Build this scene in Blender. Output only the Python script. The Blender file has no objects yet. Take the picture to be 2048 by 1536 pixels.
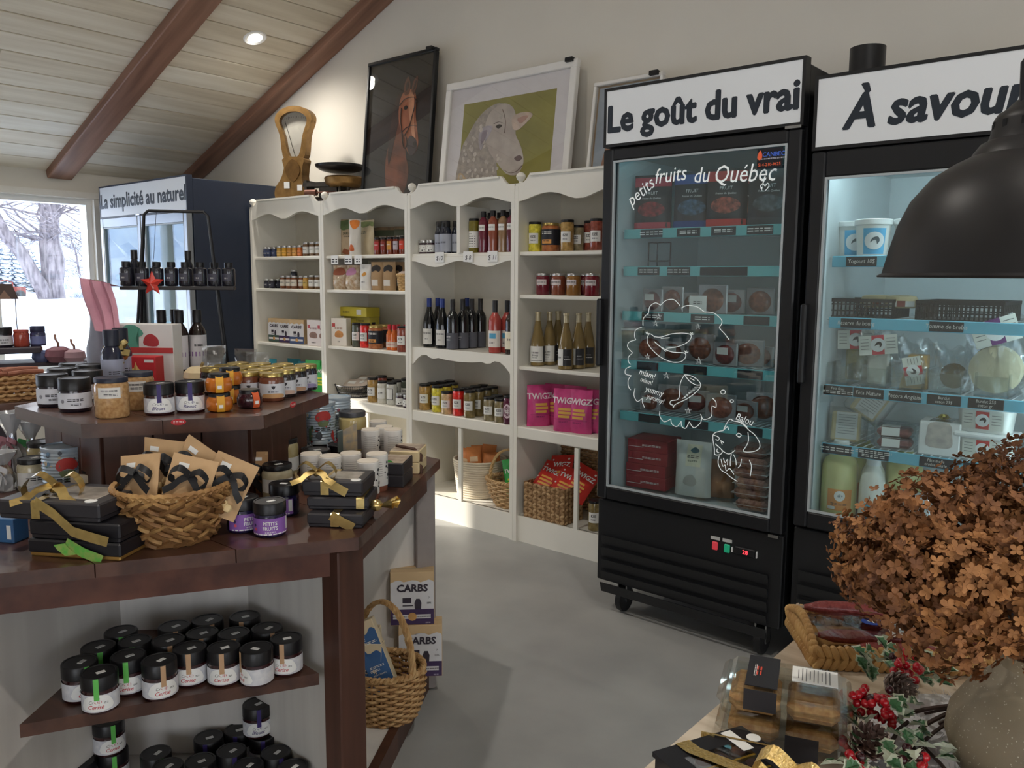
import bpy, bmesh, math, random
from mathutils import Vector, Matrix

random.seed(11)
SC = bpy.context.scene
COL = SC.collection
PI = math.pi
sin, cos, rad = math.sin, math.cos, math.radians

# ------------------------------------------------------------------ camera
F, YAW, PITCH, ROLL, EYE = 1645.0, rad(40.14), rad(7.33), rad(0.4), 1.5
_fw = Vector((-sin(YAW)*cos(PITCH), cos(YAW)*cos(PITCH), -sin(PITCH)))
_ri = Vector((cos(YAW), sin(YAW), 0)); _up = _ri.cross(_fw)
_ri, _up = cos(ROLL)*_ri + sin(ROLL)*_up, -sin(ROLL)*_ri + cos(ROLL)*_up
cam = bpy.data.cameras.new('camera'); cam.sensor_width = 36; cam.lens = F/2048*36; cam.clip_start = 0.05; cam.clip_end = 900
camo = bpy.data.objects.new('camera', cam); COL.objects.link(camo)
camo.matrix_world = Matrix(((_ri.x, _up.x, -_fw.x, 0), (_ri.y, _up.y, -_fw.y, 0), (_ri.z, _up.z, -_fw.z, EYE), (0, 0, 0, 1)))
SC.camera = camo

# ------------------------------------------------------------------ sky, sun, exposure
vs = SC.view_settings
vs.view_transform = 'Standard'; vs.look = 'None'; vs.gamma = 1.0; vs.exposure = 0.52; vs.use_curve_mapping = False
SC.cycles.use_denoising = True
SC.cycles.max_bounces = 10; SC.cycles.transparent_max_bounces = 24; SC.cycles.sample_clamp_indirect = 6.0
SC.cycles.caustics_reflective = False; SC.cycles.caustics_refractive = False
W = bpy.data.worlds.new('sky'); SC.world = W; W.use_nodes = True
_n = W.node_tree.nodes; _l = W.node_tree.links
_bg = _n['Background']; _tc = _n.new('ShaderNodeTexCoord'); _sx = _n.new('ShaderNodeSeparateXYZ'); _cr = _n.new('ShaderNodeValToRGB')
_l.new(_tc.outputs['Generated'], _sx.inputs[0]); _l.new(_sx.outputs['Z'], _cr.inputs[0]); _l.new(_cr.outputs[0], _bg.inputs[0])
_cr.color_ramp.elements[0].position = 0.0; _cr.color_ramp.elements[0].color = (0.95, 0.97, 1.0, 1)
_cr.color_ramp.elements[1].position = 0.6; _cr.color_ramp.elements[1].color = (0.62, 0.78, 1.0, 1)
_bg.inputs[1].default_value = 3.0
sun = bpy.data.lights.new('sun', 'SUN'); sun.energy = 5.5; sun.angle = rad(0.6); sun.color = (1.0, 0.93, 0.82)
suno = bpy.data.objects.new('sun', sun); COL.objects.link(suno); suno.location = (-30, -12, 15)
_sd = Vector((cos(rad(30))*cos(rad(22)), sin(rad(30))*cos(rad(22)), -sin(rad(22))))
suno.rotation_euler = _sd.to_track_quat('-Z', 'Y').to_euler()

# ------------------------------------------------------------------ survey helpers: a sight line met with a known plane
def sight(u, v): return _fw + (u-1024)/F*_ri + (768-v)/F*_up
def onz(u, v, z, r=0.0):
    d = sight(u, v); p = Vector((0, 0, EYE)) + d*((z-EYE)/d.z)
    if r: h = Vector((p.x, p.y, 0)).normalized(); p += h*r
    return p
def ony(u, v, y): d = sight(u, v); return Vector((0, 0, EYE)) + d*(y/d.y)
def onx(u, v, x): d = sight(u, v); return Vector((0, 0, EYE)) + d*(x/d.x)
def facing(p): return math.atan2(-p[0], p[1])     # turn about Z that brings a thing's front (-Y) round to the visitor

# ------------------------------------------------------------------ materials
def lin(c):
    if max(c) > 1.0: c = [x/255 for x in c]
    return tuple((x/12.92 if x <= .04045 else ((x+.055)/1.055)**2.4) for x in c)
_mats = {}
def M(color, rough=.5, metal=0.0, var=.06, scale=18, bump=0.0, coat=0.0, trans=0.0, emit=0.0, stretch=(1, 1, 1), color2=None, spec=.5, alpha=1.0, ior=1.45, sss=0.0):
    key = (tuple(color), rough, metal, var, scale, bump, coat, trans, emit, stretch, color2 and tuple(color2), spec, alpha, ior, sss)
    if key in _mats: return _mats[key]
    m = bpy.data.materials.new('surface'); m.use_nodes = True; _mats[key] = m
    nt = m.node_tree; b = nt.nodes['Principled BSDF']; a = lin(color)
    b.inputs['Roughness'].default_value = rough; b.inputs['Metallic'].default_value = metal
    b.inputs['Coat Weight'].default_value = coat; b.inputs['Transmission Weight'].default_value = trans
    b.inputs['Specular IOR Level'].default_value = spec; b.inputs['Alpha'].default_value = alpha; b.inputs['IOR'].default_value = ior
    if sss: b.inputs['Subsurface Weight'].default_value = sss; b.inputs['Subsurface Scale'].default_value = .01
    if emit:
        b.inputs['Emission Color'].default_value = (*a, 1); b.inputs['Emission Strength'].default_value = emit
    if var or color2 or bump:
        tc = nt.nodes.new('ShaderNodeTexCoord'); mp = nt.nodes.new('ShaderNodeMapping'); nz = nt.nodes.new('ShaderNodeTexNoise'); cr = nt.nodes.new('ShaderNodeValToRGB')
        nt.links.new(tc.outputs['Object'], mp.inputs[0]); nt.links.new(mp.outputs[0], nz.inputs['Vector']); nt.links.new(nz.outputs['Fac'], cr.inputs[0]); nt.links.new(cr.outputs[0], b.inputs['Base Color'])
        mp.inputs['Scale'].default_value = stretch; nz.inputs['Scale'].default_value = scale; nz.inputs['Detail'].default_value = 5
        c2 = lin(color2) if color2 else tuple(min(1, x*(1+var)) for x in a)
        c1 = a if color2 else tuple(x*(1-var) for x in a)
        e = cr.color_ramp.elements; e[0].position = .35; e[1].position = .65; e[0].color = (*c1, 1); e[1].color = (*c2, 1)
        if bump:
            bp = nt.nodes.new('ShaderNodeBump'); bp.inputs['Strength'].default_value = bump; bp.inputs['Distance'].default_value = .01
            nt.links.new(nz.outputs['Fac'], bp.inputs['Height']); nt.links.new(bp.outputs[0], b.inputs['Normal'])
    else: b.inputs['Base Color'].default_value = (*a, 1)
    return m
def pane_mat(tint=(1, 1, 1), gloss=.12, rough=0.0):
    key = ('pane', tint, gloss, rough)
    if key in _mats: return _mats[key]
    m = bpy.data.materials.new('pane_glass'); m.use_nodes = True; nt = m.node_tree; nt.nodes.clear(); _mats[key] = m
    o = nt.nodes.new('ShaderNodeOutputMaterial'); mx = nt.nodes.new('ShaderNodeMixShader'); t = nt.nodes.new('ShaderNodeBsdfTransparent'); g = nt.nodes.new('ShaderNodeBsdfGlossy'); fr = nt.nodes.new('ShaderNodeFresnel'); mt = nt.nodes.new('ShaderNodeMath')
    t.inputs[0].default_value = (*tint, 1); g.inputs['Roughness'].default_value = rough
    ge = nt.nodes.new('ShaderNodeNewGeometry'); mr = nt.nodes.new('ShaderNodeMapRange'); mr.inputs[3].default_value = 1.5; mr.inputs[4].default_value = 1/1.5     # a sheet reflects alike from both of its faces
    nt.links.new(ge.outputs['Backfacing'], mr.inputs[0]); nt.links.new(mr.outputs[0], fr.inputs[0])
    mt.operation = 'MULTIPLY_ADD'; mt.inputs[1].default_value = 1.0; mt.inputs[2].default_value = gloss-.04; mt.use_clamp = True
    nt.links.new(fr.outputs[0], mt.inputs[0]); nt.links.new(mt.outputs[0], mx.inputs[0]); nt.links.new(t.outputs[0], mx.inputs[1]); nt.links.new(g.outputs[0], mx.inputs[2]); nt.links.new(mx.outputs[0], o.inputs[0])
    return m
def wood(c1, c2, rough=.45, axis=0, scale=9, bump=.15, coat=0.0):
    st = [9.0, 9.0, 9.0]; st[axis] = .7
    return M(c1, rough, color2=c2, scale=scale*.35, stretch=tuple(st), bump=bump, coat=coat)

# ------------------------------------------------------------------ mesh helpers
class MB:
    """collects shapes in one mesh"""
    def __init__(s): s.v = []; s.f = []; s.sm = []
    def add(s, vs, fs, smooth=False, mx=None):
        k = len(s.v); s.v += [tuple(mx @ Vector(p)) if mx else tuple(p) for p in vs]; s.f += [tuple(k+i for i in f) for f in fs]; s.sm += [smooth]*len(fs); return s
    def box(s, c, d, mx=None, rz=0.0, bev=0.0):
        if bev: return s.bbox(c, d, bev, mx, rz)
        x, y, z = d[0]/2, d[1]/2, d[2]/2
        P = [Vector((i*x, j*y, k*z)) for k in (-1, 1) for i, j in ((-1, -1), (1, -1), (1, 1), (-1, 1))]
        if rz: R = Matrix.Rotation(rz, 3, 'Z'); P = [R @ p for p in P]
        P = [p+Vector(c) for p in P]
        return s.add(P, [(3, 2, 1, 0), (4, 5, 6, 7), (0, 1, 5, 4), (1, 2, 6, 5), (2, 3, 7, 6), (3, 0, 4, 7)], False, mx)
    def bbox(s, c, d, b, mx=None, rz=0.0):
        """box with chamfered edges"""
        b = min(b, min(d)*.45); V = []; idx = {}
        for sx in (-1, 1):
            for sy in (-1, 1):
                for sz in (-1, 1):
                    for a in range(3):
                        p = [sx*(d[0]/2-b), sy*(d[1]/2-b), sz*(d[2]/2-b)]; p[a] += (sx, sy, sz)[a]*b
                        idx[(sx, sy, sz, a)] = len(V); V.append(Vector(p))
        Fs = []
        for a in range(3):
            o1, o2 = (a+1) % 3, (a+2) % 3
            for sg in (-1, 1):
                q = []
                for i, j in ((-1, -1), (1, -1), (1, 1), (-1, 1)):
                    k = [0, 0, 0]; k[a] = sg; k[o1] = i; k[o2] = j; q.append(idx[(*k, a)])
                Fs.append(tuple(q if sg > 0 else q[::-1]))
        for a in range(3):
            o1, o2 = (a+1) % 3, (a+2) % 3
            for i in (-1, 1):
                for j in (-1, 1):
                    k0 = [0, 0, 0]; k0[o1] = i; k0[o2] = j; k1 = k0[:]; k0[a] = -1; k1[a] = 1
                    q = (idx[(*k0, o1)], idx[(*k1, o1)], idx[(*k1, o2)], idx[(*k0, o2)])
                    Fs.append(q if i*j < 0 else q[::-1])
        for sx in (-1, 1):
            for sy in (-1, 1):
                for sz in (-1, 1):
                    q = tuple(idx[(sx, sy, sz, a)] for a in range(3)); Fs.append(q if sx*sy*sz > 0 else q[::-1])
        if rz: R = Matrix.Rotation(rz, 3, 'Z'); V = [R @ p for p in V]
        return s.add([p+Vector(c) for p in V], Fs, False, mx)
    def lathe(s, prof, n=20, c=(0, 0, 0), smooth=True, mx=None, sx=1.0, sy=1.0, wob=None):
        V = []; Fs = []
        for r, z in prof:
            for i in range(n):
                a = 2*PI*i/n; k = 1+(wob(a, z) if wob else 0); V.append((c[0]+r*k*sx*cos(a), c[1]+r*k*sy*sin(a), c[2]+z))
        for j in range(len(prof)-1):
            for i in range(n):
                i2 = (i+1) % n; Fs.append((j*n+i, j*n+i2, (j+1)*n+i2, (j+1)*n+i))
        Fs.append(tuple(range(n))[::-1]); Fs.append(tuple((len(prof)-1)*n+i for i in range(n)))
        return s.add(V, Fs, smooth, mx)
    def cyl(s, a, b, r, n=10, r2=None, smooth=True):
        a, b = Vector(a), Vector(b); d = b-a; q = d.to_track_quat('Z', 'Y').to_matrix().to_4x4(); q.translation = a
        return s.lathe([(r, 0), (r if r2 is None else r2, d.length)], n, mx=q, smooth=smooth)
    def tube(s, path, r, n=6, closed=False, smooth=True, flat=1.0, rf=None):
        P = [Vector(p) for p in path]; m = len(P); V = []; Fs = []; up = None
        for i, p in enumerate(P):
            t = (P[(i+1) % m]-P[i-1]) if closed else (P[min(i+1, m-1)]-P[max(i-1, 0)])
            if t.length < 1e-9: t = Vector((0, 0, 1))
            t.normalize()
            if up is None: up = Vector((0, 0, 1)) if abs(t.z) < .9 else Vector((1, 0, 0))
            x = t.cross(up)
            if x.length < 1e-6: x = t.orthogonal()
            x.normalize(); y = x.cross(t).normalized(); up = y; rr = rf(i/(m-1)) if rf else r
            for k in range(n):
                a = 2*PI*k/n; V.append(p + x*(rr*cos(a)) + y*(rr*flat*sin(a)))
        for i in range(m if closed else m-1):
            i2 = (i+1) % m
            for k in range(n):
                k2 = (k+1) % n; Fs.append((i*n+k, i*n+k2, i2*n+k2, i2*n+k))
        if not closed: Fs.append(tuple(range(n))[::-1]); Fs.append(tuple((m-1)*n+k for k in range(n)))
        return s.add(V, Fs, smooth)
    def prism(s, poly, y0, y1, mx=None, plane='xz', smooth=False):
        """outline (x,z) pulled through y0..y1; plane 'xy' pulls through z"""
        n = len(poly)
        if plane == 'xz': V = [(p[0], y0, p[1]) for p in poly]+[(p[0], y1, p[1]) for p in poly]
        else: V = [(p[0], p[1], y0) for p in poly]+[(p[0], p[1], y1) for p in poly]
        Fs = [tuple(range(n)), tuple(range(2*n-1, n-1, -1))]+[((i+1) % n, i, n+i, n+(i+1) % n) for i in range(n)]
        if plane != 'xz': Fs = [f[::-1] for f in Fs]
        return s.add(V, Fs, smooth, mx)
    def grid(s, fn, nu, nv, smooth=True, closed_u=False, mx=None):
        V = [fn(i/(nu if closed_u else nu), j/nv) for j in range(nv+1) for i in range(nu if closed_u else nu+1)]
        w = nu if closed_u else nu+1; Fs = []
        for j in range(nv):
            for i in range(nu):
                i2 = (i+1) % w; Fs.append((j*w+i, j*w+i2, (j+1)*w+i2, (j+1)*w+i))
        return s.add(V, Fs, smooth, mx)
    def ball(s, c, r, n=10, m=6, sc=(1, 1, 1), mx=None):
        return s.lathe([(r*max(sin(PI*j/m), 1e-3)*1.0, -r*cos(PI*j/m)*sc[2]) for j in range(m+1)], n, c, mx=mx, sx=sc[0], sy=sc[1])
    def mesh(s, mat, fix=True, sharp=35):
        me = bpy.data.meshes.new('shape'); me.from_pydata(s.v, [], s.f)
        me.polygons.foreach_set('use_smooth', s.sm); me.materials.append(mat)
        if fix:
            b = bmesh.new(); b.from_mesh(me); bmesh.ops.recalc_face_normals(b, faces=b.faces); b.to_mesh(me); b.free()
        if any(s.sm): me.set_sharp_from_angle(angle=rad(sharp))
        me.update(); return me

def ob(name, me, parent=None, loc=None, rz=0.0, rot=None, label=None):
    o = bpy.data.objects.new(name, me); COL.objects.link(o)
    if parent: o.parent = parent
    if loc is not None: o.location = loc
    if rz: o.rotation_euler = (0, 0, rz)
    if rot is not None: o.rotation_euler = rot
    if label: o['label'] = label
    return o
def thing(name, label, cat, loc=(0, 0, 0), rz=0.0, group=None, me=None, rot=None):
    o = ob(name, me, None, loc, rz, rot); o['label'] = label; o['category'] = cat
    if group: o['group'] = group
    return o
def struct(name, me, parent=None, loc=None, label=None):
    o = ob(name, me, parent, loc)
    if parent is None: o['kind'] = 'structure'
    if label: o['label'] = label
    return o
def kind(*parts):
    """a reusable thing: rows of (part name, mesh, index of the part it hangs on or None, optional label)"""
    return [(p+(None, None))[:4] for p in parts]
ROUND = []        # round-footed goods standing upright, so that neighbours can be nudged apart at the end
def spawn(K, name, label, cat, loc, rz=0.0, group=None, rot=None):
    if len(K) == 1: return thing(name, label, cat, loc, rz, group, K[0][1], rot)
    t = thing(name, label, cat, loc, rz, group, None, rot); made = []
    if rot is None and cat in ('jar', 'bottle', 'paper tube', 'tub', 'jug', 'tin', 'flask'): ROUND.append((t, max(max(abs(c[0]), abs(c[1])) for m_ in K[:2] for c in (v.co for v in m_[1].vertices))))
    for n, me, up, lb in K:
        made.append(ob(n, me, t if up is None else made[up], label=lb))
    return t
# warps carry flat print (x across, z up) on to a surface
def w_flat(y): return lambda x, z: (x, y, z)
def w_cyl(r): return lambda x, z: (r*sin(x/r), -r*cos(x/r), z)
_txt = {}
def raw_text(s, size, bold=0.0, shear=0.0, align='CENTER', spacing=1.0):
    k = (s, size, bold, shear, align, spacing)
    if k in _txt: return _txt[k]
    cu = bpy.data.curves.new('t', 'FONT'); cu.body = s; cu.size = size; cu.offset = bold*size; cu.shear = shear; cu.align_x = align; cu.resolution_u = 2; cu.space_character = spacing
    o = bpy.data.objects.new('t', cu); COL.objects.link(o); dg = bpy.context.evaluated_depsgraph_get(); me = bpy.data.meshes.new_from_object(o.evaluated_get(dg))
    r = ([(v.co.x, v.co.y) for v in me.vertices], [tuple(p.vertices) for p in me.polygons])
    bpy.data.objects.remove(o); bpy.data.curves.remove(cu); bpy.data.meshes.remove(me); _txt[k] = r; return r
LEGIBLE = set(('Le goût du vrai', 'À savourer', 'La simplicité au naturel', 'petits', 'fruits', 'du', 'Québec', '!', 'miam!', 'yummy', 'yummy!', 'Balou', 'CANBEC', '514-210-9625', '28', 'CARBS', 'TWIGZ', 'EZE', 'Cerise', 'Bleuet', 'Cr',
    'PETITS', 'FRUITS', 'FLOUR', 'OIL', '$10', '$ 8', '$ 11', '7', '100%', '8', 'FRUIT', 'Fraises du Québec', 'Yogourt 10$', 'Réserve du bourg', 'Tomme de brebis', 'Feta Nature', 'Pecora Anglaise', 'Burdut', 'coton 23$', 'Burdut 25$', 'coton gr.', 'Pâte molle', 'croûte fleurie', 'Feta 23$/u', 'Feta fines', 'CUSH', 'ÉPINES', 'SABLÉS'))
def text(mb, s, size, x, z, warp, bold=0.0, shear=0.0, align='CENTER', rot=0.0, spacing=1.0, sx=1.0):
    if s not in LEGIBLE:      # print too small to read in the photograph: rows of dashes in its place
        w = len(s)*size*.52; x0 = x-w/2 if align == 'CENTER' else x; g = random.Random(len(s)+int(size*1e4)); a = 0.0
        while a < w:
            b = min(w, a+size*g.uniform(.5, 1.4))
            for k in (0, 1): mb.grid(lambda i, j: warp(x0+a+(b-a)*i, z+size*(.02+.42*k+.2*j)), 2, 1)
            a = b+size*.25
        return mb
    vs_, fs = raw_text(s, size, bold, shear, align, spacing); c, q = cos(rot), sin(rot)
    vs_ = [(a*sx, b) for a, b in vs_]
    return mb.add([warp(x+a*c-b*q, z+a*q+b*c) for a, b in vs_], fs)
def patch(mb, x0, x1, z0, z1, warp, n=8, nv=1):
    if n > 8: n = max(n, int((x1-x0)/.0045))
    return mb.grid(lambda a, b: warp(x0+(x1-x0)*a, z0+(z1-z0)*b), n, nv, smooth=True)
def blob(mb, pts, warp):
    """a flat printed shape given by its outline, cut fine enough to follow a curved surface"""
    xs = [p[0] for p in pts]
    if max(xs)-min(xs) < .012: return mb.add([warp(*p) for p in pts], [tuple(range(len(pts)))])
    b = bmesh.new(); b.faces.new([b.verts.new((p[0], 0, p[1])) for p in pts]); bmesh.ops.triangulate(b, faces=b.faces)
    for _ in range(3):
        e = [q for q in b.edges if q.calc_length() > .007]
        if e: bmesh.ops.subdivide_edges(b, edges=e, cuts=1, use_grid_fill=True); bmesh.ops.triangulate(b, faces=[f for f in b.faces if len(f.verts) > 3])
    b.verts.index_update(); mb.add([warp(v.co.x, v.co.z) for v in b.verts], [tuple(v.index for v in f.verts) for f in b.faces]); b.free(); return mb
def disc(x, z, r, n=14, rz=None): return [(x+r*cos(2*PI*i/n), z+(rz or r)*sin(2*PI*i/n)) for i in range(n)]
def smooth_loop(P, k=4, closed=True):
    """Catmull-Rom through the points"""
    n = len(P); out = []
    for i in range(n if closed else n-1):
        p = [P[(i+j) % n] if closed else P[min(max(i+j, 0), n-1)] for j in (-1, 0, 1, 2)]
        for q in range(k):
            t = q/k; out.append(tuple(.5*((2*b)+(c-a)*t+(2*a-5*b+4*c-d)*t*t+(-a+3*b-3*c+d)*t**3) for a, b, c, d in zip(*p)))
    if not closed: out.append(tuple(P[-1]))
    return out
def dup(o, parent=None):
    c = o.copy(); COL.objects.link(c); c.parent = parent
    for ch in list(o.children): dup(ch, c)
    return c
ORD = ['first', 'second', 'third', 'fourth', 'fifth', 'sixth', 'seventh', 'eighth', 'ninth', 'tenth', 'eleventh', 'twelfth', 'thirteenth', 'fourteenth']
# ================================================================== the room
XW, XE, YB, YF = -7.2, 4.0, 3.95, -3.4           # window wall, far side wall, shelf wall, wall behind the visitor
XA = -1.6; SL = .394
def zc(x): return 2.33 + SL*((x-XW) if x <= XA else (2*XA-XW-x))
white_wall = M((226, 221, 210), .85, var=.015, scale=3, bump=.02)
fl = M((148, 148, 146), .32, color2=(166, 166, 163), scale=2.2, bump=.02, spec=.4)
_nt = fl.node_tree; _b = _nt.nodes['Principled BSDF']
_nz = _nt.nodes.new('ShaderNodeTexNoise'); _nz.inputs['Scale'].default_value = 26; _nz.inputs['Detail'].default_value = 8
_rm = _nt.nodes.new('ShaderNodeMapRange'); _rm.inputs[1].default_value = .3; _rm.inputs[2].default_value = .7; _rm.inputs[3].default_value = .3; _rm.inputs[4].default_value = .4
_nt.links.new(_nz.outputs['Fac'], _rm.inputs[0]); _nt.links.new(_rm.outputs[0], _b.inputs['Roughness'])
struct('floor', MB().box(((XW+XE)/2, (YB+YF)/2, -.1), (XE-XW+.4, YB-YF+.4, .2)).mesh(fl))
def gable(y0, y1, holes=()):
    mb = MB(); pts = [(XW-.15, 0), (XE+.15, 0), (XE+.15, zc(XE)+.05), (XA, zc(XA)+.1), (XW-.15, zc(XW)+.05)]
    if not holes: return mb.prism(pts, y0, y1).mesh(white_wall)
    xs = [XW-.15]+[h for q in holes for h in q[:2]]+[XE+.15]
    for i in range(len(xs)-1):
        a, b = xs[i], xs[i+1]
        def top(p, q): return [(q, zc(q)+.05)]+([(XA, zc(XA)+.1)] if p < XA < q else [])+[(p, zc(p)+.05)]
        if i % 2 == 0: mb.prism([(a, 0), (b, 0)]+top(a, b), y0, y1)
        else:
            z0, z1 = holes[i//2][2:]; mb.prism([(a, 0), (b, 0), (b, z0), (a, z0)], y0, y1); mb.prism([(a, z1), (b, z1)]+top(a, b), y0, y1)
    return mb.mesh(white_wall)
struct('wall_back', gable(YB, YB+.15))
FILL_FH = ((.35, 3.5, .1, 2.25),)  # unseen opening added behind the visitor to let in fill light
struct('wall_front', gable(YF-.15, YF, FILL_FH))
def wall_x(x0, x1, h, holes=()):
    mb = MB(); ys = [YF-.15]+[q for k in holes for q in k[:2]]+[YB+.15]
    for i in range(len(ys)-1):
        a, b = ys[i], ys[i+1]
        if i % 2 == 0: mb.box(((x0+x1)/2, (a+b)/2, h/2), (x1-x0, b-a, h))
        else:
            z0, z1 = holes[i//2][2:]; mb.box(((x0+x1)/2, (a+b)/2, z0/2), (x1-x0, b-a, z0)); mb.box(((x0+x1)/2, (a+b)/2, (z1+h)/2), (x1-x0, b-a, h-z1))
    return mb.mesh(white_wall)
WIN = (1.15, 3.09, .72, 2.125)
WH = ((-3.0, -.5, .72, 2.125), WIN)
struct('wall_left', wall_x(XW-.18, XW, 2.4, WH))
FILL_RH = ((-2.6, 1.2, .6, 2.2),)  # unseen opening added in the side wall, also for fill light
struct('wall_right', wall_x(XE, XE+.15, 2.4, FILL_RH))
pvc = M((240, 240, 238), .4, var=0)
def window(n, axis, a, b, z0, z1, at, cuts, d=.12):
    """frame round the opening, mullions at the cuts, a pane between each"""
    def bx(mb, p, q, zz0, zz1, t=d, off=0):
        c = ((p+q)/2, at+off, (zz0+zz1)/2) if axis == 'x' else (at+off, (p+q)/2, (zz0+zz1)/2)
        s_ = (q-p, t, zz1-zz0) if axis == 'x' else (t, q-p, zz1-zz0); mb.box(c, s_)
    w = .045; mb = MB(); bx(mb, a, b, z0, z0+w); bx(mb, a, b, z1-w, z1); bx(mb, a, a+w, z0+w, z1-w); bx(mb, b-w, b, z0+w, z1-w)
    o = struct('window_%d' % n, mb.mesh(pvc)); lim = [a+w]+list(cuts)+[b-w]
    for c in cuts: m2 = MB(); bx(m2, c-.03, c+.03, z0+w, z1-w); struct('mullion', m2.mesh(pvc), o)
    for i in range(len(lim)-1):
        m3 = MB(); bx(m3, lim[i]+(.03 if i else 0), lim[i+1]-(.03 if i < len(lim)-2 else 0), z0+w, z1-w, .006); struct('pane', m3.mesh(pane_mat(gloss=.06)), o)
    m4 = MB(); s_ = .1 if axis == 'y' else .1
    bx(m4, a-.04, b+.04, z0-.03, z0, .3, .06 if at < 0 else -.06); struct('sill', m4.mesh(pvc), o)
    return o
window(1, 'y', *WIN, XW-.09, (2.33,))
window(2, 'y', *WH[0], XW-.09, (-1.75,))
window(3, 'x', *FILL_FH[0], YF-.07, (1.4, 2.45))  # added for fill, out of view
window(4, 'y', *FILL_RH[0], XE+.07, (-1.3, -.05))  # likewise added for fill, out of view
trim_m = M((233, 230, 222), .5, var=.02)
struct('trim_1', MB().box((XW+.012, (WIN[0]+WIN[1])/2, WIN[3]+.03), (.024, WIN[1]-WIN[0]+.2, .05)).box((XW+.012, WIN[1]+.035, (WIN[2]+WIN[3])/2), (.024, .07, WIN[3]-WIN[2])).mesh(trim_m))
# ceiling: whitewashed boards on both pitches, stained beams below them
ang = math.atan(SL)
def pitch(side):
    """local frame of one roof pitch: x up the slope, y along the house, z out of the board face"""
    if side < 0: return Matrix.Translation((XW, 0, zc(XW))) @ Matrix.Rotation(-ang, 4, 'Y')
    return Matrix.Translation((XE, 0, zc(XE))) @ Matrix.Rotation(PI, 4, 'Z') @ Matrix.Rotation(-ang, 4, 'Y')
ce = MB(); L = (XA-XW)/cos(ang)
for sd in (-1, 1): ce.box((L/2, (YB+YF)/2*(1 if sd < 0 else -1), .07), (L, YB-YF+.3, .1), pitch(sd))
ceil_o = struct('ceiling', ce.mesh(M((120, 110, 95), .8)))
pls = [wood(a, b, .7, 1, 5, .1) for a, b in (((212, 200, 178), (230, 221, 203)), ((218, 208, 188), (234, 227, 211)), ((204, 191, 168), (224, 213, 192)), ((220, 212, 195), (235, 229, 215)))]
BW = .186; pmesh = {}
def plank(L_, k):
    key = (round(L_, 2), k)
    if key not in pmesh: pmesh[key] = MB().bbox((0, 0, 0), (BW-.007, L_-.003, .02), .003).mesh(pls[k])
    return pmesh[key]
rr = random.Random(3)
for sd in (-1, 1):
    mx = pitch(sd)
    for r in range(int(L/BW)+1):
        xc = (r+.5)*BW
        if xc > L: break
        cuts = [YF, YB] if sd > 0 else [YF, -1.2+rr.choice((-1.3, -.6, 0, .5)), 1.3+rr.choice((-.9, -.2, .7, 1.6)), YB]
        for a, b in zip(cuts, cuts[1:]):
            o = ob('plank', plank(b-a, rr.randrange(4)), ceil_o); o.matrix_local = mx @ Matrix.Translation((xc, (a+b)/2*(1 if sd < 0 else -1), .008+rr.uniform(-.0012, .0012)))
bm_ = wood((116, 82, 65), (152, 112, 92), .5, 0, 4, .12)
bmesh_full = MB().bbox((L/2, 0, -.035), (L, .19, .07), .006).mesh(bm_)
bmesh_wall = MB().bbox((L/2, 0, -.035), (L, .15, .07), .006).mesh(bm_)
nb = 0
for sd in (-1, 1):
    for y in (YB-.075, 2.83, 1.45, .07, -1.31, -2.69):
        nb += 1; o = struct('trim_%d' % (nb+1), bmesh_wall if y > 3.5 else bmesh_full); o.matrix_world = pitch(sd) @ Matrix.Translation((0, y*(1 if sd < 0 else -1), 0))
        o['label'] = 'dark stained timber beam across the whitewashed board ceiling'
# recessed downlights: white trim ring and a glowing lens, with the lamp that shines from it
ring = MB().lathe([(.052, .006), (.05, -.002), (.072, -.006), (.08, 0), (.08, .006)], 28).mesh(M((245, 245, 243), .4, var=0))
lens = MB().lathe([(.001, .001), (.051, .001), (.051, .004)], 24).mesh(M((255, 244, 226), .5, var=0, emit=26))
spots = [('downlight on the sloping ceiling above the antique scale', None)]
def lamp_at(x, y, label):
    z = zc(x)-.004; up = -ang if x < XA else ang
    t = thing('recessed_downlight', label, 'ceiling light', (x, y, z), group='ceiling downlights', rot=(0, up, 0)); ob('trim_ring', ring, t); ob('lens', lens, t)
    ld = bpy.data.lights.new('downlight_lamp', 'SPOT'); ld.energy = DOWN*(.55 if y > 2 else 1); ld.spot_size = rad(165); ld.spot_blend = 1.0; ld.shadow_soft_size = .05; ld.color = (1.0, .94, .86)
    lo = bpy.data.objects.new('downlight_lamp', ld); COL.objects.link(lo); lo.location = (x, y, z-.03)
DOWN = 75
# the one in view lies where its sight line meets the pitch
d = sight(510, 75); p0 = Vector((0, 0, EYE)); k = (zc(XW)-EYE+SL*(0-XW))/(d.z-SL*d.x); P = p0+d*k
lamp_at(P.x, P.y, 'round recessed downlight glowing in the board ceiling near the antique scale')
for i, (x, y) in enumerate(((P.x, P.y-2.3), (P.x, P.y-4.6), (-2.6, P.y-2.3), (-2.6, P.y-4.6), (.2, P.y-2.3), (2.5, P.y-1.2))):
    lamp_at(x, y, 'round recessed downlight, %s of those behind the visitor and overhead' % ORD[i])

# ================================================================== outdoors
def gz(d):  # ground height by distance from the window wall
    t = min(max(d/26, 0), 1); return -.25 + .85*t*t*(3-2*t)
snow_m = M((206, 214, 230), .8, color2=(226, 232, 242), scale=.6, bump=.3)
g = MB(); NX, NY = 40, 30
def gfun(a, b):
    dd = 130*a**1.8; y = -60+150*b; return (XW-.2-dd, y, gz(dd)+.12*sin(y*.5+dd*.3)*min(1, dd/10))
g.grid(gfun, NX, NY); struct('ground', g.mesh(snow_m, fix=False), label='snow-covered field outside the window')
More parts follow.
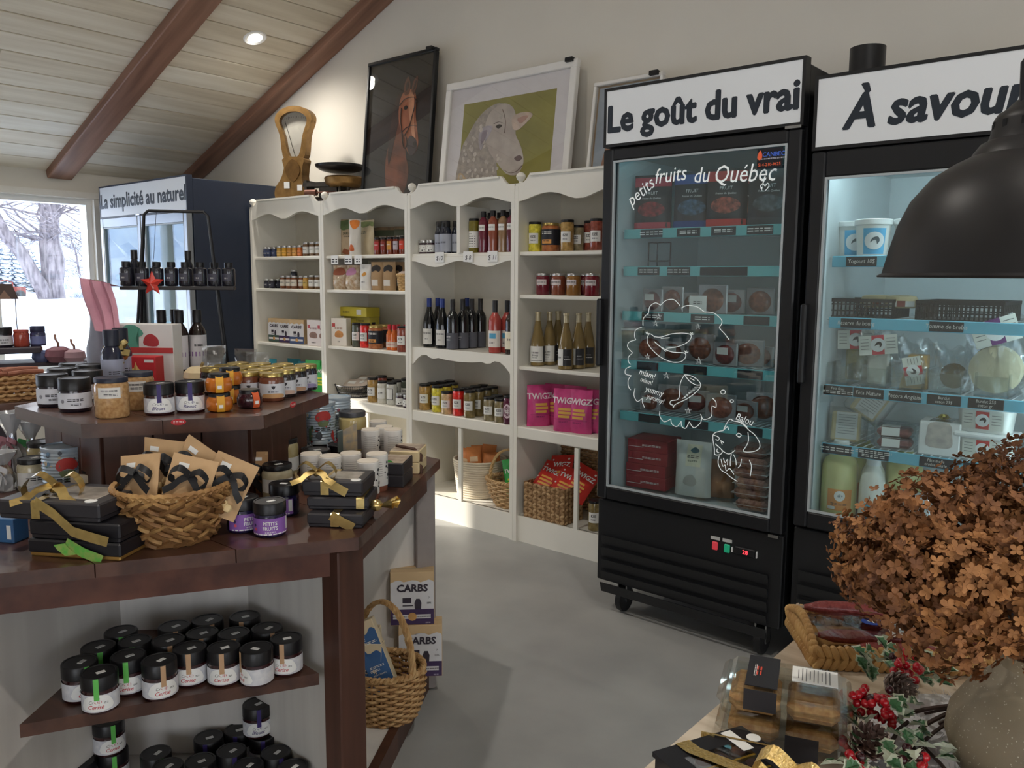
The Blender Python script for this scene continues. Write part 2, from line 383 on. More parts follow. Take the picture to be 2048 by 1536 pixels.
# wooded hills far off, three ridges getting paler, distance haze put into their colours
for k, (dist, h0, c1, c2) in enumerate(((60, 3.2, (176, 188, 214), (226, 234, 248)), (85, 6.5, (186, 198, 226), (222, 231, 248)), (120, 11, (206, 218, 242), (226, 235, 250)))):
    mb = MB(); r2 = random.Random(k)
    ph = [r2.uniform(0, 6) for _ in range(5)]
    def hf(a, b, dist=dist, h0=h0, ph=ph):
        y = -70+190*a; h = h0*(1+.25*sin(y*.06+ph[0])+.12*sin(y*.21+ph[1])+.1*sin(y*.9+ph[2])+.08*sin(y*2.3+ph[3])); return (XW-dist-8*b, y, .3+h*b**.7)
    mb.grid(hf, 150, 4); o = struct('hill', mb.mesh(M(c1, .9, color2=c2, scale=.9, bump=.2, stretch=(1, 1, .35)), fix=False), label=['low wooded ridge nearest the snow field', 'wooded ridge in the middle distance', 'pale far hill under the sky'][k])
# the great bare tree with three trunks
bark = M((150, 140, 142), .9, color2=(96, 88, 92), scale=3, bump=.6, stretch=(3, 3, .6))
def limb(mb, a, b, r0, r1, wig, rg, n=6):
    a, b = Vector(a), Vector(b); P = []
    for i in range(n+1):
        t = i/n; p = a.lerp(b, t)
        if 0 < i < n: p += Vector((rg.uniform(-1, 1), rg.uniform(-1, 1), rg.uniform(-.5, .5)))*wig
        P.append(p)
    mb.tube(P, r0, 6, rf=lambda t: r0+(r1-r0)*t); return P
def bare_tree(base, trunks, name, label, seed, k=1.0, twigs=15):
    rg = random.Random(seed); t = thing(name, label, 'tree', base)
    for tx, tz, r in trunks:
        mb = MB(); top = Vector((rg.uniform(-.6, .6), tx, tz)); P = limb(mb, (0, tx*.08, -.1), top, r, r*.45, .12*k, rg, 8); ob('trunk', mb.mesh(bark), t)
        mb = MB()
        for i in range(twigs):
            q = P[rg.randrange(3, 9)]; dirn = Vector((rg.uniform(-1, 1), rg.uniform(-1.6, 1.6), rg.uniform(-.1, 1))).normalized(); e = q+dirn*rg.uniform(1.4, 3.6)*k
            b = limb(mb, q, e, r*.16, .012*k, .18*k, rg, 5)
            for j in range(3):
                q2 = b[rg.randrange(2, 6)]; limb(mb, q2, q2+Vector((rg.uniform(-1, 1), rg.uniform(-1.5, 1.5), rg.uniform(-.7, .7)))*k, .025*k, .006*k, .08*k, rg, 3)
        ob('branches', mb.mesh(bark), t)
    return t
tp = onx(112, 607, XW-26); bt = Vector((tp.x, tp.y, tp.z))
bare_tree(bt, ((-2.9, 5.2, .3), (-.25, 6.5, .34), (.35, 6.5, .38)), 'bare_tree', 'large bare tree with three grey trunks standing in the snow', 5)
q = onx(172, 596, XW-48); bare_tree(q, ((.4, 4, .12), (-.8, 3.6, .1)), 'bare_tree', 'slender bare sapling beyond the large tree', 8, .8, 30)
q = onx(20, 592, XW-66); bare_tree(q, ((.4, 4.6, .1), (1.2, 4.0, .1)), 'bare_tree', 'thin bare sapling behind the snowy spruces', 9, .8, 30)
# spruces under snow
def spruce(loc, h, label, seed):
    rg = random.Random(seed); t = thing('snowy_spruce', label, 'tree', loc, group='spruces across the field')
    ob('trunk', MB().cyl((0, 0, -.1), (0, 0, h*.9), .09, 7, .02).mesh(bark), t); gm, sm_ = MB(), MB()
    for j in range(11):
        z = h*(.08+.86*j/11); R = h*.34*(1-j/11.6); n = 11
        for i in range(n):
            a = 2*PI*(i+rg.random()*.7)/n; rr_ = R*rg.uniform(.75, 1.15); e = Vector((cos(a)*rr_, sin(a)*rr_, z-.14*rr_)); s_ = Vector((-sin(a), cos(a), 0))*rr_*.24; b = Vector((0, 0, z+.12*h/11*2))
            gm.add([b, e*.6+s_+Vector((0, 0, z*.4-.04)), e, e*.6-s_+Vector((0, 0, z*.4-.04))], [(0, 1, 2, 3)])
            u_ = Vector((0, 0, .05)); sm_.add([b+u_, e*.6+s_*.75+Vector((0, 0, z*.4+.03)), e*.94+u_, e*.6-s_*.75+Vector((0, 0, z*.4+.03))], [(0, 1, 2, 3)])
    ob('foliage', gm.mesh(M((88, 108, 128), .9, color2=(58, 78, 98), scale=4), fix=False), t); ob('snow_cover', sm_.mesh(snow_m, fix=False), t)
for i, (u, v, d, h, lb) in enumerate(((28, 588, 44, 3.1, 'broad snow-dusted spruce in front of the hills'), (70, 584, 40, 2.4, 'small snow-dusted spruce beside the large bare tree'), (4, 588, 47, 3.3, 'tall snow-dusted spruce at the edge of the window'), (55, 580, 52, 3.0, 'snow-dusted spruce half hidden behind two others'))):
    spruce(onx(u, v, XW-d), h, lb, 20+i)
# frosted shrubs
for i, (u, v, d, w) in enumerate(((150, 592, 50, 2.6), (185, 590, 46, 2.4), (135, 590, 56, 2.2), (90, 588, 58, 2.4), (160, 603, 28, .8))):
    rg = random.Random(60+i); mb = MB()
    for k in range(90): limb(mb, (0, rg.uniform(-.3, .3)*w, 0), (rg.uniform(-.4, .4)*w, rg.uniform(-.75, .75)*w, rg.uniform(.35, 1)*w*.8), .02, .005, .06*w, rg, 3)
    t = thing('frosted_shrub', '%s frosted leafless shrub counted along the snow field' % ORD[i], 'shrub', onx(u, v, XW-d), group='shrubs across the field'); ob('twigs', mb.mesh(M((196, 200, 216), .9)), t)
# red trailer parked in the snow
t = thing('farm_trailer', 'rusty red farm trailer parked in the snow', 'trailer', onx(12, 601, XW-34), rz=rad(80)); red = M((150, 58, 44), .6, color2=(110, 50, 40), scale=6)
ob('bed', MB().box((0, 0, .32), (1.5, .7, .1)).box((0, -.33, .48), (1.5, .04, .25)).box((0, .33, .48), (1.5, .04, .25)).mesh(red), t)
ob('hoop', MB().tube([(-.3, 0, .4), (-.3, 0, .8), (.0, 0, .92), (.3, 0, .8), (.3, 0, .4)], .03).mesh(red), t)
for x in (-.5, .5):
    for y in (-.4, .4): ob('wheel', MB().lathe([(.02, -.05), (.2, -.06), (.24, 0), (.2, .06), (.02, .05)], 14, mx=Matrix.Translation((x, y, .22)) @ Matrix.Rotation(PI/2, 4, 'X')).mesh(M((50, 46, 46), .8)), t)
# ================================================================== white bookcases along the shelf wall
BX0, BWID, BY, BD = -5.545, .864, 3.53, .39
paint = M((238, 235, 225), .45, var=.012, scale=4)
def scallop(w, double=True):
    """lower edge of a valance, from one side to the other"""
    n = 14; out = []
    def arch(x0, x1, z0, z1, zt, k=.62):
        for i in range(n+1):
            t = i/n; zz = z0+(z1-z0)*t; s_ = sin(PI*t)**1.1; bias = t if z0 < z1 else 1-t
            out.append((x0+(x1-x0)*t, zz+(zt-max(z0, z1))*s_*(.75+.35*bias)))
    return out, arch
def bookcase(i, label):
    x0 = BX0+i*BWID; w = BWID-.002; t = thing('bookcase', label, 'bookcase', (x0+w/2, BY, 0), group='white bookcases along the wall')
    h = w/2; th = .02; zs = [[1.645, 1.412, 1.008], [1.645, 1.415, 1.028], [1.645, 1.07], [1.645, 1.41, 1.012]][i]
    def P(name, mb, m=paint): return ob(name, mb.mesh(m), t)
    for s_ in (-1, 1): P('side_panel', MB().box((s_*(h-th/2), BD/2, 1.005), (th, BD, 2.01)))
    P('back_panel', MB().box((0, BD-.006, 1.0), (w-2*th, .012, 2.0)), M((228, 222, 208), .55, var=.015))
    P('top_panel', MB().box((0, BD/2+.01, 1.99), (w-2*th, BD-.02, .02)))
    P('plinth', MB().box((0, .012, .075), (w, .024, .15)).box((0, BD/2, .14), (w-2*th, BD-.03, .02)))
    P('ledge', MB().bbox((0, .006, .637), (w, .03, .066), .006).box((0, BD/2+.01, .66), (w-2*th, BD-.03, .02)))
    for s_ in (-1, 1): P('face_stile', MB().box((s_*(h-.0125), -.004, 1.0), (.025, .02, 2.0)))
    P('lower_divider', MB().box((0, .008, .375), (.026, .016, .45)))
    # carved head rail: scooped towards the finials, double arch below
    q = h-.001; top = []
    for a, b in ((-1, 1), (1, -1)):
        pass
    def scoop(sg): return [(sg*q, 2.012), (sg*(q-.03), 2.012), (sg*(q-.055), 2.016), (sg*(q-.075), 2.03), (sg*(q-.09), 2.05), (sg*(q-.105), 2.06)]
    up = scoop(-1)+scoop(1)[::-1]
    low = []
    for k in range(15): tt = k/14; low.append((-q+.022+(q-.06)*tt, 1.915+.042*sin(PI*min(1, tt*1.0))**1.3*(0.6+.6*tt)))
    low += [(-.03, 1.912), (.03, 1.912)] if i != 2 else [(-.013, 1.912), (.013, 1.912)]
    low = low+[(-a, b) for a, b in low[:15][::-1]]
    hr = P('head_rail', MB().prism(up+low[::-1], -.012, .008))
    ob('cornice', MB().box((0, -.016, 2.054), (w-.22, .02, .012)).mesh(paint), hr)
    for k, z in enumerate(zs): P('shelf', MB().bbox((0, BD/2, z-.011), (w-2*th, BD-.01, .022), .004))
    if i == 2:
        P('upper_divider', MB().box((0, .12, 1.78), (.026, .26, .27)))
        pts = [(-q+.02, 1.625), (q-.02, 1.625)]+[(q-.02-(2*q-.04)*k/24, 1.6-.036*(.5-.5*cos(2*PI*((k/24)*2 % 1)))) for k in range(25)]
        P('scroll_rail', MB().prism(pts[:2]+pts[2:], .0, .014))
        P('fascia', MB().prism([(-q+.02, 1.07), (q-.02, 1.07)]+[(s_*x, z) for s_, seq in ((1, ((q-.02, .955), (q-.045, .975), (q-.07, 1.0), (q-.11, 1.024), (q-.15, 1.026), (q-.18, 1.012), (q-.21, 1.006), (q-.25, 1.015), (.1, 1.006))), (-1, ((-.0, 1.003), (.1, 1.006), (q-.25, 1.015), (q-.21, 1.006), (q-.18, 1.012), (q-.15, 1.026), (q-.11, 1.024), (q-.07, 1.0), (q-.045, .975), (q-.02, .955)))) for x, z in seq], -.004, .014))
    fin = MB().lathe([(.012, 0), (.016, .004), (.009, .012), (.012, .016), (.022, .026), (.027, .04), (.023, .053), (.012, .062), (.002, .065)], 18, (-h+.03, .0, 2.008))
    P('finial', fin)
    return t
for i, lb in enumerate(('white bookcase with carved head rail beside the dark blue cooler cabinet', 'white bookcase holding spice bottles and kraft bags below the horse picture', 'white bookcase with wine bottles and a scrolled fascia below the sheep picture', 'white bookcase with cider bottles and pink pouches next to the black freezer')):
    bookcase(i, lb)

# ================================================================== display coolers
black = M((26, 27, 30), .38, var=.03); black2 = M((20, 21, 24), .5, var=.03); steel = M((190, 192, 196), .25, metal=1.0, var=0); grey_gasket = M((168, 176, 180), .4, var=0)
liner = M((206, 214, 216), .4, var=.01); rubber = M((28, 28, 30), .6, var=0); teal = M((120, 200, 226), .4, var=0)
def fit_text(mb, s, x0, x1, z, size, warp, bold, shear=0.0):
    vs_, _ = raw_text(s, size, bold, shear, 'LEFT'); a = min(p[0] for p in vs_); b = max(p[0] for p in vs_); sx = (x1-x0)/(b-a)
    return text(mb, s, size, x0-a*sx, z, warp, bold, shear, 'LEFT', sx=sx)
def caster(t, x, y, h, k=1.0):
    c = ob('caster', MB().box((x, y, h-.006), (.07, .07, .012)).box((x-.022, y, h*.62), (.006, .04, h*.55)).box((x+.022, y, h*.62), (.006, .04, h*.55)).mesh(steel), t)
    r = h*.4; ob('wheel', MB().lathe([(.004, -.016), (r*.7, -.016), (r*.97, -.013), (r, 0), (r*.97, .013), (r*.7, .016), (.004, .016)], 20, mx=Matrix.Translation((x, y, r)) @ Matrix.Rotation(PI/2, 4, 'Y')).mesh(rubber), c)
def cooler(name, label, x0, x1, y0, y1, z0, z1, zs0, zs1, door, glass, sign, body=black, shelves=(), strip_m=teal, led=4.0, ledc=(190, 230, 255), doors=1, lift=True, frame_m=None):
    """x0..x1 wide, y0 front, z0..z1 cabinet, zs0..zs1 lit sign, door/glass heights"""
    t = thing(name, label, 'fridge'); w = x1-x0; xc = (x0+x1)/2; th = .045; yb = y0+.05; fm = frame_m or black
    def P(n, mb, m, up=None): return ob(n, mb.mesh(m), up or t)
    for x in (x0+th/2, x1-th/2): P('side_panel', MB().bbox((x, (yb+y1)/2, (z0+z1-.02)/2), (th, y1-yb, z1-.02-z0), .004), body)
    P('back_panel', MB().box((xc, y1-.02, (z0+z1)/2-.01), (w-2*th, .04, z1-z0-.02)), body)
    P('roof_panel', MB().box((xc, (yb+y1)/2, z1-.03), (w-2*th, y1-yb, .03)), body)
    P('floor_panel', MB().box((xc, (yb+y1)/2, z0+.02), (w-2*th, y1-yb, .04)), body)
    zi0, zi1 = door[0]+.02, door[1]-.02; yi = y1-.06
    P('liner', MB().box((x0+th+.004, (yb+yi)/2, (zi0+zi1)/2), (.008, yi-yb, zi1-zi0)).box((x1-th-.004, (yb+yi)/2, (zi0+zi1)/2), (.008, yi-yb, zi1-zi0)).box((xc, yi+.006, (zi0+zi1)/2), (w-2*th, .012, zi1-zi0)).box((xc, (yb+yi)/2, zi1+.005), (w-2*th, yi-yb, .012)).box((xc, (yb+yi)/2, zi0-.006), (w-2*th, yi-yb, .012)), liner)
    # lit header sign
    sg = P('sign_box', MB().box((xc, y0+.0275, zs1+.006), (w, .045, .012)).box((xc, y0+.0275, zs0-.006), (w, .045, .012)).box((x0+.006, y0+.0275, (zs0+zs1)/2), (.012, .045, zs1-zs0)).box((x1-.006, y0+.0275, (zs0+zs1)/2), (.012, .045, zs1-zs0)), body)
    P('sign_face', MB().box((xc, y0+.012, (zs0+zs1)/2), (w-.024, .01, zs1-zs0)), M((222, 226, 230), .35, var=0), sg)
    mb = MB()
    for k_, (dx, dz) in enumerate(((0, 0), (-.0035, 0), (.0035, 0), (0, .003), (0, -.003))): fit_text(mb, sign[0], x0+sign[1]+dx+.004, x0+sign[2]+dx-.004, sign[3]+dz, sign[4], w_flat(y0+.0062-.0001*k_), sign[5], sign[6])      # struck several times over for weight
    P('lettering', mb, M((36, 44, 54), .4, var=0), sg)
    # kick panel with louvres
    kp = P('kick_panel', MB().bbox((xc, y0+.035, (z0+door[0])/2-.004), (w-.004, .03, door[0]-z0-.012), .004), black2)
    zl = door[0]-.16
    if lift:
        for k in range(5): P('louvre_slat', MB().prism([(0, 0), (.0, .012), (.016, .045), (.022, .045), (.008, 0)], x0+.03, x1-.05, mx=Matrix(((0, 1, 0, 0), (-1, 0, 0, y0+.024), (0, 0, 1, zl-.055*(k+1)), (0, 0, 0, 1)))), black, kp)
        for x in (x0+.1, x1-.1):
            for y in (y0+.1, y1-.1): caster(t, x, y, z0)
    # doors
    for k in range(doors):
        a = x0+w*k/doors+.003; b = x0+w*(k+1)/doors-.003; gw = .05; c = (a+b)/2; fr = MB()
        for xx in (a+gw/2, b-gw/2): fr.bbox((xx, y0+.022, (door[0]+door[1])/2), (gw, .044, door[1]-door[0]), .006)
        fr.bbox((c, y0+.022, (door[0]+glass[0])/2), (b-a-2*gw, .044, glass[0]-door[0]), .006); fr.bbox((c, y0+.022, (door[1]+glass[1])/2), (b-a-2*gw, .044, door[1]-glass[1]), .006)
        d = P('door', fr, fm)
        gk = MB(); g0, g1 = glass
        for xx in (a+gw+.004, b-gw-.004): gk.box((xx, y0+.008, (g0+g1)/2), (.008, .012, g1-g0))
        for zz in (g0+.004, g1-.004): gk.box((c, y0+.008, zz), (b-a-2*gw-.016, .012, .008))
        P('gasket', gk, grey_gasket, d)
        P('glass', MB().box((c, y0+.02, (g0+g1)/2), (b-a-2*gw, .006, g1-g0)), pane_mat((.9, .96, .97), .1), d)
        hx = a+.012 if (doors == 1 or k == 1) else b-.012
        P('handle', MB().bbox((hx-.004, y0-.014, 1.27), (.022, .028, .29), .006).box((hx-.004, y0+.002, 1.40), (.02, .014, .03)).box((hx-.004, y0+.002, 1.14), (.02, .014, .03)), black2, d)
        P('hinge', MB().box((b-.03, y0+.01, door[0]-.008), (.04, .03, .012)).box((b-.03, y0+.01, door[1]+.006), (.06, .03, .01)), steel, d)
    # wire shelves with blue price rails
    for z in shelves:
        sh = MB(); ya, yb2 = y0+.085, yi-.02
        sh.cyl((x0+th+.015, ya, z), (x1-th-.015, ya, z), .004, 6); sh.cyl((x0+th+.015, yb2, z), (x1-th-.015, yb2, z), .004, 6)
        n = 26
        for k in range(n): xx = x0+th+.02+(w-2*th-.04)*k/(n-1); sh.cyl((xx, ya, z+.002), (xx, yb2, z+.002), .0022, 4)
        so = P('wire_shelf', sh, M((214, 220, 222), .35, var=0))
        P('price_rail', MB().bbox((xc, y0+.076, z-.012), (w-2*th-.05, .006, .04), .002), strip_m, so)
    # cool light tubes: one up the hinge side, one under the header
    if led:
        P('light_tube', MB().cyl((x1-th-.018, y0+.07, zi0+.08), (x1-th-.018, y0+.07, zi1-.08), .008, 8), M(ledc, .5, var=0, emit=led))
        P('light_tube', MB().cyl((x0+th+.05, y0+.07, zi1-.012), (x1-th-.05, y0+.07, zi1-.012), .01, 8), M(ledc, .5, var=0, emit=led*1.5))
    return t
F1 = cooler('display_freezer', 'tall black glass-door freezer with chalk drawings on the glass', -2.02, -1.165, 2.98, 3.82, .15, 2.29, 2.062, 2.278, (.535, 2.04), (.592, 1.992), ('Le goût du vrai', .018, .838, 2.112, .148, .016, 0.0), shelves=(1.702, 1.545, 1.355, 1.143, .917), strip_m=M((110, 186, 190), .45, var=0), led=1.6, ledc=(150, 215, 225))
F2 = cooler('display_fridge', 'tall black glass-door fridge stocked with cheese and milk', -1.13, -.29, 2.98, 3.82, .15, 2.215, 1.968, 2.2, (.585, 1.95), (.648, 1.861), ('À savourer', .1, .80, 2.022, .16, .014, .18), shelves=(1.58, 1.36, 1.112, .893), led=17, ledc=(222, 238, 242))
navy = M((38, 46, 62), .42, var=.03)
F3 = cooler('display_fridge', 'wide cooler with dark blue side panel standing next to the window', -6.95, -5.565, 3.03, 3.83, .06, 2.208, 1.966, 2.196, (.42, 1.955), (.5, 1.88), ('La simplicité au naturel', .02, 1.37, 2.035, .15, .014, 0.0), body=navy, shelves=(1.5, 1.15, .8), doors=2, lift=False, led=1.5, frame_m=M((150, 156, 164), .35, metal=.7, var=0))
# freezer controls and stickers
y = 2.98+.019
for x, c in ((-1.446, (196, 60, 70)), (-1.394, (30, 150, 110))):
    s_ = ob('rocker_switch', MB().bbox((x, y, .43), (.024, .012, .034), .003).mesh(M(c, .35, var=0, emit=.25)), F1); ob('name_plate', MB().box((x, y, .462), (.04, .003, .013)).mesh(M((190, 190, 188), .4, var=0)), s_)
dsp = ob('thermostat', MB().bbox((-1.319, y, .432), (.085, .01, .032), .003).mesh(black2), F1)
mb = MB(); text(mb, '28', .024, -1.315, .424, w_flat(y-.0056)); ob('lettering', mb.mesh(M((255, 50, 60), .5, var=0, emit=3.0)), dsp)
ob('bezel_end', MB().box((-1.268, y-.002, .432), (.004, .01, .026)).box((-1.37, y-.002, .432), (.004, .01, .02)).mesh(M((220, 220, 220), .4, var=0)), dsp)
d1 = [c for c in F1.children if c.name.startswith('door')][0]
st = ob('sticker', MB().bbox((-1.283, 2.984, 1.945), (.098, .003, .072), .001).mesh(M((28, 26, 34), .4, var=0)), d1, label='dark sticker with blue and orange lettering')
mb = MB(); text(mb, 'CANBEC', .022, -1.268, 1.951, w_flat(2.981), .012); ob('lettering', mb.mesh(M((80, 120, 230), .4, var=0)), d1)
mb = MB(); text(mb, 'Réfrigération - Climatisation', .0062, -1.268, 1.941, w_flat(2.981)); ob('lettering', mb.mesh(M((225, 225, 235), .4, var=0)), d1)
mb = MB(); text(mb, '514-210-9625', .0155, -1.283, 1.917, w_flat(2.981), .01); blob(mb, smooth_loop([(-1.32, 1.975), (-1.312, 1.96), (-1.313, 1.945), (-1.322, 1.94), (-1.33, 1.947), (-1.329, 1.958)], 3), w_flat(2.981)); ob('lettering', mb.mesh(M((245, 110, 70), .4, var=0)), d1)
# chalk-pen writing and drawings on the freezer glass
chalk = M((236, 242, 242), .7, var=0, emit=.12); GY = 2.9955
def gp(u, v): p = ony(u, v, GY); return (p.x, p.z)
for s_, u, v, sz, rot in (('petits', 1263, 414, .075, .62), ('fruits', 1309, 368, .085, .05), ('du', 1386, 366, .085, .0), ('Québec', 1426, 366, .095, -.03), ('!', 1519, 378, .07, -.1), ('miam!', 1277, 748, .04, -.22), ('miam!', 1280, 762, .03, -.22), ('yummy', 1290, 782, .036, -.18), ('yummy!', 1293, 796, .032, -.22), ('Balou', 1470, 838, .04, -.25)):
    x, z = gp(u, v); mb = MB(); text(mb, s_, sz, x, z, w_flat(GY-.001), 0.0, .2, 'LEFT', rot, sx=.82); ob('lettering', mb.mesh(chalk), d1, label='white handwritten word on the glass')
def stroke(mb, pts, k=4, closed=False, r=.0017):
    P = [gp(*p) for p in pts]; P = smooth_loop(P, k, closed) if k > 1 else P
    mb.tube([(x, GY, z) for x, z in P], r, 5, closed, flat=1.0)
Z2 = lambda px, py: (1190+px*450/2048, 560+py*300/1365)
Z3 = lambda px, py: (1190+px*450/1920, 780+py*360/1536)
mb = MB()
for arc in (((485, 310), (500, 240), (550, 208), (595, 230)), ((595, 230), (650, 185), (720, 180), (775, 235)), ((785, 255), (840, 232), (930, 245), (992, 290)), ((992, 290), (1080, 300), (1150, 360), (1150, 405), (1132, 435), (1180, 490), (1222, 545)), ((482, 305), (440, 350), (437, 415)), ((425, 430), (370, 455), (360, 510), (372, 545)), ((370, 545), (310, 565), (297, 610), (340, 660)), ((340, 665), (305, 700), (305, 745), (325, 768)), ((325, 785), (280, 810), (278, 855), (330, 870)), ((330, 870), (302, 910), (305, 970), (325, 1000)), ((365, 985), (355, 1050), (385, 1105), (430, 1080), (430, 1110), (450, 1160)), ((590, 1195), (590, 1240), (630, 1290), (690, 1265)), ((690, 1265), (700, 1310), (745, 1335), (785, 1285)), ((785, 1285), (790, 1330), (825, 1350), (858, 1290)), ((858, 1290), (900, 1345), (960, 1300), (970, 1250)), ((960, 1220), (990, 1270), (1060, 1240), (1065, 1150), (1100, 1160), (1100, 1110), (1070, 1075))):
    stroke(mb, [Z2(*p) for p in arc])
ob('cloud_drawing', mb.mesh(chalk), d1, label='chalk outline of a thought bubble')
mb = MB()
stroke(mb, [Z2(*p) for p in ((540, 515), (600, 520), (700, 490), (820, 485), (875, 505), (850, 560), (760, 605), (650, 622))])
stroke(mb, [Z2(*p) for p in ((540, 560), (600, 610), (700, 655), (815, 665), (820, 710), (775, 745), (690, 745), (580, 690), (490, 595), (475, 530), (500, 490), (545, 520))])
stroke(mb, [Z2(*p) for p in ((600, 532), (680, 525))], 2); stroke(mb, [Z2(*p) for p in ((540, 560), (645, 650))], 2)
for c in ((473, 492), (880, 497), (826, 662)):
    for a in (-.9, 0, .9): stroke(mb, [Z2(*c), Z2(c[0]+22*cos(a-1.2), c[1]+22*sin(a-1.2))], 1)
ob('sausage_drawing', mb.mesh(chalk), d1, label='chalk drawing of linked sausages')
mb = MB()
stroke(mb, [Z2(*p) for p in ((815, 862), (780, 930), (770, 1010), (768, 1060), (745, 1090), (690, 1100), (685, 1130), (710, 1140), (712, 1162), (735, 1130), (840, 1080), (930, 1010), (962, 955), (930, 905), (870, 870), (815, 862))])
stroke(mb, [Z2(*p) for p in ((815, 862), (860, 920), (920, 955), (962, 955))]); stroke(mb, [Z2(*p) for p in ((870, 895), (905, 915))], 1)
for k in range(7): stroke(mb, [Z2(945-k*20, 975+k*15), Z2(905-k*18, 975+k*17)], 1)
ob('drumstick_drawing', mb.mesh(chalk), d1, label='chalk drawing of a drumstick')
mb = MB()
for u, v, r in ((580, 335, 26), (550, 395, 26), (937, 425, 24), (478, 697, 26), (945, 735, 34), (650, 870, 30), (848, 1190, 30)):
    pts = [Z2(u+r*cos(PI/2+i*4*PI/5), v-r*sin(PI/2+i*4*PI/5)) for i in range(5)]; stroke(mb, pts, 1, True)
for u, v, r in ((1165, 1020, 22), (1245, 1102, 15)): stroke(mb, [Z2(u+r*cos(a*PI/3), v+r*.85*sin(a*PI/3)) for a in range(6)], 3, True)
stroke(mb, [(1524, 381+4*0), (1521, 372), (1526, 367), (1530, 372), (1535, 366), (1538, 372), (1531, 381)], 3)
ob('star_drawing', mb.mesh(chalk), d1, label='small chalk stars and bubbles')
mb = MB()
for s_ in (((1095, 345), (1120, 290), (1150, 250), (1185, 265), (1230, 275), (1270, 300), (1315, 345)), ((1095, 348), (1050, 355), (1012, 375), (1005, 410), (1012, 460), (1020, 510), (1020, 545), (1040, 555), (1075, 545), (1085, 520), (1060, 490), (1030, 465)), ((1012, 385), (1040, 395), (1060, 410), (1050, 430), (1030, 420)), ((1030, 460), (1070, 500), (1110, 535), (1150, 545), (1195, 515)), ((1315, 345), (1360, 380), (1400, 440), (1405, 490), (1370, 520), (1310, 530), (1265, 520), (1290, 480), (1310, 430), (1305, 360)), ((1205, 385), (1225, 368), (1248, 385), (1230, 402), (1205, 385)), ((1100, 340), (1130, 315), (1140, 340)), ((1060, 560), (1050, 620), (1075, 680), (1120, 710), (1160, 745), (1215, 780)), ((1075, 590), (1090, 650), (1110, 640), (1120, 690), (1150, 670), (1185, 720)), ((1095, 580), (1110, 620), (1130, 590), (1130, 640)), ((1165, 545), (1155, 600), (1155, 650)), ((1180, 550), (1200, 590), (1205, 640)), ((1250, 590), (1240, 640), (1220, 665)), ((1315, 595), (1335, 650), (1325, 735)), ((1200, 270), (1230, 262), (1270, 290), (1300, 320)), ((1070, 430), (1100, 450)), ((1075, 440), (1085, 465)), ((1045, 500), (1040, 525), (1060, 535))):
    stroke(mb, [Z3(*p) for p in s_])
ob('dog_drawing', mb.mesh(chalk), d1, label='chalk drawing of a dog head')

# ================================================================== six-sided display island
HV = [Vector(p) for p in ((-1.585, 1.285), (-2.075, 2.06), (-2.98, 2.06), (-3.45, 1.285), (-2.98, .47), (-2.05, .47))]
walnut = wood((66, 42, 34), (92, 62, 50), .34, 0, 5, .06, coat=.25); walnut_v = wood((64, 39, 31), (90, 58, 46), .42, 2, 5, .08); walnut_r = wood((74, 40, 30), (98, 58, 44), .4, 0, 5, .08)
washed = wood((206, 201, 196), (222, 218, 212), .6, 2, 4, .05)
isl = thing('display_island', 'six-sided dark wood display island with a raised tier and white panels', 'display island')
def hexclip(V, y0, y1):
    """the slice of a convex outline between two y values"""
    def cut(poly, y, keep_above):
        out = []
        for i in range(len(poly)):
            a, b = poly[i], poly[(i+1) % len(poly)]; ia, ib = (a.y >= y) == keep_above, (b.y >= y) == keep_above
            if ia: out.append(a)
            if ia != ib: t_ = (y-a.y)/(b.y-a.y); out.append(a.lerp(b, t_))
        return out
    return cut(cut(V, y0, True), y1, False)
top = ob('counter_top', MB().prism([(v.x*.985-.038, v.y*.985+.019) for v in HV], .815, .83, plane='xy').mesh(walnut), isl)
for a, b in zip((.47, .766, 1.03, 1.377, 1.719), (.766, 1.03, 1.377, 1.719, 2.06)):
    pl = hexclip(HV, a+.0012, b-.0012); ob('plank', MB().prism([(v.x, v.y) for v in pl], .817, .85, plane='xy').mesh(walnut), top)
cI = Vector((-2.515, 1.27))
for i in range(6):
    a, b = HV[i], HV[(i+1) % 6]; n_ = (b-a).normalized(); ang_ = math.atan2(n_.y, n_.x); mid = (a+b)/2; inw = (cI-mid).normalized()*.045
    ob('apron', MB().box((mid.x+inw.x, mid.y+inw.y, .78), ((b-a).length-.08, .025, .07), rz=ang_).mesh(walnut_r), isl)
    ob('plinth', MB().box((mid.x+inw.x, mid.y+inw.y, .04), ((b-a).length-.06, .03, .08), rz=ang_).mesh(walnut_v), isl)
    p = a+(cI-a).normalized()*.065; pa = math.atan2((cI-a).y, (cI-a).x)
    ob('post', MB().bbox((p.x, p.y, .408), (.07, .085, .815), .004, rz=pa).mesh(walnut_v if i in (0, 5, 4) else M((150, 141, 138), .6, var=.06)), isl)  # far posts coloured lighter grey-brown: window light on dark wood painted in
CI = [Vector(p) for p in ((-2.085, 1.285), (-2.3, 1.57), (-2.7, 1.57), (-2.95, 1.285), (-2.7, 1.02), (-2.36, 1.02))]
ob('base_panel', MB().prism([(v.x+(cI-v).normalized().x*.04, v.y+(cI-v).normalized().y*.04) for v in HV], .05, .0765, plane='xy').mesh(washed), isl)
for i in range(6):
    a, b = CI[i], CI[(i+1) % 6]; n_ = b-a; ob('core_panel', MB().box(((a+b).x/2, (a+b).y/2, .445), (n_.length, .015, .73), rz=math.atan2(n_.y, n_.x)).mesh(washed), isl)
    o_ = HV[i]+(cI-HV[i]).normalized()*.1; n_ = o_-CI[i]; ob('divider_panel', MB().box(((o_+CI[i]).x/2, (o_+CI[i]).y/2, .445), (n_.length, .02, .73), rz=math.atan2(n_.y, n_.x)).mesh(washed), isl)
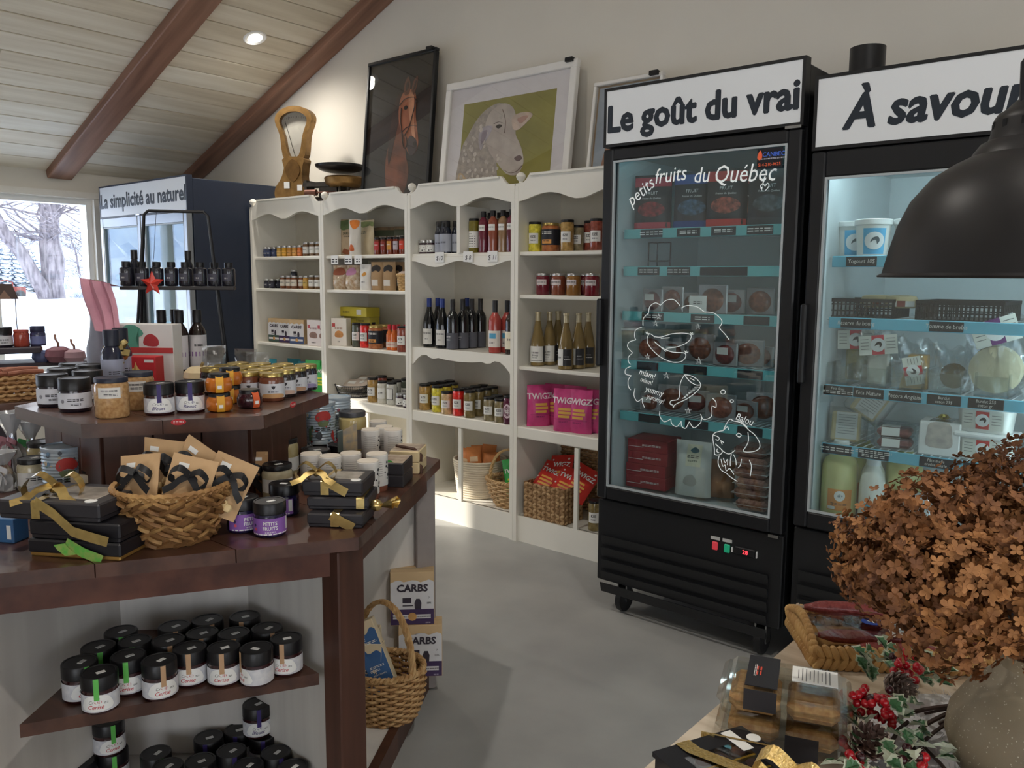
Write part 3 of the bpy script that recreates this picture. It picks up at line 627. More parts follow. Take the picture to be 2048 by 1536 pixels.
for z in (.47,):
    ob('shelf', MB().prism([(-2.012, .632), (-1.698, 1.237), (-2.07, 1.262), (-2.345, 1.035)], z-.032, z, plane='xy').mesh(walnut), isl)
# raised tier
UC = Vector((-2.54, 1.335)); US = .475
UV = [Vector((UC.x+US*cos(PI/3*i), UC.y+US*sin(PI/3*i))) for i in range(6)]
ut = ob('upper_tier_top', MB().prism([(UC.x+(v.x-UC.x)*.97, UC.y+(v.y-UC.y)*.97) for v in UV], 1.058, 1.068, plane='xy').mesh(walnut), isl)
for a, b in zip((.9, 1.1, 1.335, 1.56), (1.1, 1.335, 1.56, 1.78)):
    pl = hexclip(UV, a+.001, b-.001); ob('plank', MB().prism([(v.x, v.y) for v in pl], 1.062, 1.1, plane='xy').mesh(walnut), ut)
for i in range(6):
    k = .82; a = UC+(UV[i]-UC)*k; b = UC+(UV[(i+1) % 6]-UC)*k; n_ = (b-a)
    for j in range(3):
        p = a.lerp(b, (j+.5)/3); ob('riser_board', MB().bbox((p.x, p.y, .954), (n_.length/3-.003, .02, .208), .002, rz=math.atan2(n_.y, n_.x)).mesh(walnut_v), isl)
# two small red oval stickers on the tier edge
for u, v in ((357, 844), (585, 809)):
    i = 5 if u < 500 else 0; a, b = UV[i], UV[(i+1) % 6]; nrm = Vector(((b-a).y, -(b-a).x)).normalized(); dd = sight(u, v); tt = ((a-Vector((0, 0))).dot(nrm))/(dd.x*nrm.x+dd.y*nrm.y); q = Vector((0, 0, EYE))+dd*tt
    mb = MB(); s_ = math.atan2((b-a).y, (b-a).x); mb.prism(disc(0, 0, .02, 18, .009), -.0012, 0); o = ob('sticker', mb.mesh(M((196, 40, 48), .4, var=0)), isl, (q.x+nrm.x*.001, q.y+nrm.y*.001, q.z), s_)
    mb = MB(); text(mb, 'nouveau', .0075, 0, -.0025, w_flat(-.0016)); ob('lettering', mb.mesh(M((245, 240, 235), .5, var=0)), o)

# ================================================================== pale wooden table
TX0, TY1, TZ = -.605, 1.93, .75
ash = wood((188, 170, 146), (222, 209, 190), .5, 0, 7, .1)
tb = thing('display_table', 'pale ash display table with a rounded corner under the pendant lamp', 'table')
pts = [(.9, -.4), (.9, TY1)]+[(TX0+.07-.07*sin(a*PI/12), TY1-.07+.07*cos(a*PI/12)) for a in range(7)]+[(TX0, -.4)]
ob('table_top', MB().prism(pts, TZ-.035, TZ, plane='xy').mesh(ash), tb)
for x in (TX0+.1, .8):
    for y in (-.3, TY1-.1): ob('leg', MB().bbox((x, y, (TZ-.035)/2), (.06, .06, TZ-.035), .004).mesh(ash), tb)
ob('rail', MB().box((TX0+.1, .7, TZ-.07), (.025, 1.9, .07)).box((.15, TY1-.1, TZ-.07), (1.2, .025, .07)).mesh(ash), tb)

# ================================================================== black pendant lamp over the table
LP = Vector((0, 0, EYE))+sight(2062, 556)*1.27; K = 1.27/F
lamp_m = M((30, 29, 30), .42, var=.02, spec=.4)
pd = thing('pendant_lamp', 'large black metal dome pendant lamp hanging over the table', 'pendant lamp', (LP.x, LP.y, LP.z))
prof = [(282, 0), (284, 3), (274, 8), (262, 60), (250, 105), (228, 155), (192, 200), (152, 226), (128, 238), (124, 240)]
inn = [(r-3, z+1) for r, z in prof[2:]][::-1]
ob('shade', MB().lathe([(r*K, z*K) for r, z in inn+[(276, 3)]+prof], 64).mesh(lamp_m, sharp=50), pd)
nk = ob('collar', MB().lathe([(r*K, z*K) for r, z in ((60, 238), (124, 238), (120, 246), (107, 264), (95, 270), (91, 283), (88, 306), (86, 312), (80, 321), (66, 330), (57, 340), (50, 346), (46, 346))], 40).mesh(lamp_m), pd)
for k in range(14):
    a = 2*PI*k/14; r = 88.5*K; ob('vent_slot', MB().box((0, 0, 0), (.002, .008, .014)).mesh(M((8, 8, 8), .8, var=0)), nk, (r*cos(a), r*sin(a), 296*K), a)
br = MB()
for a in (0.9, 0.9+PI):
    c_, s_ = cos(a), sin(a); br.tube([(46*K*c_, 46*K*s_, 340*K), (50*K*c_, 50*K*s_, 412*K), (38*K*c_, 38*K*s_, 425*K), (14*K*c_, 14*K*s_, 440*K)], .009, 8)
ob('bracket', br.lathe([(r*K, z*K) for r, z in ((4, 436), (18, 438), (14, 455), (10, 470), (12, 485), (30, 500), (28, 508), (6, 510))], 24).lathe([(r*K, z*K) for r, z in ((20, 346), (30, 350), (30, 400), (16, 410), (12, 438))], 20).mesh(lamp_m), pd)
ob('cord', MB().cyl((0, 0, 505*K), (0, 0, zc(LP.x)-LP.z), .004, 8).mesh(black2), pd)
ob('bulb', MB().lathe([(.004, .05), (.02, .055), (.03, .08), (.028, .1), (.014, .13), (.013, .17)], 18).mesh(M((255, 240, 215), .3, var=0, emit=2)), pd)
# ================================================================== goods: reusable jars, bottles, pouches, cartons
gold_lid = M((190, 168, 104), .28, metal=.9, var=.03); silver_lid = M((200, 200, 200), .3, metal=.9, var=.03); dark_lid = M((24, 23, 26), .35, var=.03); white_lid = M((236, 236, 234), .4, var=0)
lab_white = M((236, 236, 232), .55, var=.02); ink = M((44, 42, 48), .6, var=0); stk = M((240, 240, 238), .6, var=0)
def fill(c, c2=None, s=60): return M(c, .18, color2=c2, var=.1, scale=s, coat=.6)
def jar_kind(r, h, body, lid, lid_h=.018, lid_r=None, neck=.9, label=None, texts=(), seal=None, sticker=False, n=20, foot=.94, marks=()):
    """label=(z0, z1, width in arc length, material); texts=(string, size, x, z, material, bold, shear); marks=(outline, material) printed on the label"""
    lr = lid_r or r*.94; hb = h-lid_h; K = []
    K.append(('body', MB().lathe([(r*foot*.6, 0), (r*foot, .001), (r, .006), (r, hb-.012), (r*.97, hb-.006), (r*neck, hb-.001), (r*neck, hb+.004)], n).mesh(body)))
    K.append(('lid', MB().lathe([(lr*.97, hb), (lr, hb+.0015), (lr, h-.003), (lr*.96, h-.0004), (lr*.86, h-.0004), (lr*.84, h-.0018), (.001, h-.0018)], n).mesh(lid)))
    if label:
        z0, z1, w, m = label; R = r+.0006; mb = MB(); patch(mb, -w/2, w/2, z0, z1, w_cyl(R), 14); K.append(('label', mb.mesh(m, fix=False))); li = 2
        for pts, m2 in marks: mb = MB(); blob(mb, pts, w_cyl(R+.0004)); K.append(('print', mb.mesh(m2, fix=False), li))
        for s_, sz, x, z, m2, bo, sh in texts: mb = MB(); text(mb, s_, sz, x, z, w_cyl(R+.0008), bo, sh); K.append(('lettering', mb.mesh(m2, fix=False), li))
    if seal:
        R = max(r, lr)+.0012; w = .012; mb = MB(); patch(mb, -w/2, w/2, hb-.02, h-.001, w_cyl(R), 3); K.append(('seal_strip', mb.mesh(seal, fix=False)))
    if sticker: K.append(('price_sticker', MB().box((r*.1, -r*.1, h-.0012), (r*.5, r*.28, .001), rz=.5).mesh(stk)))
    return kind(*K)
def bottle_kind(prof, body, cap, capm, label=None, texts=(), n=20, marks=(), neck_ring=None):
    K = [('body', MB().lathe(prof, n).mesh(body)), ('cap', MB().lathe(cap, n).mesh(capm))]
    if label:
        z0, z1, w, m = label; R = max(r for r, z in prof)+.0006; mb = MB(); patch(mb, -w/2, w/2, z0, z1, w_cyl(R), 14); K.append(('label', mb.mesh(m, fix=False)))
        for pts, m2 in marks: mb = MB(); blob(mb, pts, w_cyl(R+.0004)); K.append(('print', mb.mesh(m2, fix=False), 2))
        for s_, sz, x, z, m2, bo, sh in texts: mb = MB(); text(mb, s_, sz, x, z, w_cyl(R+.0008), bo, sh); K.append(('lettering', mb.mesh(m2, fix=False), 2))
    return kind(*K)
def pouch_fn(w, h, d):
    def f(x, z):
        a = max(0.0, 1-abs(2*x/w)**2.6)**.6; t = z/h; b = 1.0 if t < .35 else max(.04, 1-((t-.35)/.6)**1.6) if t < .95 else .04
        c = min(1, .55+t*2.5); return d/2*a*b*c+.001
    return f
def pouch_kind(w, h, d, m, texts=(), marks=(), rag=.0, top=None):
    f = pouch_fn(w, h, d); mb = MB(); rg = random.Random(int(w*1e4)+int(h*1e4))
    ph = [rg.uniform(0, 6) for _ in range(4)]
    def cr(x, z): return .0016*sin(x*120+ph[0]+z*50)*sin(z*95+ph[1])
    def wav(x, z): return .012*sin(x*9+ph[2])*(z/h)**3*rag
    mb.grid(lambda a, b: ((a-.5)*w*(1-.03*sin(PI*b)), -f((a-.5)*w, b*h)+cr(a*w, b*h)+wav((a-.5)*w, b*h), b*h), 10, 12)
    mb.grid(lambda a, b: ((.5-a)*w*(1-.03*sin(PI*b)), f((.5-a)*w, b*h)+wav((.5-a)*w, b*h), b*h), 10, 12)
    mb.grid(lambda a, b: ((a-.5)*w, (b*2-1)*f((a-.5)*w, 0), 0), 10, 1)
    wp = lambda x, z, e=.0022: (x, -f(x, z)-e+wav(x, z), z)
    K = [('pouch', mb.mesh(m, fix=False))]
    for pts, m2 in marks:
        if len(pts) == 4 and not isinstance(pts[0], tuple): p = MB(); patch(p, *pts, wp, 6, 5)
        else: p = MB(); blob(p, pts, lambda x, z: wp(x, z, .003))
        K.append(('print', p.mesh(m2, fix=False), 0))
    for s_, sz, x, z, m2, bo, sh in texts: p = MB(); text(p, s_, sz, x, z, lambda a, b: wp(a, b, .004), bo, sh); K.append(('lettering', p.mesh(m2, fix=False), 0))
    if top: K.append(('top_seal', MB().box((0, 0, h-.008), (w*.99, .004, .018)).mesh(top), 0))
    return kind(*K)
def carton_kind(w, d, h, m, marks=(), texts=(), bev=.002, flap=True, y=None):
    """front face at y=-d/2; marks as (x0,x1,z0,z1) or outlines"""
    K = [('carton', MB().bbox((0, 0, h/2), (w, d, h), bev).mesh(m))]; wp = lambda e: w_flat(-d/2-e)
    for i, (pts, m2) in enumerate(marks):
        p = MB()
        if not isinstance(pts[0], tuple): patch(p, *pts, wp(.0006+.0002*i), 1)
        else: blob(p, pts, wp(.0006+.0002*i))
        K.append(('print', p.mesh(m2, fix=False), 0))
    for s_, sz, x, z, m2, bo, sh in texts: p = MB(); text(p, s_, sz, x, z, wp(.0022), bo, sh); K.append(('lettering', p.mesh(m2, fix=False), 0))
    if flap: K.append(('flap_seam', MB().box((0, 0, h+.0003), (w*.98, .0016, .0006)).mesh(M((150, 140, 125), .7, var=0)), 0))
    return kind(*K)
def ribbon(mb, path, w, side):
    """a band of width w along the path; side = its width direction"""
    s_ = Vector(side).normalized()*w/2; V = []; P = [Vector(p) for p in path]
    for p in P: V += [p-s_, p+s_]
    return mb.add(V, [(2*i, 2*i+1, 2*i+3, 2*i+2) for i in range(len(P)-1)], True)
def bow_parts(t, m, loc, k=1.0, rz=0.0, rx=0.0, tails=True, up=None):
    """loops, tails and knot of a tied bow, lying in its own x-z plane facing -y"""
    b = ob('bow', MB().ball((0, 0, 0), .011*k, 8, 5, (1, .8, 1)).mesh(m), up or t, loc, rot=(rx, 0, rz))
    for s_ in (-1, 1):
        L_ = [(s_*.055*k*sin(PI*i/12)*(.9+.1*cos(i)), -.006*k-.018*k*sin(2*PI*i/12), .016*k*sin(2*PI*i/12+.3)*1.0) for i in range(13)]
        ob('loop', ribbon(MB(), L_, .022*k, (0, .35, 1)).mesh(m, fix=False), b)
        if tails: ob('tail', ribbon(MB(), [(s_*.003*k, -.008*k, 0), (s_*.022*k, -.012*k, -.018*k), (s_*.034*k, -.008*k, -.036*k), (s_*.056*k, -.012*k, -.055*k)], .02*k, (s_*.55, 0, 1)).mesh(m, fix=False), b)
    return b
def weave_basket(t, rx0, ry0, rx1, ry1, h, rows, stakes, sr, m, m2=None, rim=True, amp=None, bulge=0.0, base=True, z0=0.0, rowname='weave_row'):
    """round wicker basket: every woven row is a part, stakes stand between"""
    amp = amp or sr*1.1; N = stakes*4
    def R(tz): q = bulge*sin(PI*tz); return rx0+(rx1-rx0)*tz+q, ry0+(ry1-ry0)*tz+q
    for j in range(rows):
        tz = (j+.5)/rows; a, b = R(tz); mb = MB()
        mb.tube([((a+amp*cos(stakes/2*th+PI*j))*cos(th), (b+amp*cos(stakes/2*th+PI*j))*sin(th), z0+h*tz) for th in (2*PI*i/N for i in range(N))], sr, 5, True, flat=max(1.0, h/rows/2/sr*.98)); ob(rowname, mb.mesh(m), t)
    mb = MB()
    for i in range(stakes):
        th = 2*PI*i/stakes; mb.tube([(R(q)[0]*cos(th), R(q)[1]*sin(th), z0+h*q) for q in (0, .25, .5, .75, 1)], sr*.8, 5)
    ob('stakes', mb.mesh(m2 or m), t)
    if base: ob('basket_base', MB().lathe([(.001, 0), (1, 0), (1, .006), (.001, .006)], 32, (0, 0, z0), sx=rx0, sy=ry0).mesh(m2 or m), t)
    if rim:
        a, b = R(1); mb = MB(); n = 26
        for k in range(2): mb.tube([((a+sr*1.1*cos(n*th+PI*k))*cos(th), (b+sr*1.1*cos(n*th+PI*k))*sin(th), z0+h+sr*1.1*sin(n*th+PI*k)) for th in (2*PI*i/(n*5) for i in range(n*5))], sr*1.15, 5, True)
        ob('rim', mb.mesh(m), t)
def basket_handle(t, a, hz, r, m, ry=0.0, z0=0.0, turn=0.0):
    mb = MB(); c_, s_ = cos(turn), sin(turn)
    for k in range(3):
        P = []
        for i in range(41):
            th = PI*i/40; q = 14*th+2*PI*k/3; x = -a*cos(th)+r*.55*cos(q)*cos(th); y_ = r*.55*sin(q); z = z0+hz*sin(th)**.9; P.append((x*c_-y_*s_, x*s_+y_*c_, z))
        mb.tube(P, r*.62, 5)
    ob('handle', mb.mesh(m), t)
wick = M((196, 160, 112), .6, color2=(168, 128, 82), scale=40); wick2 = M((172, 130, 84), .65, color2=(140, 100, 62), scale=40); seagrass = M((176, 140, 96), .7, color2=(128, 96, 62), scale=30, bump=.3)
kraft = M((190, 150, 108), .75, var=.05, scale=30); kraft2 = M((202, 166, 124), .75, var=.05)
blackrib = M((22, 22, 26), .45, var=.05); goldrib = M((214, 186, 122), .24, metal=.92, var=.12, scale=60)
OBJS = 'on the shelf'
def at_shelf(u, z, y, v=None):
    """point on a bookcase shelf at depth y that shows at column u"""
    vv = 560
    for _ in range(4):
        p = ony(u, vv, y); q = Vector((p.x, y, z))-Vector((0, 0, EYE)); vv = 768-F*q.dot(_up)/q.dot(_fw)
    return Vector((ony(u, vv, y).x, y, z))
def row(K, name, cat, desc, where, items, group, z, first=0, turn=None):
    """items = (column, depth); named in order from the window end"""
    for i, it in enumerate(items):
        p = at_shelf(it[0], z, it[1]); kk = K[i % len(K)] if isinstance(K[0], list) else K
        lb = '%s, %s from the window, %s' % (desc, ORD[first+i], where) if len(items) > 1 else '%s %s' % (desc, where)
        spawn(kk, name, lb, cat, p, (facing(p)*.35+random.uniform(-.15, .15)) if turn is None else turn, group)
# --- jar and bottle kinds
def ez(r, h, body, lid=dark_lid): return jar_kind(r, h, body, lid, .014, r*.98, .93, (h*.28, h*.62, r*1.7, lab_white), (('EZE', r*.5, 0, h*.47, ink, .02, 0), ('olives', r*.26, 0, h*.36, ink, 0, 0)))
KJ = {}
KJ['navy'] = jar_kind(.021, .075, fill((60, 70, 100)), silver_lid, .014, label=(.012, .045, .05, M((58, 72, 112), .5)), texts=(('miel', .01, 0, .026, lab_white, 0, 0),))
for k, c in (('honey1', (200, 160, 80)), ('honey2', (216, 160, 48)), ('honey3', (200, 140, 62)), ('honey4', (206, 150, 70)), ('honey5', (206, 110, 50))):
    KJ[k] = jar_kind(.0215, .08, fill(c), silver_lid, .014, label=(.012, .045, .045, M(tuple(min(255, x+30) for x in c), .5)), texts=(('miel', .01, 0, .026, ink, 0, 0),))
KJ['whitetall'] = jar_kind(.025, .1, fill((110, 80, 50)), silver_lid, .014, label=(.02, .068, .07, lab_white), texts=(('gelée', .011, 0, .045, ink, 0, 0),))
KJ['whitemid'] = jar_kind(.025, .095, fill((120, 70, 40)), silver_lid, .014, label=(.02, .068, .07, M((228, 220, 206), .5)), texts=(('confit', .011, 0, .042, ink, 0, 0),))
KJ['ochre'] = jar_kind(.025, .095, fill((200, 150, 70)), silver_lid, .014, label=(.02, .06, .05, M((214, 180, 96), .5)), texts=(('confit', .011, 0, .042, ink, 0, 0),))
KJ['darksmall'] = jar_kind(.026, .07, fill((40, 40, 52)), silver_lid, .014, label=(.012, .042, .06, M((60, 62, 78), .5)), texts=(('sel', .011, 0, .024, lab_white, 0, 0),))
for k, c in (('spice1', (190, 60, 60)), ('spice2', (150, 60, 50)), ('spice3', (214, 150, 60)), ('spice4', (205, 196, 205)), ('spice5', (220, 70, 50))):
    KJ[k] = jar_kind(.0215, .112, fill((120, 50, 30)), dark_lid, .014, label=(.03, .085, .04, M(c, .5)), texts=(('épices', .009, 0, .06, lab_white if k != 'spice4' else ink, 0, 0),))
KJ['dotjar'] = jar_kind(.03, .085, fill((60, 40, 50)), silver_lid, .018, label=(.012, .055, .15, lab_white), marks=[(disc(x, z, s_), ink) for x, z, s_ in ((-.015, .03, .003), (.004, .022, .004), (.012, .04, .002), (-.004, .044, .002), (.018, .026, .003), (-.02, .046, .002))])
KJ['oliveoil'] = jar_kind(.032, .2, fill((120, 110, 40)), dark_lid, .014, label=(.03, .125, .18, lab_white), marks=[(disc((i % 4-1.5)*.012, .04+.014*(i//4), .003), ink) for i in range(22)])
mixes = [(150, 120, 70), (186, 176, 60), (176, 150, 110), (190, 40, 36), (110, 96, 60), (64, 70, 60), (120, 110, 84), (116, 104, 74), (96, 30, 52), (120, 60, 48)]
for k, c in enumerate(mixes): KJ['ez%d' % k] = ez(.036, .165 if k not in (2, 6, 7) else .14, fill(c, tuple(min(255, int(x*1.35)) for x in c), 45))
KJ['bigdark'] = jar_kind(.05, .155, fill((150, 84, 46), (190, 120, 70), 50), gold_lid, .016, .046, .86, (.035, .12, .22, M((28, 30, 40), .5)), (('piments', .018, -.01, .095, lab_white, 0, 0), ('rôtis', .014, -.012, .05, ink, 0, 0)), marks=[([(-.04, .043), (.02, .043), (.02, .065), (-.04, .065)], M((226, 160, 84), .5))])
for k, c in (('jam1', (110, 30, 46)), ('jam2', (130, 70, 50)), ('jam3', (150, 104, 50)), ('jam4', (120, 26, 40))):
    KJ[k] = jar_kind(.04, .118, fill(c), silver_lid, .013, .037, .86, (.055, .085, .062, M((226, 216, 216), .55)), (('confiture', .011, 0, .068, ink, 0, .2),))
KJ['purplelogo'] = jar_kind(.037, .165, fill((86, 30, 56)), dark_lid, .014, label=(.03, .125, .07, M((96, 34, 62), .5)), texts=(('ZZ', .02, 0, .07, lab_white, 0, 0),), marks=[(smooth_loop([(0, .12), (.022, .1), (.026, .08), (.022, .05), (0, .036), (-.022, .05), (-.026, .08), (-.022, .1)], 2), M((226, 206, 214), .5)), (smooth_loop([(0, .114), (.019, .097), (.022, .08), (.019, .054), (0, .042), (-.019, .054), (-.022, .08), (-.019, .097)], 2), M((96, 34, 62), .5))])
KJ['whitefeta'] = jar_kind(.036, .15, fill((200, 196, 180), (226, 224, 214), 40), dark_lid, .014, label=(.035, .105, .06, lab_white), texts=(('ail', .02, 0, .065, ink, 0, 0),))
KJ['framed'] = jar_kind(.036, .15, fill((196, 196, 186), (220, 220, 212), 40), dark_lid, .014, label=(.035, .11, .05, ink), marks=[([(-.021, .039), (.021, .039), (.021, .106), (-.021, .106)], lab_white)])
# bottles
bord = [(.03, 0), (.036, .003), (.037, .01), (.037, .185), (.034, .2), (.022, .222), (.0145, .235), (.0138, .295), (.0145, .296), (.0145, .3)]
burg = [(.032, 0), (.039, .003), (.04, .01), (.04, .14), (.036, .17), (.026, .205), (.018, .23), (.0145, .255), (.014, .295), (.0145, .3)]
capt = [(.0152, .232), (.0152, .3), (.0145, .3025), (.001, .3025)]
winem = M((14, 16, 20), .12, var=0, coat=.5)
KJ['wine_blue'] = bottle_kind(burg, winem, [(.0152, .245), (.0152, .3), (.0142, .3025), (.001, .3025)], M((34, 56, 130), .35, var=.02), (.02, .115, .075, M((226, 224, 218), .6)), (('vin rouge', .013, 0, .085, ink, 0, .2), ('2022', .01, 0, .05, ink, 0, 0)))
KJ['wine_black'] = bottle_kind(bord, winem, capt, M((34, 33, 36), .4, var=.02), (.005, .1, .12, M((92, 94, 104), .6)), (('cuvée', .015, -.012, .07, lab_white, 0, 0), ('réserve', .009, -.014, .056, lab_white, 0, 0)))
KJ['rose'] = bottle_kind(bord, M((196, 84, 76), .12, var=.03, trans=.25, coat=.4), capt, M((34, 33, 36), .4, var=.02), (.035, .13, .11, M((236, 228, 220), .6)), (('rosé', .016, 0, .055, ink, 0, .2),), marks=[([(-.02, .085), (.024, .085), (.024, .115), (-.02, .115)], M((90, 170, 210), .5))])
KJ['wine_cream'] = bottle_kind(bord, M((40, 30, 28), .12, var=0, coat=.5), capt, M((34, 33, 36), .4, var=.02), (.03, .13, .11, M((238, 230, 206), .6)), (('blanc', .016, 0, .08, ink, 0, .2),))
cid = [(.032, 0), (.0405, .003), (.041, .012), (.041, .11), (.036, .145), (.027, .19), (.018, .23), (.0145, .255), (.014, .292), (.0165, .294), (.0165, .302), (.013, .303)]
cider_m = M((172, 146, 92), .08, var=.03, trans=.45, coat=.5)
KJ['cider'] = bottle_kind(cid, cider_m, [(.0148, .252), (.0148, .29), (.017, .292), (.017, .303), (.001, .3035)], M((196, 184, 152), .3, var=.03, metal=.3), (.022, .112, .12, lab_white), (('VIN DES', .013, -.016, .072, ink, .01, 0), ('ÉPINES', .013, -.016, .057, ink, .01, 0), ('cidre fin', .007, -.018, .046, ink, 0, 0)), marks=[([(.034, .022), (.06, .022), (.06, .112), (.034, .112)], M((46, 46, 50), .5)), ([(-.05, .03), (.028, .03), (.028, .032), (-.05, .032)], ink)])
KJ['cider_back'] = bottle_kind(cid, cider_m, [(.0148, .252), (.0148, .29), (.017, .292), (.017, .303), (.001, .3035)], M((196, 184, 152), .3, var=.03, metal=.3), (.022, .112, .12, lab_white), (('CUSH', .013, -.02, .062, ink, .01, 0),), marks=[([(.008, .022), (.06, .022), (.06, .112), (.008, .112)], M((46, 46, 50), .5)), ([(.014, .055), (.05, .055), (.05, .058), (.014, .058)], lab_white), ([(.014, .07), (.04, .07), (.04, .073), (.014, .073)], lab_white)])
tallp = [(.02, 0), (.0285, .002), (.029, .006), (.029, .17), (.026, .185), (.0135, .2), (.0125, .225), (.0125, .235)]
for k, c in (('vin1', (130, 50, 70)), ('vin2', (170, 92, 70)), ('vin3', (176, 140, 104)), ('vin4', (120, 48, 66))):
    KJ[k] = bottle_kind(tallp, M(c, .1, var=.04, trans=.3, coat=.5), [(.0155, .205), (.0155, .236), (.015, .237), (.001, .237)], dark_lid, (.125, .16, .042, lab_white), (('vinaigre', .009, 0, .14, ink, 0, .2),), n=16)
KJ['darkbottle'] = bottle_kind([(.024, 0), (.0335, .002), (.034, .006), (.034, .125), (.03, .14), (.024, .155), (.0235, .165)], M((26, 32, 48), .15, var=0, coat=.5), [(.0265, .155), (.0265, .19), (.025, .1925), (.001, .1925)], dark_lid, (.01, .115, .13, M((168, 172, 184), .5)), (('sauce', .014, 0, .06, ink, 0, 0),))
KJ['hotsauce'] = bottle_kind([(.018, 0), (.0225, .002), (.0225, .1), (.018, .115), (.011, .128), (.0105, .14)], fill((216, 110, 44)), [(.0135, .135), (.0125, .165), (.0115, .167), (.001, .167)], M((196, 30, 46), .35, var=.02), (.02, .055, .08, M((232, 214, 200), .5)), (('piquante', .008, 0, .035, M((190, 40, 30), .5, var=0), 0, 0),), n=14)
# ================================================================== goods on the bookcase shelves
g1 = 'jars on the window-end bookcase'; A1 = 'top shelf beside blue cooler'; B1 = 'second shelf beside blue cooler'
for i, (u, k, desc) in enumerate(((527, 'navy', 'small navy label jar'), (538, 'navy', 'small navy label jar'), (549, 'navy', 'small navy label jar'), (559.5, 'honey1', 'small pale honey jar'), (570, 'honey2', 'small yellow honey jar'), (580, 'honey3', 'small amber honey jar'), (590, 'honey4', 'small golden honey jar'), (600.5, 'honey5', 'small orange honey jar'))):
    p = at_shelf(u, 1.645, 3.62); spawn(KJ[k], 'honey_jar', '%s with silver lid, %s from the window, %s' % (desc, ORD[i], A1), 'jar', p, facing(p)*.4, g1)
row(KJ['whitetall'], 'jelly_jar', 'jar', 'white label jelly jar, silver lid', A1, ((613, 3.62), (626, 3.62), (638, 3.62)), g1, 1.645)
row(KJ['whitetall'], 'jelly_jar', 'jar', 'half hidden white label jelly jar', A1, ((619.5, 3.70), (632, 3.70)), g1, 1.645)
row(KJ['darksmall'], 'salt_jar', 'jar', 'small dark jar with silver lid', B1, ((531, 3.62), (545, 3.61), (556, 3.66)), g1, 1.412)
row([KJ['whitemid'], KJ['whitemid'], KJ['whitemid'], KJ['whitemid'], KJ['ochre'], KJ['whitetall'], KJ['whitetall']], 'confit_jar', 'jar', 'pale label confit jar, silver lid', B1, ((567, 3.62), (579, 3.62), (591, 3.61), (602.5, 3.64), (613, 3.62), (624.5, 3.61), (636.5, 3.61)), g1, 1.412)
p = at_shelf(589, 1.412, 3.72); q = spawn(KJ['darksmall'], 'salt_jar', 'small dark jar standing on another jar, second shelf beside blue cooler', 'jar', p+Vector((0, 0, .07)), 0, g1); spawn(KJ['darksmall'], 'salt_jar', 'small dark jar under another jar, back of second shelf beside blue cooler', 'jar', p, 0, g1)
pur = M((70, 52, 92), .5, var=.02); grn = M((70, 92, 84), .5, var=.02); blu = M((70, 88, 128), .5, var=.02); cream = M((232, 222, 204), .6, var=.02); tan_c = M((214, 184, 142), .6, var=.02)
def carbs_kind(w, d, h, base, k=1.0, big=False):
    sil = M((60, 54, 66), .6, var=0)
    pts = [(-w/2+.001, h*.27), (w/2-.001, h*.27), (w/2-.001, h*.8)]+[(w/2-.004-(w-.008)*i/10, h*(.83+.025*sin(i*1.7))) for i in range(11)]+[(-w/2+.001, h*.8)]
    mk = [(pts, M((226, 226, 230), .55, var=.02)), ((-w/2+.001, w/2-.001, .002, h*.3), base), ((-w*.44, w*.42, h*.12, h*.2), M((222, 220, 224), .5, var=0)), (disc(0, h*.16, w*.1, 12), M((206, 158, 98), .5, var=.15)), ((-w*.22, -w*.02, h*.42, h*.52), sil), ((-w*.22, w*.02, h*.36, h*.38), sil), ([(w*.06, h*.3), (w*.2, h*.3), (w*.21, h*.42), (w*.17, h*.5), (w*.09, h*.5), (w*.05, h*.42)], sil)]
    tx = [('CARBS', w*.235, 0, h*.64, sil, .035, .05)]
    if big: tx += [('7', w*.06, w*.38, h*.5, ink, 0, 0), ('100%', w*.06, w*.37, h*.4, ink, 0, 0), ('everything bagel', w*.04, -w*.28, h*.15, ink, 0, 0), ('bagel plain-goût', w*.04, w*.28, h*.15, ink, 0, 0), ('175 g', w*.045, w*.36, h*.03, M((200, 190, 210), .5, var=0), 0, 0)]
    return carton_kind(w, d, h, tan_c, mk, tx)
C1 = 'third shelf beside blue cooler'
for i, (u, b, y) in enumerate(((548, grn, 3.60), (569, pur, 3.60), (592, blu, 3.60))):
    p = at_shelf(u, 1.008, y); p.y += .03; spawn(carbs_kind(.128, .06, .178, b), 'pasta_carton', 'cream cracker carton with %s band, %s' % (('green', 'purple', 'blue')[i], C1), 'box', p, rad(18) if i == 2 else rad(6), 'cartons on the window-end bookcase')
mush = carton_kind(.115, .05, .185, M((236, 228, 228), .5, var=.02), [((-.05, -.03, .125, .15), M((200, 90, 100), .5, var=0)), (smooth_loop([(-.03, .06), (-.035, .085), (-.01, .1), (.02, .095), (.035, .075), (.025, .055)], 3), M((160, 130, 120), .6, var=.2))], [('risotto', .016, 0, .12, M((150, 100, 110), .5, var=0), 0, 0), ('funghi', .012, 0, .02, ink, 0, 0)])
for i, u in enumerate((625, 645)): p = at_shelf(u, 1.008, 3.585); p.y += .03; spawn(mush, 'risotto_carton', 'pink and white risotto carton %s, %s' % (('next to cracker cartons', 'against the bookcase side')[i], C1), 'box', p, rad(16), 'cartons on the window-end bookcase')
teal_p = pouch_kind(.15, .2, .07, M((56, 140, 158), .35, var=.12), [('TWIGZ', .03, 0, .11, lab_white, .02, 0)], [((-.05, .05, .04, .08), M((226, 206, 70), .5))], .3)
for i, (u, y, rz_) in enumerate(((541, 3.64, .2), (590, 3.76, .1), (610, 3.68, 0), (628, 3.76, .1))): p = at_shelf(u, .67, y); spawn(teal_p, 'snack_pouch', 'teal snack pouch, %s from the window, on ledge beside blue cooler' % ORD[i], 'pouch', p, rz_, 'teal snack pouches', )
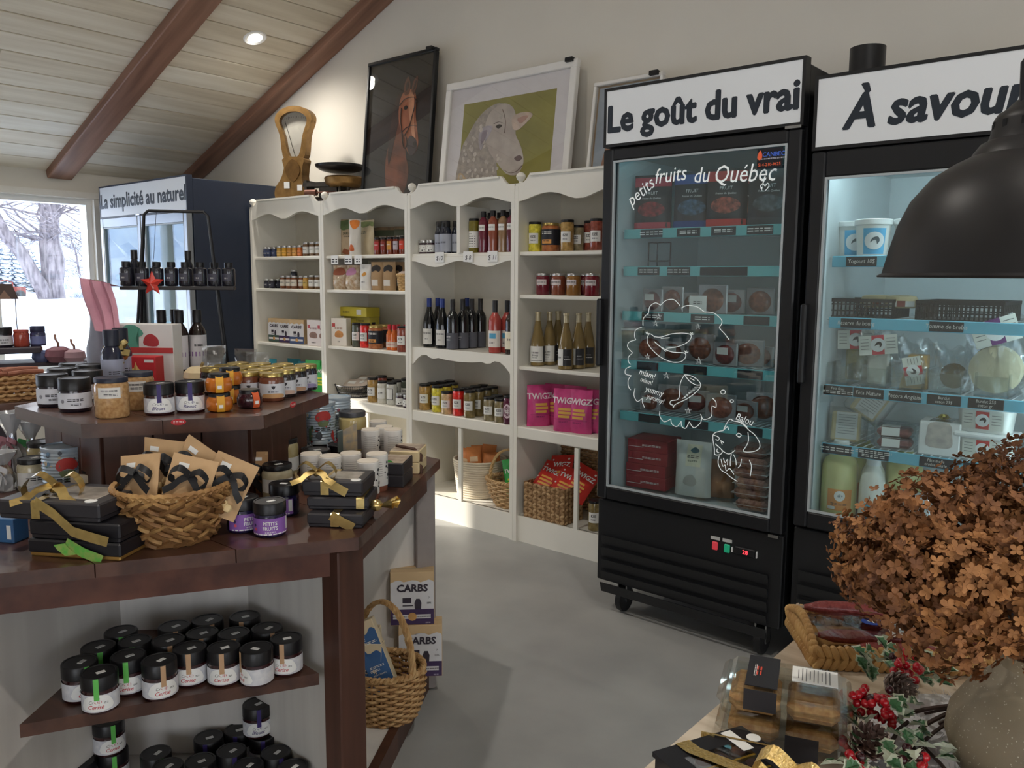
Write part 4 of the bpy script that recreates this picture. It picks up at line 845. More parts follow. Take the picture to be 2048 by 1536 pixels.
green_p = pouch_kind(.15, .235, .07, M((60, 176, 84), .35, var=.1), [('TWIGZ', .036, 0, .15, lab_white, .03, 0)], [((-.035, .045, .062, .075), M((214, 222, 60), .5)), ((-.035, .03, .084, .097), M((214, 222, 60), .5)), ((-.035, .04, .106, .118), M((214, 222, 60), .5))], .3)
for i, (u, y) in enumerate(((627, 3.575), (647, 3.60))): p = at_shelf(u, .67, y); spawn(green_p, 'snack_pouch', 'bright green snack pouch %s, on ledge beside blue cooler' % ('in front', 'behind the first one')[i], 'pouch', p, .15, 'green snack pouches')
p = at_shelf(578, .67, 3.62); t = thing('salami_pack', 'reddish vacuum pack leaning among teal pouches on the bookcase ledge', 'pack', (p.x, p.y-.0, .67), rot=(rad(-12), rad(58), .2)); ob('pack', MB().ball((0, 0, .1), .1, 16, 8, (.14, .5, 1)).mesh(M((134, 66, 66), .35, var=.15)), t); ob('seam', MB().tube([(0, .052*cos(a), .1+.102*sin(a)) for a in (2*PI*i/24 for i in range(24))], .003, 5, True).mesh(M((200, 180, 176), .4)), t)
# second bookcase
A2 = 'top shelf below horse picture'
sab = pouch_kind(.19, .25, .06, M((182, 160, 132), .6, color2=(206, 186, 158), scale=8), [('SABLÉS', .026, -.01, .145, M((70, 74, 56), .5, var=0), .02, 0), ('au beurre', .013, -.01, .128, ink, 0, 0)], [(smooth_loop([(-.09, .19), (-.04, .175), (.02, .195), (.09, .18), (.09, .24), (-.09, .24)], 3), M((104, 124, 84), .5, var=.15)), (smooth_loop([(-.06, .02), (-.03, .05), (.01, .04), (.05, .06), (.07, .02), (0, .01)], 3), M((156, 92, 62), .6, var=.2))], .4)
p = at_shelf(702, 1.645, 3.68); spawn(sab, 'biscuit_pouch', 'large beige biscuit pouch with green top behind carrot bag, top shelf', 'pouch', p, .1, 'biscuit pouches')
p = at_shelf(736, 1.645, 3.66); spawn(pouch_kind(.17, .235, .06, M((196, 178, 142), .6, color2=(214, 200, 170), scale=8), [('NATURE', .022, -.01, .145, M((70, 74, 56), .5, var=0), .02, 0)], [(smooth_loop([(-.08, .2), (-.03, .185), (.03, .2), (.08, .19), (.08, .22), (-.08, .225)], 3), M((126, 136, 84), .5, var=.15))], .4), 'biscuit_pouch', 'large straw-coloured biscuit pouch beside carrot bag, top shelf', 'pouch', p, -.2, 'biscuit pouches')
p = at_shelf(711, 1.645, 3.575); spawn(pouch_kind(.085, .235, .07, M((226, 222, 214), .45, var=.04), [], [(smooth_loop([(-.03, .2), (0, .17), (.03, .19), (.03, .228), (-.03, .228)], 3), M((224, 130, 50), .5, var=.15)), (smooth_loop([(-.03, .03), (-.02, .07), (.0, .06), (.005, .03)], 3), M((214, 110, 60), .5))], .2), 'carrot_bag', 'white standing bag with orange carrot print, top shelf', 'pouch', p, .5)
brn = pouch_kind(.11, .19, .05, M((112, 92, 70), .5, color2=(146, 122, 92), scale=20), [('granola', .014, 0, .12, lab_white, 0, 0)], [((-.05, .05, .13, .17), M((74, 80, 60), .5))], .4)
row(brn, 'granola_pouch', 'pouch', 'brown granola pouch behind spice jars', A2, ((753, 3.76), (768, 3.74), (785, 3.77), (803, 3.75)), 'granola pouches', 1.645)
row([KJ['spice%d' % k] for k in (1, 2, 3, 4, 5)], 'spice_jar', 'jar', 'slim black-lidded spice jar', A2, ((755, 3.585), (768, 3.60), (780.5, 3.585), (793, 3.60), (805.5, 3.585)), 'spice jars', 1.645)
B2 = 'second shelf below horse picture'
clear = M((214, 200, 178), .15, color2=(182, 150, 118), scale=40, coat=.4)
def cookie_bag(lab): return pouch_kind(.13, .165, .11, clear, [], [(smooth_loop([(-.04, .1), (-.045, .13), (.0, .15), (.045, .13), (.04, .1)], 3), lab)], .5)
p = at_shelf(684, 1.415, 3.60); spawn(cookie_bag(M((150, 84, 60), .5)), 'cookie_bag', 'clear cookie bag with brown label, second shelf below horse picture', 'bag', p, .3, 'cookie bags')
p = at_shelf(709, 1.415, 3.60); spawn(cookie_bag(M((196, 140, 176), .5)), 'cookie_bag', 'clear cookie bag with pink label, second shelf below horse picture', 'bag', p, 0, 'cookie bags')
p = at_shelf(732, 1.415, 3.58); spawn(pouch_kind(.085, .17, .06, M((236, 234, 230), .4, var=.03), [('noix', .012, 0, .05, ink, 0, 0)], [(smooth_loop([(-.015, .1), (0, .09), (.02, .105), (.005, .12)], 3), M((214, 150, 60), .5))], .2), 'nut_bag', 'white standing nut bag beside kraft bags, second shelf', 'bag', p, .3)
kbag = pouch_kind(.1, .185, .07, M((178, 146, 108), .7, var=.06), [], [(smooth_loop([(-.03, .12), (-.035, .15), (0, .165), (.035, .15), (.03, .12), (0, .13)], 3), M((40, 34, 32), .6)), ((-.025, .025, .03, .07), M((222, 216, 206), .5))], .4)
row(kbag, 'kraft_bag', 'bag', 'kraft bag with dark window', B2, ((756, 3.60), (780, 3.61), (800, 3.68)), 'kraft bags', 1.415)
p = at_shelf(810, 1.415, 3.585); t = thing('mini_basket', 'small wicker basket of nuts, second shelf below horse picture', 'basket', p); weave_basket(t, .035, .03, .05, .042, .1, 9, 12, .005, M((206, 170, 116), .6)); ob('wrap', MB().lathe([(.042, .095), (.045, .11), (.02, .125), (.001, .126)], 14).mesh(M((222, 200, 186), .3)), t)
Cs = 'third shelf below horse picture'
p = at_shelf(683, 1.028, 3.60); spawn(carton_kind(.13, .055, .19, M((238, 230, 220), .5, var=.02), [((-.055, -.03, .13, .155), M((196, 80, 80), .5, var=0)), (smooth_loop([(-.03, .06), (-.03, .09), (0, .105), (.035, .09), (.03, .06)], 3), M((214, 150, 90), .6, var=.2))], [('polenta', .018, 0, .115, M((170, 120, 90), .5, var=0), 0, 0), ('bio', .012, 0, .025, ink, 0, 0)]), 'polenta_carton', 'white polenta carton with orange picture, third shelf below horse picture', 'box', p, .25)
yel = M((186, 172, 66), .55, var=.05)
p = at_shelf(722, 1.028, 3.73); spawn(carton_kind(.3, .09, .2, yel, [((-.14, .14, .15, .153), M((120, 110, 40), .5)), ((-.04, -.037, .02, .15), M((120, 110, 40), .5))], [('couscous', .02, .05, .165, M((90, 84, 40), .5, var=0), 0, 0)]), 'couscous_carton', 'wide mustard-yellow carton standing upright behind jars, third shelf', 'box', p, 0, 'mustard-yellow cartons')
p2 = p+Vector((.005, -.02, .2006)); spawn(carton_kind(.31, .12, .065, M((196, 180, 56), .55, var=.05), [((.05, .1, .015, .05), M((206, 204, 196), .5, var=0))], [('couscous', .018, -.06, .025, M((90, 84, 40), .5, var=0), 0, 0)]), 'couscous_carton', 'mustard-yellow carton lying flat on top of another carton', 'box', p2, 0, 'mustard-yellow cartons')
for u, y, k, lb in ((715, 3.605, 'ez5', 'dark green olive jar beside yellow carton, third shelf'), (731, 3.60, 'ez3', 'red pepper jar with white label, third shelf below horse picture'), (752, 3.605, 'bigdark', 'wide gold-lidded jar with black label beside red pepper jar'), (768, 3.72, 'bigdark', 'wide gold-lidded jar with black label half hidden behind hot sauce'), (742, 3.72, 'ez9', 'dark jar behind red pepper jar, third shelf'), (806, 3.565, 'ez9', 'small brown relish jar in front of hot sauce bottles')):
    p = at_shelf(u, 1.028, y); spawn(KJ[k], 'preserve_jar', lb, 'jar', p, facing(p)*.4+random.uniform(-.2, .2), 'preserve jars')
row(KJ['hotsauce'], 'hot_sauce_bottle', 'bottle', 'orange hot sauce bottle, red cap', Cs, ((779.5, 3.595), (790, 3.60), (799, 3.64), (808.5, 3.66), (815, 3.62)), 'hot sauce bottles', 1.028)
# price cards clipped to shelf edges
def card(u, z, s_, lb, w=.075, h=.06, y=3.522):
    p = at_shelf(u, z, y); t = thing('price_card', lb, 'price card', (p.x, y, z-.048), me=MB().box((0, 0, .018), (w, .0016, h)).mesh(stk)); 
    mb = MB(); text(mb, s_, h*.62, 0, -.0, w_flat(-.0016), 0, .15); ob('lettering', mb.mesh(ink, fix=False), t)
for u, s_, lb in ((669, '$12', 'white price card nearest the window on biscuit shelf edge'), (696.5, '$14', 'white price card in the middle of biscuit shelf edge'), (716, '$9', 'white price card below carrot bag')): card(u, 1.645, s_, lb)
for u, s_, lb in ((879, '$10', 'white price card below dark sauce bottles'), (936, '$ 8', 'white price card below dotted oil jars'), (985, '$ 11', 'white price card below tall vinegar bottles')): card(u, 1.652, s_, lb)
# ledge of the second bookcase
p = at_shelf(712, .67, 3.69); t = thing('wire_basket', 'round black wire basket of packets on the bookcase ledge', 'basket', p); wire = M((60, 62, 66), .4, metal=.6, var=0)
for k, z in enumerate((.004, .035, .08)): ob('hoop', MB().tube([((.12+.012*k)*cos(a), (.12+.012*k)*sin(a), z) for a in (2*PI*i/32 for i in range(32))], .004 if k != 1 else .002, 6, True).mesh(wire), t)
mb = MB()
for i in range(60):
    for s_ in (-1, 1): a = 2*PI*i/60; mb.tube([(.12*cos(a), .12*sin(a), .004), (.144*cos(a+s_*.12), .144*sin(a+s_*.12), .08)], .0013, 4)
ob('wire_mesh', mb.mesh(wire), t)
for i, (x, y_, z, r_) in enumerate(((-.03, -.03, .05, .3), (.04, -.01, .06, -.4), (0, .04, .075, .1))): q = spawn(pouch_kind(.15, .1, .035, M((206, 192, 180), .35, var=.1), [], [((-.03, .03, .03, .06), lab_white)], .6), 'dried_fruit_packet', '%s crumpled clear packet in the round wire basket' % ('front', 'second', 'rearmost')[i], 'packet', p+Vector((x, y_, z)), 0, 'packets in the wire basket', rot=(rad(-55), 0, r_))
D2 = 'ledge below horse picture'
for u, y, k, lb in ((746, 3.575, 'ez0', 'tall mixed pickle jar beside the wire basket'), (764, 3.69, 'ez9', 'dark pickle jar behind white garlic jars'), (779, 3.77, 'ez6', 'pickle jar at the back behind white garlic jars'), (766, 3.58, 'whitefeta', 'white garlic jar in front, ledge below horse picture'), (784, 3.585, 'framed', 'pale jar with black framed label, ledge below horse picture'), (801, 3.575, 'dotjar', 'short speckled label jar, front of ledge below horse picture'), (795, 3.68, 'framed', 'pale jar with black lid behind speckled jar'), (815, 3.565, 'dotjar', 'short speckled label jar against bookcase side, ledge'), (812, 3.7, 'ez5', 'dark-lidded jar at the back against bookcase side, ledge')):
    p = at_shelf(u, .67, y); spawn(KJ[k], 'preserve_jar', lb, 'jar', p, facing(p)*.4, 'preserve jars')
# third bookcase
A3 = 'top shelf below sheep picture'
row(KJ['dotjar'], 'speckled_jar', 'jar', 'short speckled label jar, silver lid', A3, ((843, 3.60), (861, 3.60)), 'speckled jars', 1.645)
row(KJ['darkbottle'], 'sauce_bottle', 'bottle', 'dark sauce bottle with grey label', A3, ((881, 3.60), (897, 3.585), (914, 3.62)), 'sauce bottles', 1.645)
row(KJ['oliveoil'], 'oil_jar', 'jar', 'tall olive jar with dotted label', A3, ((933, 3.66), (948, 3.60)), 'olive jars', 1.645)
row([KJ['vin1'], KJ['vin2'], KJ['vin3'], KJ['vin4']], 'vinegar_bottle', 'bottle', 'tall black-capped vinegar bottle, front row', A3, ((967, 3.60), (986, 3.585), (1006, 3.60), (1023, 3.58)), 'vinegar bottles', 1.645)
row([KJ['vin2'], KJ['vin1'], KJ['vin3'], KJ['vin4']], 'vinegar_bottle', 'bottle', 'tall black-capped vinegar bottle, back row', A3, ((962, 3.72), (980, 3.70), (999, 3.72), (1015, 3.70)), 'vinegar bottles', 1.645)
B3 = 'middle shelf below sheep picture'
row(KJ['wine_blue'], 'wine_bottle', 'bottle', 'dark wine bottle with blue capsule', B3, ((859, 3.60), (876, 3.70), (885, 3.58), (934, 3.84)), 'blue-capsule wine bottles', 1.07)
row(KJ['wine_black'], 'wine_bottle', 'bottle', 'black wine bottle with grey label', B3, ((907, 3.575), (926, 3.645), (943, 3.715), (960, 3.79)), 'grey-label wine bottles', 1.07)
row(KJ['rose'], 'wine_bottle', 'bottle', 'pink rosé bottle with black capsule', B3, ((992, 3.575), (1012, 3.63)), 'rosé bottles', 1.07)
p = at_shelf(1030, 1.07, 3.57); spawn(KJ['wine_cream'], 'wine_bottle', 'dark wine bottle with cream label beside rosé bottles', 'bottle', p, .5)
def column(us, ks, desc, group='pickle jars on the ledge'):
    for i, (u, y) in enumerate(us): p = at_shelf(u, .67, y); spawn(KJ[ks], 'pickle_jar', '%s, %s in its file, ledge below sheep picture' % (desc, ('foremost', 'second', 'third', 'rearmost')[i]), 'jar', p, facing(p)*.5+random.uniform(-.15, .15), group)
column(((850, 3.585), (866, 3.665), (881, 3.745), (895, 3.82)), 'ez0', 'pink and green pickle jar')

column(((875, 3.58), (891, 3.66), (906, 3.74)), 'ez1', 'yellow pepper jar')
column(((894, 3.565),), 'ez2', 'short cream pickle jar')
column(((917, 3.57), (934, 3.65), (951, 3.73), (966, 3.805)), 'ez3', 'bright red pepper jar')
column(((939, 3.56), (957, 3.64), (972, 3.72), (985, 3.795)), 'ez4', 'olive green pickle jar')
column(((979, 3.565), (994, 3.65)), 'ez6', 'short mushroom jar'); column(((1002, 3.56), (1018, 3.645)), 'ez7', 'short artichoke jar')
p = at_shelf(1022.5, .67, 3.548); spawn(KJ['purplelogo'], 'pickle_jar', 'purple beet jar with white oval emblem, ledge below sheep picture', 'jar', p, .3)
# fourth bookcase
A4 = 'top shelf next to freezer'
for u, y, k, lb in ((1069, 3.62, 'ez1', 'green pickle jar alone at the end, top shelf next to freezer'), (1101, 3.62, 'bigdark', 'wide gold-lidded jar with black label, top shelf next to freezer'), (1120, 3.73, 'bigdark', 'wide gold-lidded jar behind another, top shelf next to freezer'), (1138, 3.60, 'ez0', 'tall red and white pickle jar, top shelf next to freezer'), (1157, 3.66, 'ez6', 'mushroom jar behind red pickle jar, top shelf next to freezer'), (1174, 3.70, 'ez9', 'brown pickle jar, top shelf next to freezer'), (1193, 3.60, 'ez9', 'dark red pickle jar against the freezer, top shelf')):
    p = at_shelf(u, 1.645, y); spawn(KJ[k], 'pickle_jar', lb, 'jar', p, facing(p)*.5, 'pickle jars on the top shelf')
row([KJ['jam1'], KJ['jam2'], KJ['jam3'], KJ['jam4']], 'jam_jar', 'jar', 'silver-lidded jam jar', 'second shelf next to freezer', ((1086, 3.62), (1117, 3.60), (1147, 3.60), (1184, 3.58)), 'jam jars', 1.41)
row([KJ['jam1'], KJ['jam4']], 'jam_jar', 'jar', 'silver-lidded jam jar in back row', 'second shelf next to freezer', ((1100, 3.73), (1166, 3.70)), 'jam jars', 1.41)
C4 = 'third shelf next to freezer'
for i, (u, y, k) in enumerate(((1075, 3.62, 'cider'), (1098, 3.70, 'cider'), (1115, 3.79, 'cider_back'), (1131, 3.58, 'cider_back'), (1156, 3.66, 'cider_back'), (1175, 3.76, 'cider_back'))):
    p = at_shelf(u, 1.012, y); spawn(KJ[k], 'cider_bottle', 'pale cider bottle with white label, %s from the window, %s' % (ORD[i], C4), 'bottle', p, facing(p)*.6+(.25 if k == 'cider' else -.3), 'cider bottles')
pinkm = M((206, 70, 132), .35, var=.1)
pink_p = pouch_kind(.14, .235, .08, pinkm, [('TWIGZ', .044, 0, .158, M((240, 222, 230), .5, var=0), .03, 0), ('bretzels', .012, 0, .055, M((120, 40, 90), .5, var=0), 0, 0)], [((-.03, .04, .12, .134), M((226, 176, 84), .5)), ((-.03, .045, .1, .114), M((226, 176, 84), .5)), ((-.03, .035, .08, .094), M((226, 176, 84), .5)), ((-.055, .055, .07, .0715), M((120, 40, 90), .5))], .4)
for i, (u, y, rz_) in enumerate(((1077, 3.62, .95), (1131, 3.585, .3), (1161, 3.60, .1), (1112, 3.71, .2), (1150, 3.72, .1), (1184, 3.66, .25))): p = at_shelf(u, .67, y); spawn(pink_p, 'snack_pouch', 'pink snack pouch, %s' % ('turned edge-on at the window end of the ledge', 'front one facing the aisle', 'second one overlapped by the front pouch', 'behind the edge-on pouch', 'in the back row behind two others', 'darker one against the freezer')[i], 'pouch', p, rz_, 'pink snack pouches')
# lower cubbies: rope basket, wicker basket, woven box
p = Vector((-3.38, 3.72, .15)); rope = M((226, 214, 192), .8, var=.06)
t = thing('rope_basket', 'white coiled rope basket of orange packets in the lower cubby', 'basket', (-3.41, 3.735, .152))
for j in range(16): a = .135+.028*j/16; ob('rope_coil', MB().tube([(a*cos(th), a*sin(th), .008+.0145*j) for th in (2*PI*i/40 for i in range(40))], .0078, 6, True).mesh(rope), t)
ob('basket_base', MB().lathe([(.001, 0), (.132, 0), (.132, .01), (.001, .01)], 30).mesh(rope), t)
opk = pouch_kind(.09, .12, .03, M((224, 140, 76), .5, var=.08), [], [((-.025, .025, .03, .06), M((230, 200, 160), .5))], .5)
for i, (x, y, rz_, tilt) in enumerate(((-.08, -.03, .2, .1), (-.04, -.07, -.1, .15), (.02, -.06, .3, -.1), (.07, -.03, -.2, .1), (-.05, .04, 0, -.1), (.03, .03, .4, .1), (.085, .02, .1, -.15))):
    spawn(opk, 'orange_packet', '%s orange paper packet standing in the white rope basket' % ORD[i], 'packet', (-3.41+x*1.2, 3.735+y*1.2, .305+.02*(i % 3)), 0, 'packets in the rope basket', rot=(rad(-8), tilt, rz_+.3))
t = thing('wicker_basket', 'boat-shaped wicker basket with handle and green packets in lower cubby', 'basket', (-3.09, 3.655, .152)); weave_basket(t, .09, .07, .16, .115, .16, 12, 18, .0055, M((214, 180, 132), .55, color2=(190, 150, 104), scale=40), bulge=.01); basket_handle(t, .135, .2, .011, M((206, 170, 118), .6), z0=.14, turn=.25)
spawn(green_p, 'snack_pouch', 'green snack pouch tucked into the wicker handle basket', 'pouch', (-3.06, 3.69, .2), 0, 'green snack pouches', rot=(rad(-12), rad(-14), .3))
t = thing('woven_box', 'seagrass storage box with red pouches in the cubby by freezer', 'basket', (-2.75, 3.63, .152)); W_, D_, H_ = .29, .17, .2
sg = [M((196, 164, 122), .7, color2=(150, 116, 80), scale=30), M((180, 146, 104), .7, color2=(136, 104, 70), scale=30)]
def braid_side(t, a, b, H, rows, sr, name='braid_row'):
    a, b = Vector(a), Vector(b); d = (b-a); L_ = d.length; d.normalize(); n_ = d.cross(Vector((0, 0, 1))); k = max(3, int(L_/(sr*2.6)))
    for j in range(rows):
        mb = MB(); z = H*(j+.5)/rows
        for i in range(k):
            c = a+d*(L_*(i+.5)/k); sl = .55 if (i+j) % 2 else -.55; mx = Matrix.Translation((c.x, c.y, z)) @ Matrix.Rotation(math.atan2(d.y, d.x), 4, 'Z') @ Matrix.Rotation(sl, 4, 'Y'); mb.ball((0, 0, 0), sr, 7, 5, (1.55, .62, .8), mx=mx)
        ob(name, mb.mesh(sg[j % 2]), t)
for a, b in (((-W_/2, -D_/2), (W_/2, -D_/2)), ((W_/2, D_/2), (-W_/2, D_/2)), ((-W_/2, D_/2), (-W_/2, -D_/2)), ((W_/2, -D_/2), (W_/2, D_/2))): braid_side(t, (*a, 0), (*b, 0), H_, 11, .0115)
ob('box_liner', MB().box((0, 0, .006), (W_, D_, .012)).box((0, -D_/2+.002, H_/2), (W_, .006, H_)).box((0, D_/2-.002, H_/2), (W_, .006, H_)).box((-W_/2+.002, 0, H_/2), (.006, D_, H_)).box((W_/2-.002, 0, H_/2), (.006, D_, H_)).mesh(M((128, 96, 62), .8)), t)
t = thing('seagrass_panel', 'upright woven seagrass panel behind the storage box', 'woven panel', (-2.64, 3.885, .152)); 
for j in range(26):
    mb = MB(); z = .009+.0165*j
    mb.tube([(-.24+.48*i/40, -.006+.006*sin(i*1.9+j*PI), z+.0015*sin(i*1.3)) for i in range(41)], .0085, 5); ob('braid_row', mb.mesh(sg[j % 2] if j % 3 else seagrass), t)
redp = pouch_kind(.155, .21, .06, M((206, 54, 46), .35, var=.08), [('TWIGZ', .04, 0, .135, lab_white, .03, 0)], [((-.04, .04, .05, .062), M((236, 176, 80), .5)), ((-.04, .045, .072, .084), M((236, 176, 80), .5)), ((-.04, .035, .094, .106), M((236, 176, 80), .5)), (disc(-.055, .18, .006, 8), lab_white), (disc(.05, .185, .007, 8), lab_white), (disc(-.06, .09, .006, 8), lab_white)], .5)
for i, (x, y, z, rx_, ry_, rz_) in enumerate(((-.07, -.035, .13, -42, 14, .1), (.06, -.04, .115, -40, 18, .2), (.0, .04, .15, -30, -8, .1), (.12, .0, .13, -38, 22, .15))):
    spawn(redp, 'snack_pouch', 'red snack pouch lying in the seagrass box, %s' % ('topmost in front', 'beside the topmost', 'at the back', 'nearest the freezer')[i], 'pouch', (-2.75+x, 3.63+y, .152+z), 0, 'red snack pouches', rot=(rad(rx_), rad(ry_), rz_))
p = Vector((-2.44, 3.595, .152)); spawn(KJ['ez4'], 'pickle_jar', 'olive jar standing alone in the lower cubby beside the freezer', 'jar', p, .4)
t = thing('tongs', 'black tongs hooked over the lower cubby beside the freezer', 'tongs', (-2.42, 3.75, .152)); ob('arm', MB().tube([(0, 0, .0), (.0, -.01, .1), (-.02, -.02, .22)], .008, 6).mesh(dark_lid), t); ob('arm', MB().tube([(.03, 0, .0), (.025, -.01, .1), (-.015, -.02, .22)], .008, 6).mesh(dark_lid), t)

# ================================================================== on top of the bookcases: antique scale and leaning pictures
iron = M((74, 70, 66), .45, metal=.6, var=.2, scale=25); brass = M((150, 116, 70), .42, metal=.75, var=.18, scale=20); dk = M((52, 46, 42), .5, metal=.4, var=.2)
sc_ = thing('antique_scale', 'antique brass and iron counter scale with fan-shaped dial and pan', 'scale', (-5.1, 3.63, 2.0), rz=.4)
fan = smooth_loop([(-.075, .33), (-.11, .5), (-.148, .6), (-.13, .655), (-.07, .69), (0, .7), (.07, .69), (.13, .655), (.148, .6), (.11, .5), (.075, .33)], 4)
fi = smooth_loop([(-.04, .36), (-.075, .5), (-.11, .59), (-.095, .63), (-.05, .655), (0, .662), (.05, .655), (.095, .63), (.11, .59), (.075, .5), (.04, .36)], 4)
n_ = len(fan); mb = MB()
V = [(x, y, z) for y in (-.035, .035) for x, z in fan]+[(x, y, z) for y in (-.035, .035) for x, z in fi]
Fs = []
for i in range(n_):
    j = (i+1) % n_; Fs += [(i, j, 2*n_+j, 2*n_+i), (n_+j, n_+i, 3*n_+i, 3*n_+j), (j, i, n_+i, n_+j), (2*n_+i, 2*n_+j, 3*n_+j, 3*n_+i)]
dial = ob('dial_housing', mb.add(V, Fs).mesh(brass), sc_)
ob('dial_face', MB().prism(fi, -.004, .004).mesh(M((214, 210, 198), .5, var=.04)), dial)
mb = MB()
for i in range(25): a = rad(58+64*i/24); r0, r1 = .315, .34 if i % 4 else .325-.012; mb.box((cos(a)*.3, -.006, .33+sin(a)*.3), (.002, .001, .02 if i % 4 == 0 else .01), mx=None)
ob('graduation', mb.mesh(ink), dial); ob('pointer', MB().tube([(.0, -.008, .34), (-.08, -.008, .6)], .002, 4).mesh(dk), dial); ob('dial_glass', MB().prism(fi, -.028, -.025).mesh(pane_mat(gloss=.08)), dial)
ob('column', MB().prism(smooth_loop([(-.09, .0), (-.15, .06), (-.15, .13), (-.1, .2), (-.075, .27), (-.078, .34), (.078, .34), (.075, .27), (.07, .2), (.09, .12), (.11, .05), (.09, 0)], 4), -.05, .05).mesh(brass), sc_)
ob('relief', MB().prism(smooth_loop([(-.05, .22), (-.055, .28), (0, .33), (.055, .28), (.05, .22), (0, .17)], 3), -.058, -.05).mesh(M((120, 90, 52), .45, metal=.7, var=.2)), sc_)
ob('paper_tag', MB().box((-.05, -.056, .15), (.045, .003, .045)).mesh(stk), sc_); ob('paper_tag', MB().box((.055, -.056, .13), (.04, .003, .04)).mesh(stk), sc_)
ob('base', MB().bbox((.16, 0, .03), (.52, .15, .06), .012).mesh(dk), sc_)
ob('beam', MB().box((.23, -.05, .15), (.3, .012, .03)).box((.23, .05, .15), (.3, .012, .03)).box((.37, 0, .12), (.014, .11, .09)).box((.1, 0, .12), (.02, .11, .12)).mesh(iron), sc_)
ob('sliding_weight', MB().cyl((.11, -.075, .09), (.2, -.075, .09), .022, 14).cyl((.2, -.075, .09), (.36, -.075, .09), .006, 8).mesh(M((110, 74, 62), .5, metal=.5, var=.2)), sc_)
ob('bracket', MB().box((.27, -.03, .09), (.14, .02, .08)).cyl((.4, 0, .06), (.42, 0, .2), .016, 10).mesh(iron), sc_)
ob('pan', MB().lathe([(.001, .238), (.1, .236), (.14, .246), (.17, .266), (.175, .282), (.166, .283), (.14, .26), (.001, .25)], 40, (.35, 0, 0)).mesh(M((58, 56, 56), .35, metal=.7, var=.15)), sc_)
ob('lower_pan', MB().lathe([(.001, .13), (.1, .13), (.13, .15), (.14, .19), (.13, .2), (.1, .19), (.001, .16)], 30, (.38, 0, 0)).mesh(brass), sc_)
def picture(name, label, x0, x1, z0, zt, yb, yt, fw, frame_m, art, glass=True, proud=.02):
    """leaning picture; art draws in its own x-z plane, 0..w by 0..h"""
    w = x1-x0; h = math.hypot(zt-z0, yt-yb); t = thing(name, label, 'picture', (x0, yb, z0), rot=(-math.atan2(yt-yb, zt-z0), 0, 0))
    for a, b, c, d in ((0, w, 0, fw), (0, w, h-fw, h), (0, fw, fw, h-fw), (w-fw, w, fw, h-fw)): ob('frame_rail', MB().bbox(((a+b)/2, 0, (c+d)/2), (b-a, .035, d-c), .004).mesh(frame_m), t)
    ob('backing', MB().box((w/2, .008, h/2), (w-2*fw+.004, .006, h-2*fw+.004)).mesh(M((150, 130, 105), .8)), t)
    art(t, w, h)
    if glass: ob('glass', MB().box((w/2, -.008, h/2), (w-2*fw, .002, h-2*fw)).mesh(pane_mat(gloss=glass)), t)
    return t
def shape(t, pts, m, lay, k=4, name='painted_shape'): ob(name, MB().prism(smooth_loop(pts, k) if k > 1 else pts, .0045-.0006*lay, .0052-.0006*lay).mesh(m), t)
def Q(c, **k): return M(c, .7, var=k.pop('var', .18), scale=k.pop('scale', 14), **k)
def horse(t, w, h):
    shape(t, [(.02, .02), (w-.02, .02), (w-.02, h-.02), (.02, h-.02)], Q((24, 22, 22), var=.1), 0, 1, 'canvas')
    g = lambda a, b: (w*a, h*(1-b))          # a across, b down
    shape(t, [g(*p) for p in ((.36, .9), (.33, .7), (.40, .52), (.43, .36), (.52, .27), (.6, .24), (.7, .27), (.66, .5), (.62, .66), (.68, .8), (.62, .95), (.45, .98))], Q((132, 74, 50), color2=(84, 46, 34), scale=8), 1)
    shape(t, [g(*p) for p in ((.40, .36), (.46, .27), (.54, .26), (.50, .42), (.44, .6), (.38, .74), (.36, .6))], Q((44, 28, 24)), 2)
    shape(t, [g(*p) for p in ((.52, .27), (.58, .24), (.68, .25), (.73, .3), (.74, .42), (.78, .54), (.80, .62), (.76, .68), (.69, .69), (.63, .64), (.60, .56), (.53, .5), (.49, .42), (.49, .33))], Q((176, 106, 74), color2=(140, 80, 54), scale=9), 3)
    shape(t, [g(*p) for p in ((.63, .27), (.69, .27), (.71, .38), (.73, .5), (.76, .6), (.73, .6), (.67, .48), (.63, .36))], Q((206, 146, 112), scale=9), 4)
    for e in (((.56, .27), (.55, .2), (.6, .15), (.64, .21), (.62, .27)), ((.66, .26), (.68, .19), (.74, .16), (.73, .23), (.7, .28))): shape(t, [g(*p) for p in e], Q((104, 62, 44)), 4)
    for e in (((.575, .25), (.575, .21), (.6, .18), (.615, .22)), ((.685, .25), (.7, .2), (.725, .185), (.715, .23))): shape(t, [g(*p) for p in e], Q((52, 34, 30)), 5)
    shape(t, [g(*p) for p in ((.63, .61), (.68, .56), (.75, .58), (.79, .63), (.76, .68), (.69, .69))], Q((70, 58, 60)), 5)
    shape(t, [g(*p) for p in ((.565, .355), (.595, .345), (.62, .36), (.6, .375), (.57, .37))], Q((18, 14, 14)), 6); shape(t, [g(*p) for p in ((.73, .61), (.76, .6), (.775, .63), (.75, .64))], Q((24, 18, 20)), 6)
    br_ = M((110, 106, 106), .5, var=.1)
    for P_ in (((.5, .34), (.58, .3), (.7, .3), (.74, .33)), ((.53, .36), (.53, .44), (.56, .53), (.58, .6)), ((.55, .53), (.62, .5), (.70, .49), (.76, .5)), ((.58, .6), (.61, .64), (.64, .62), (.63, .57), (.58, .54)), ((.74, .32), (.70, .42), (.66, .5), (.6, .55))):
        L_ = smooth_loop([g(*p) for p in P_], 5, False); mb = MB(); mb.tube([(x, .0005, z) for x, z in L_], .006, 5, flat=.2); ob('painted_bridle', mb.mesh(br_), t)
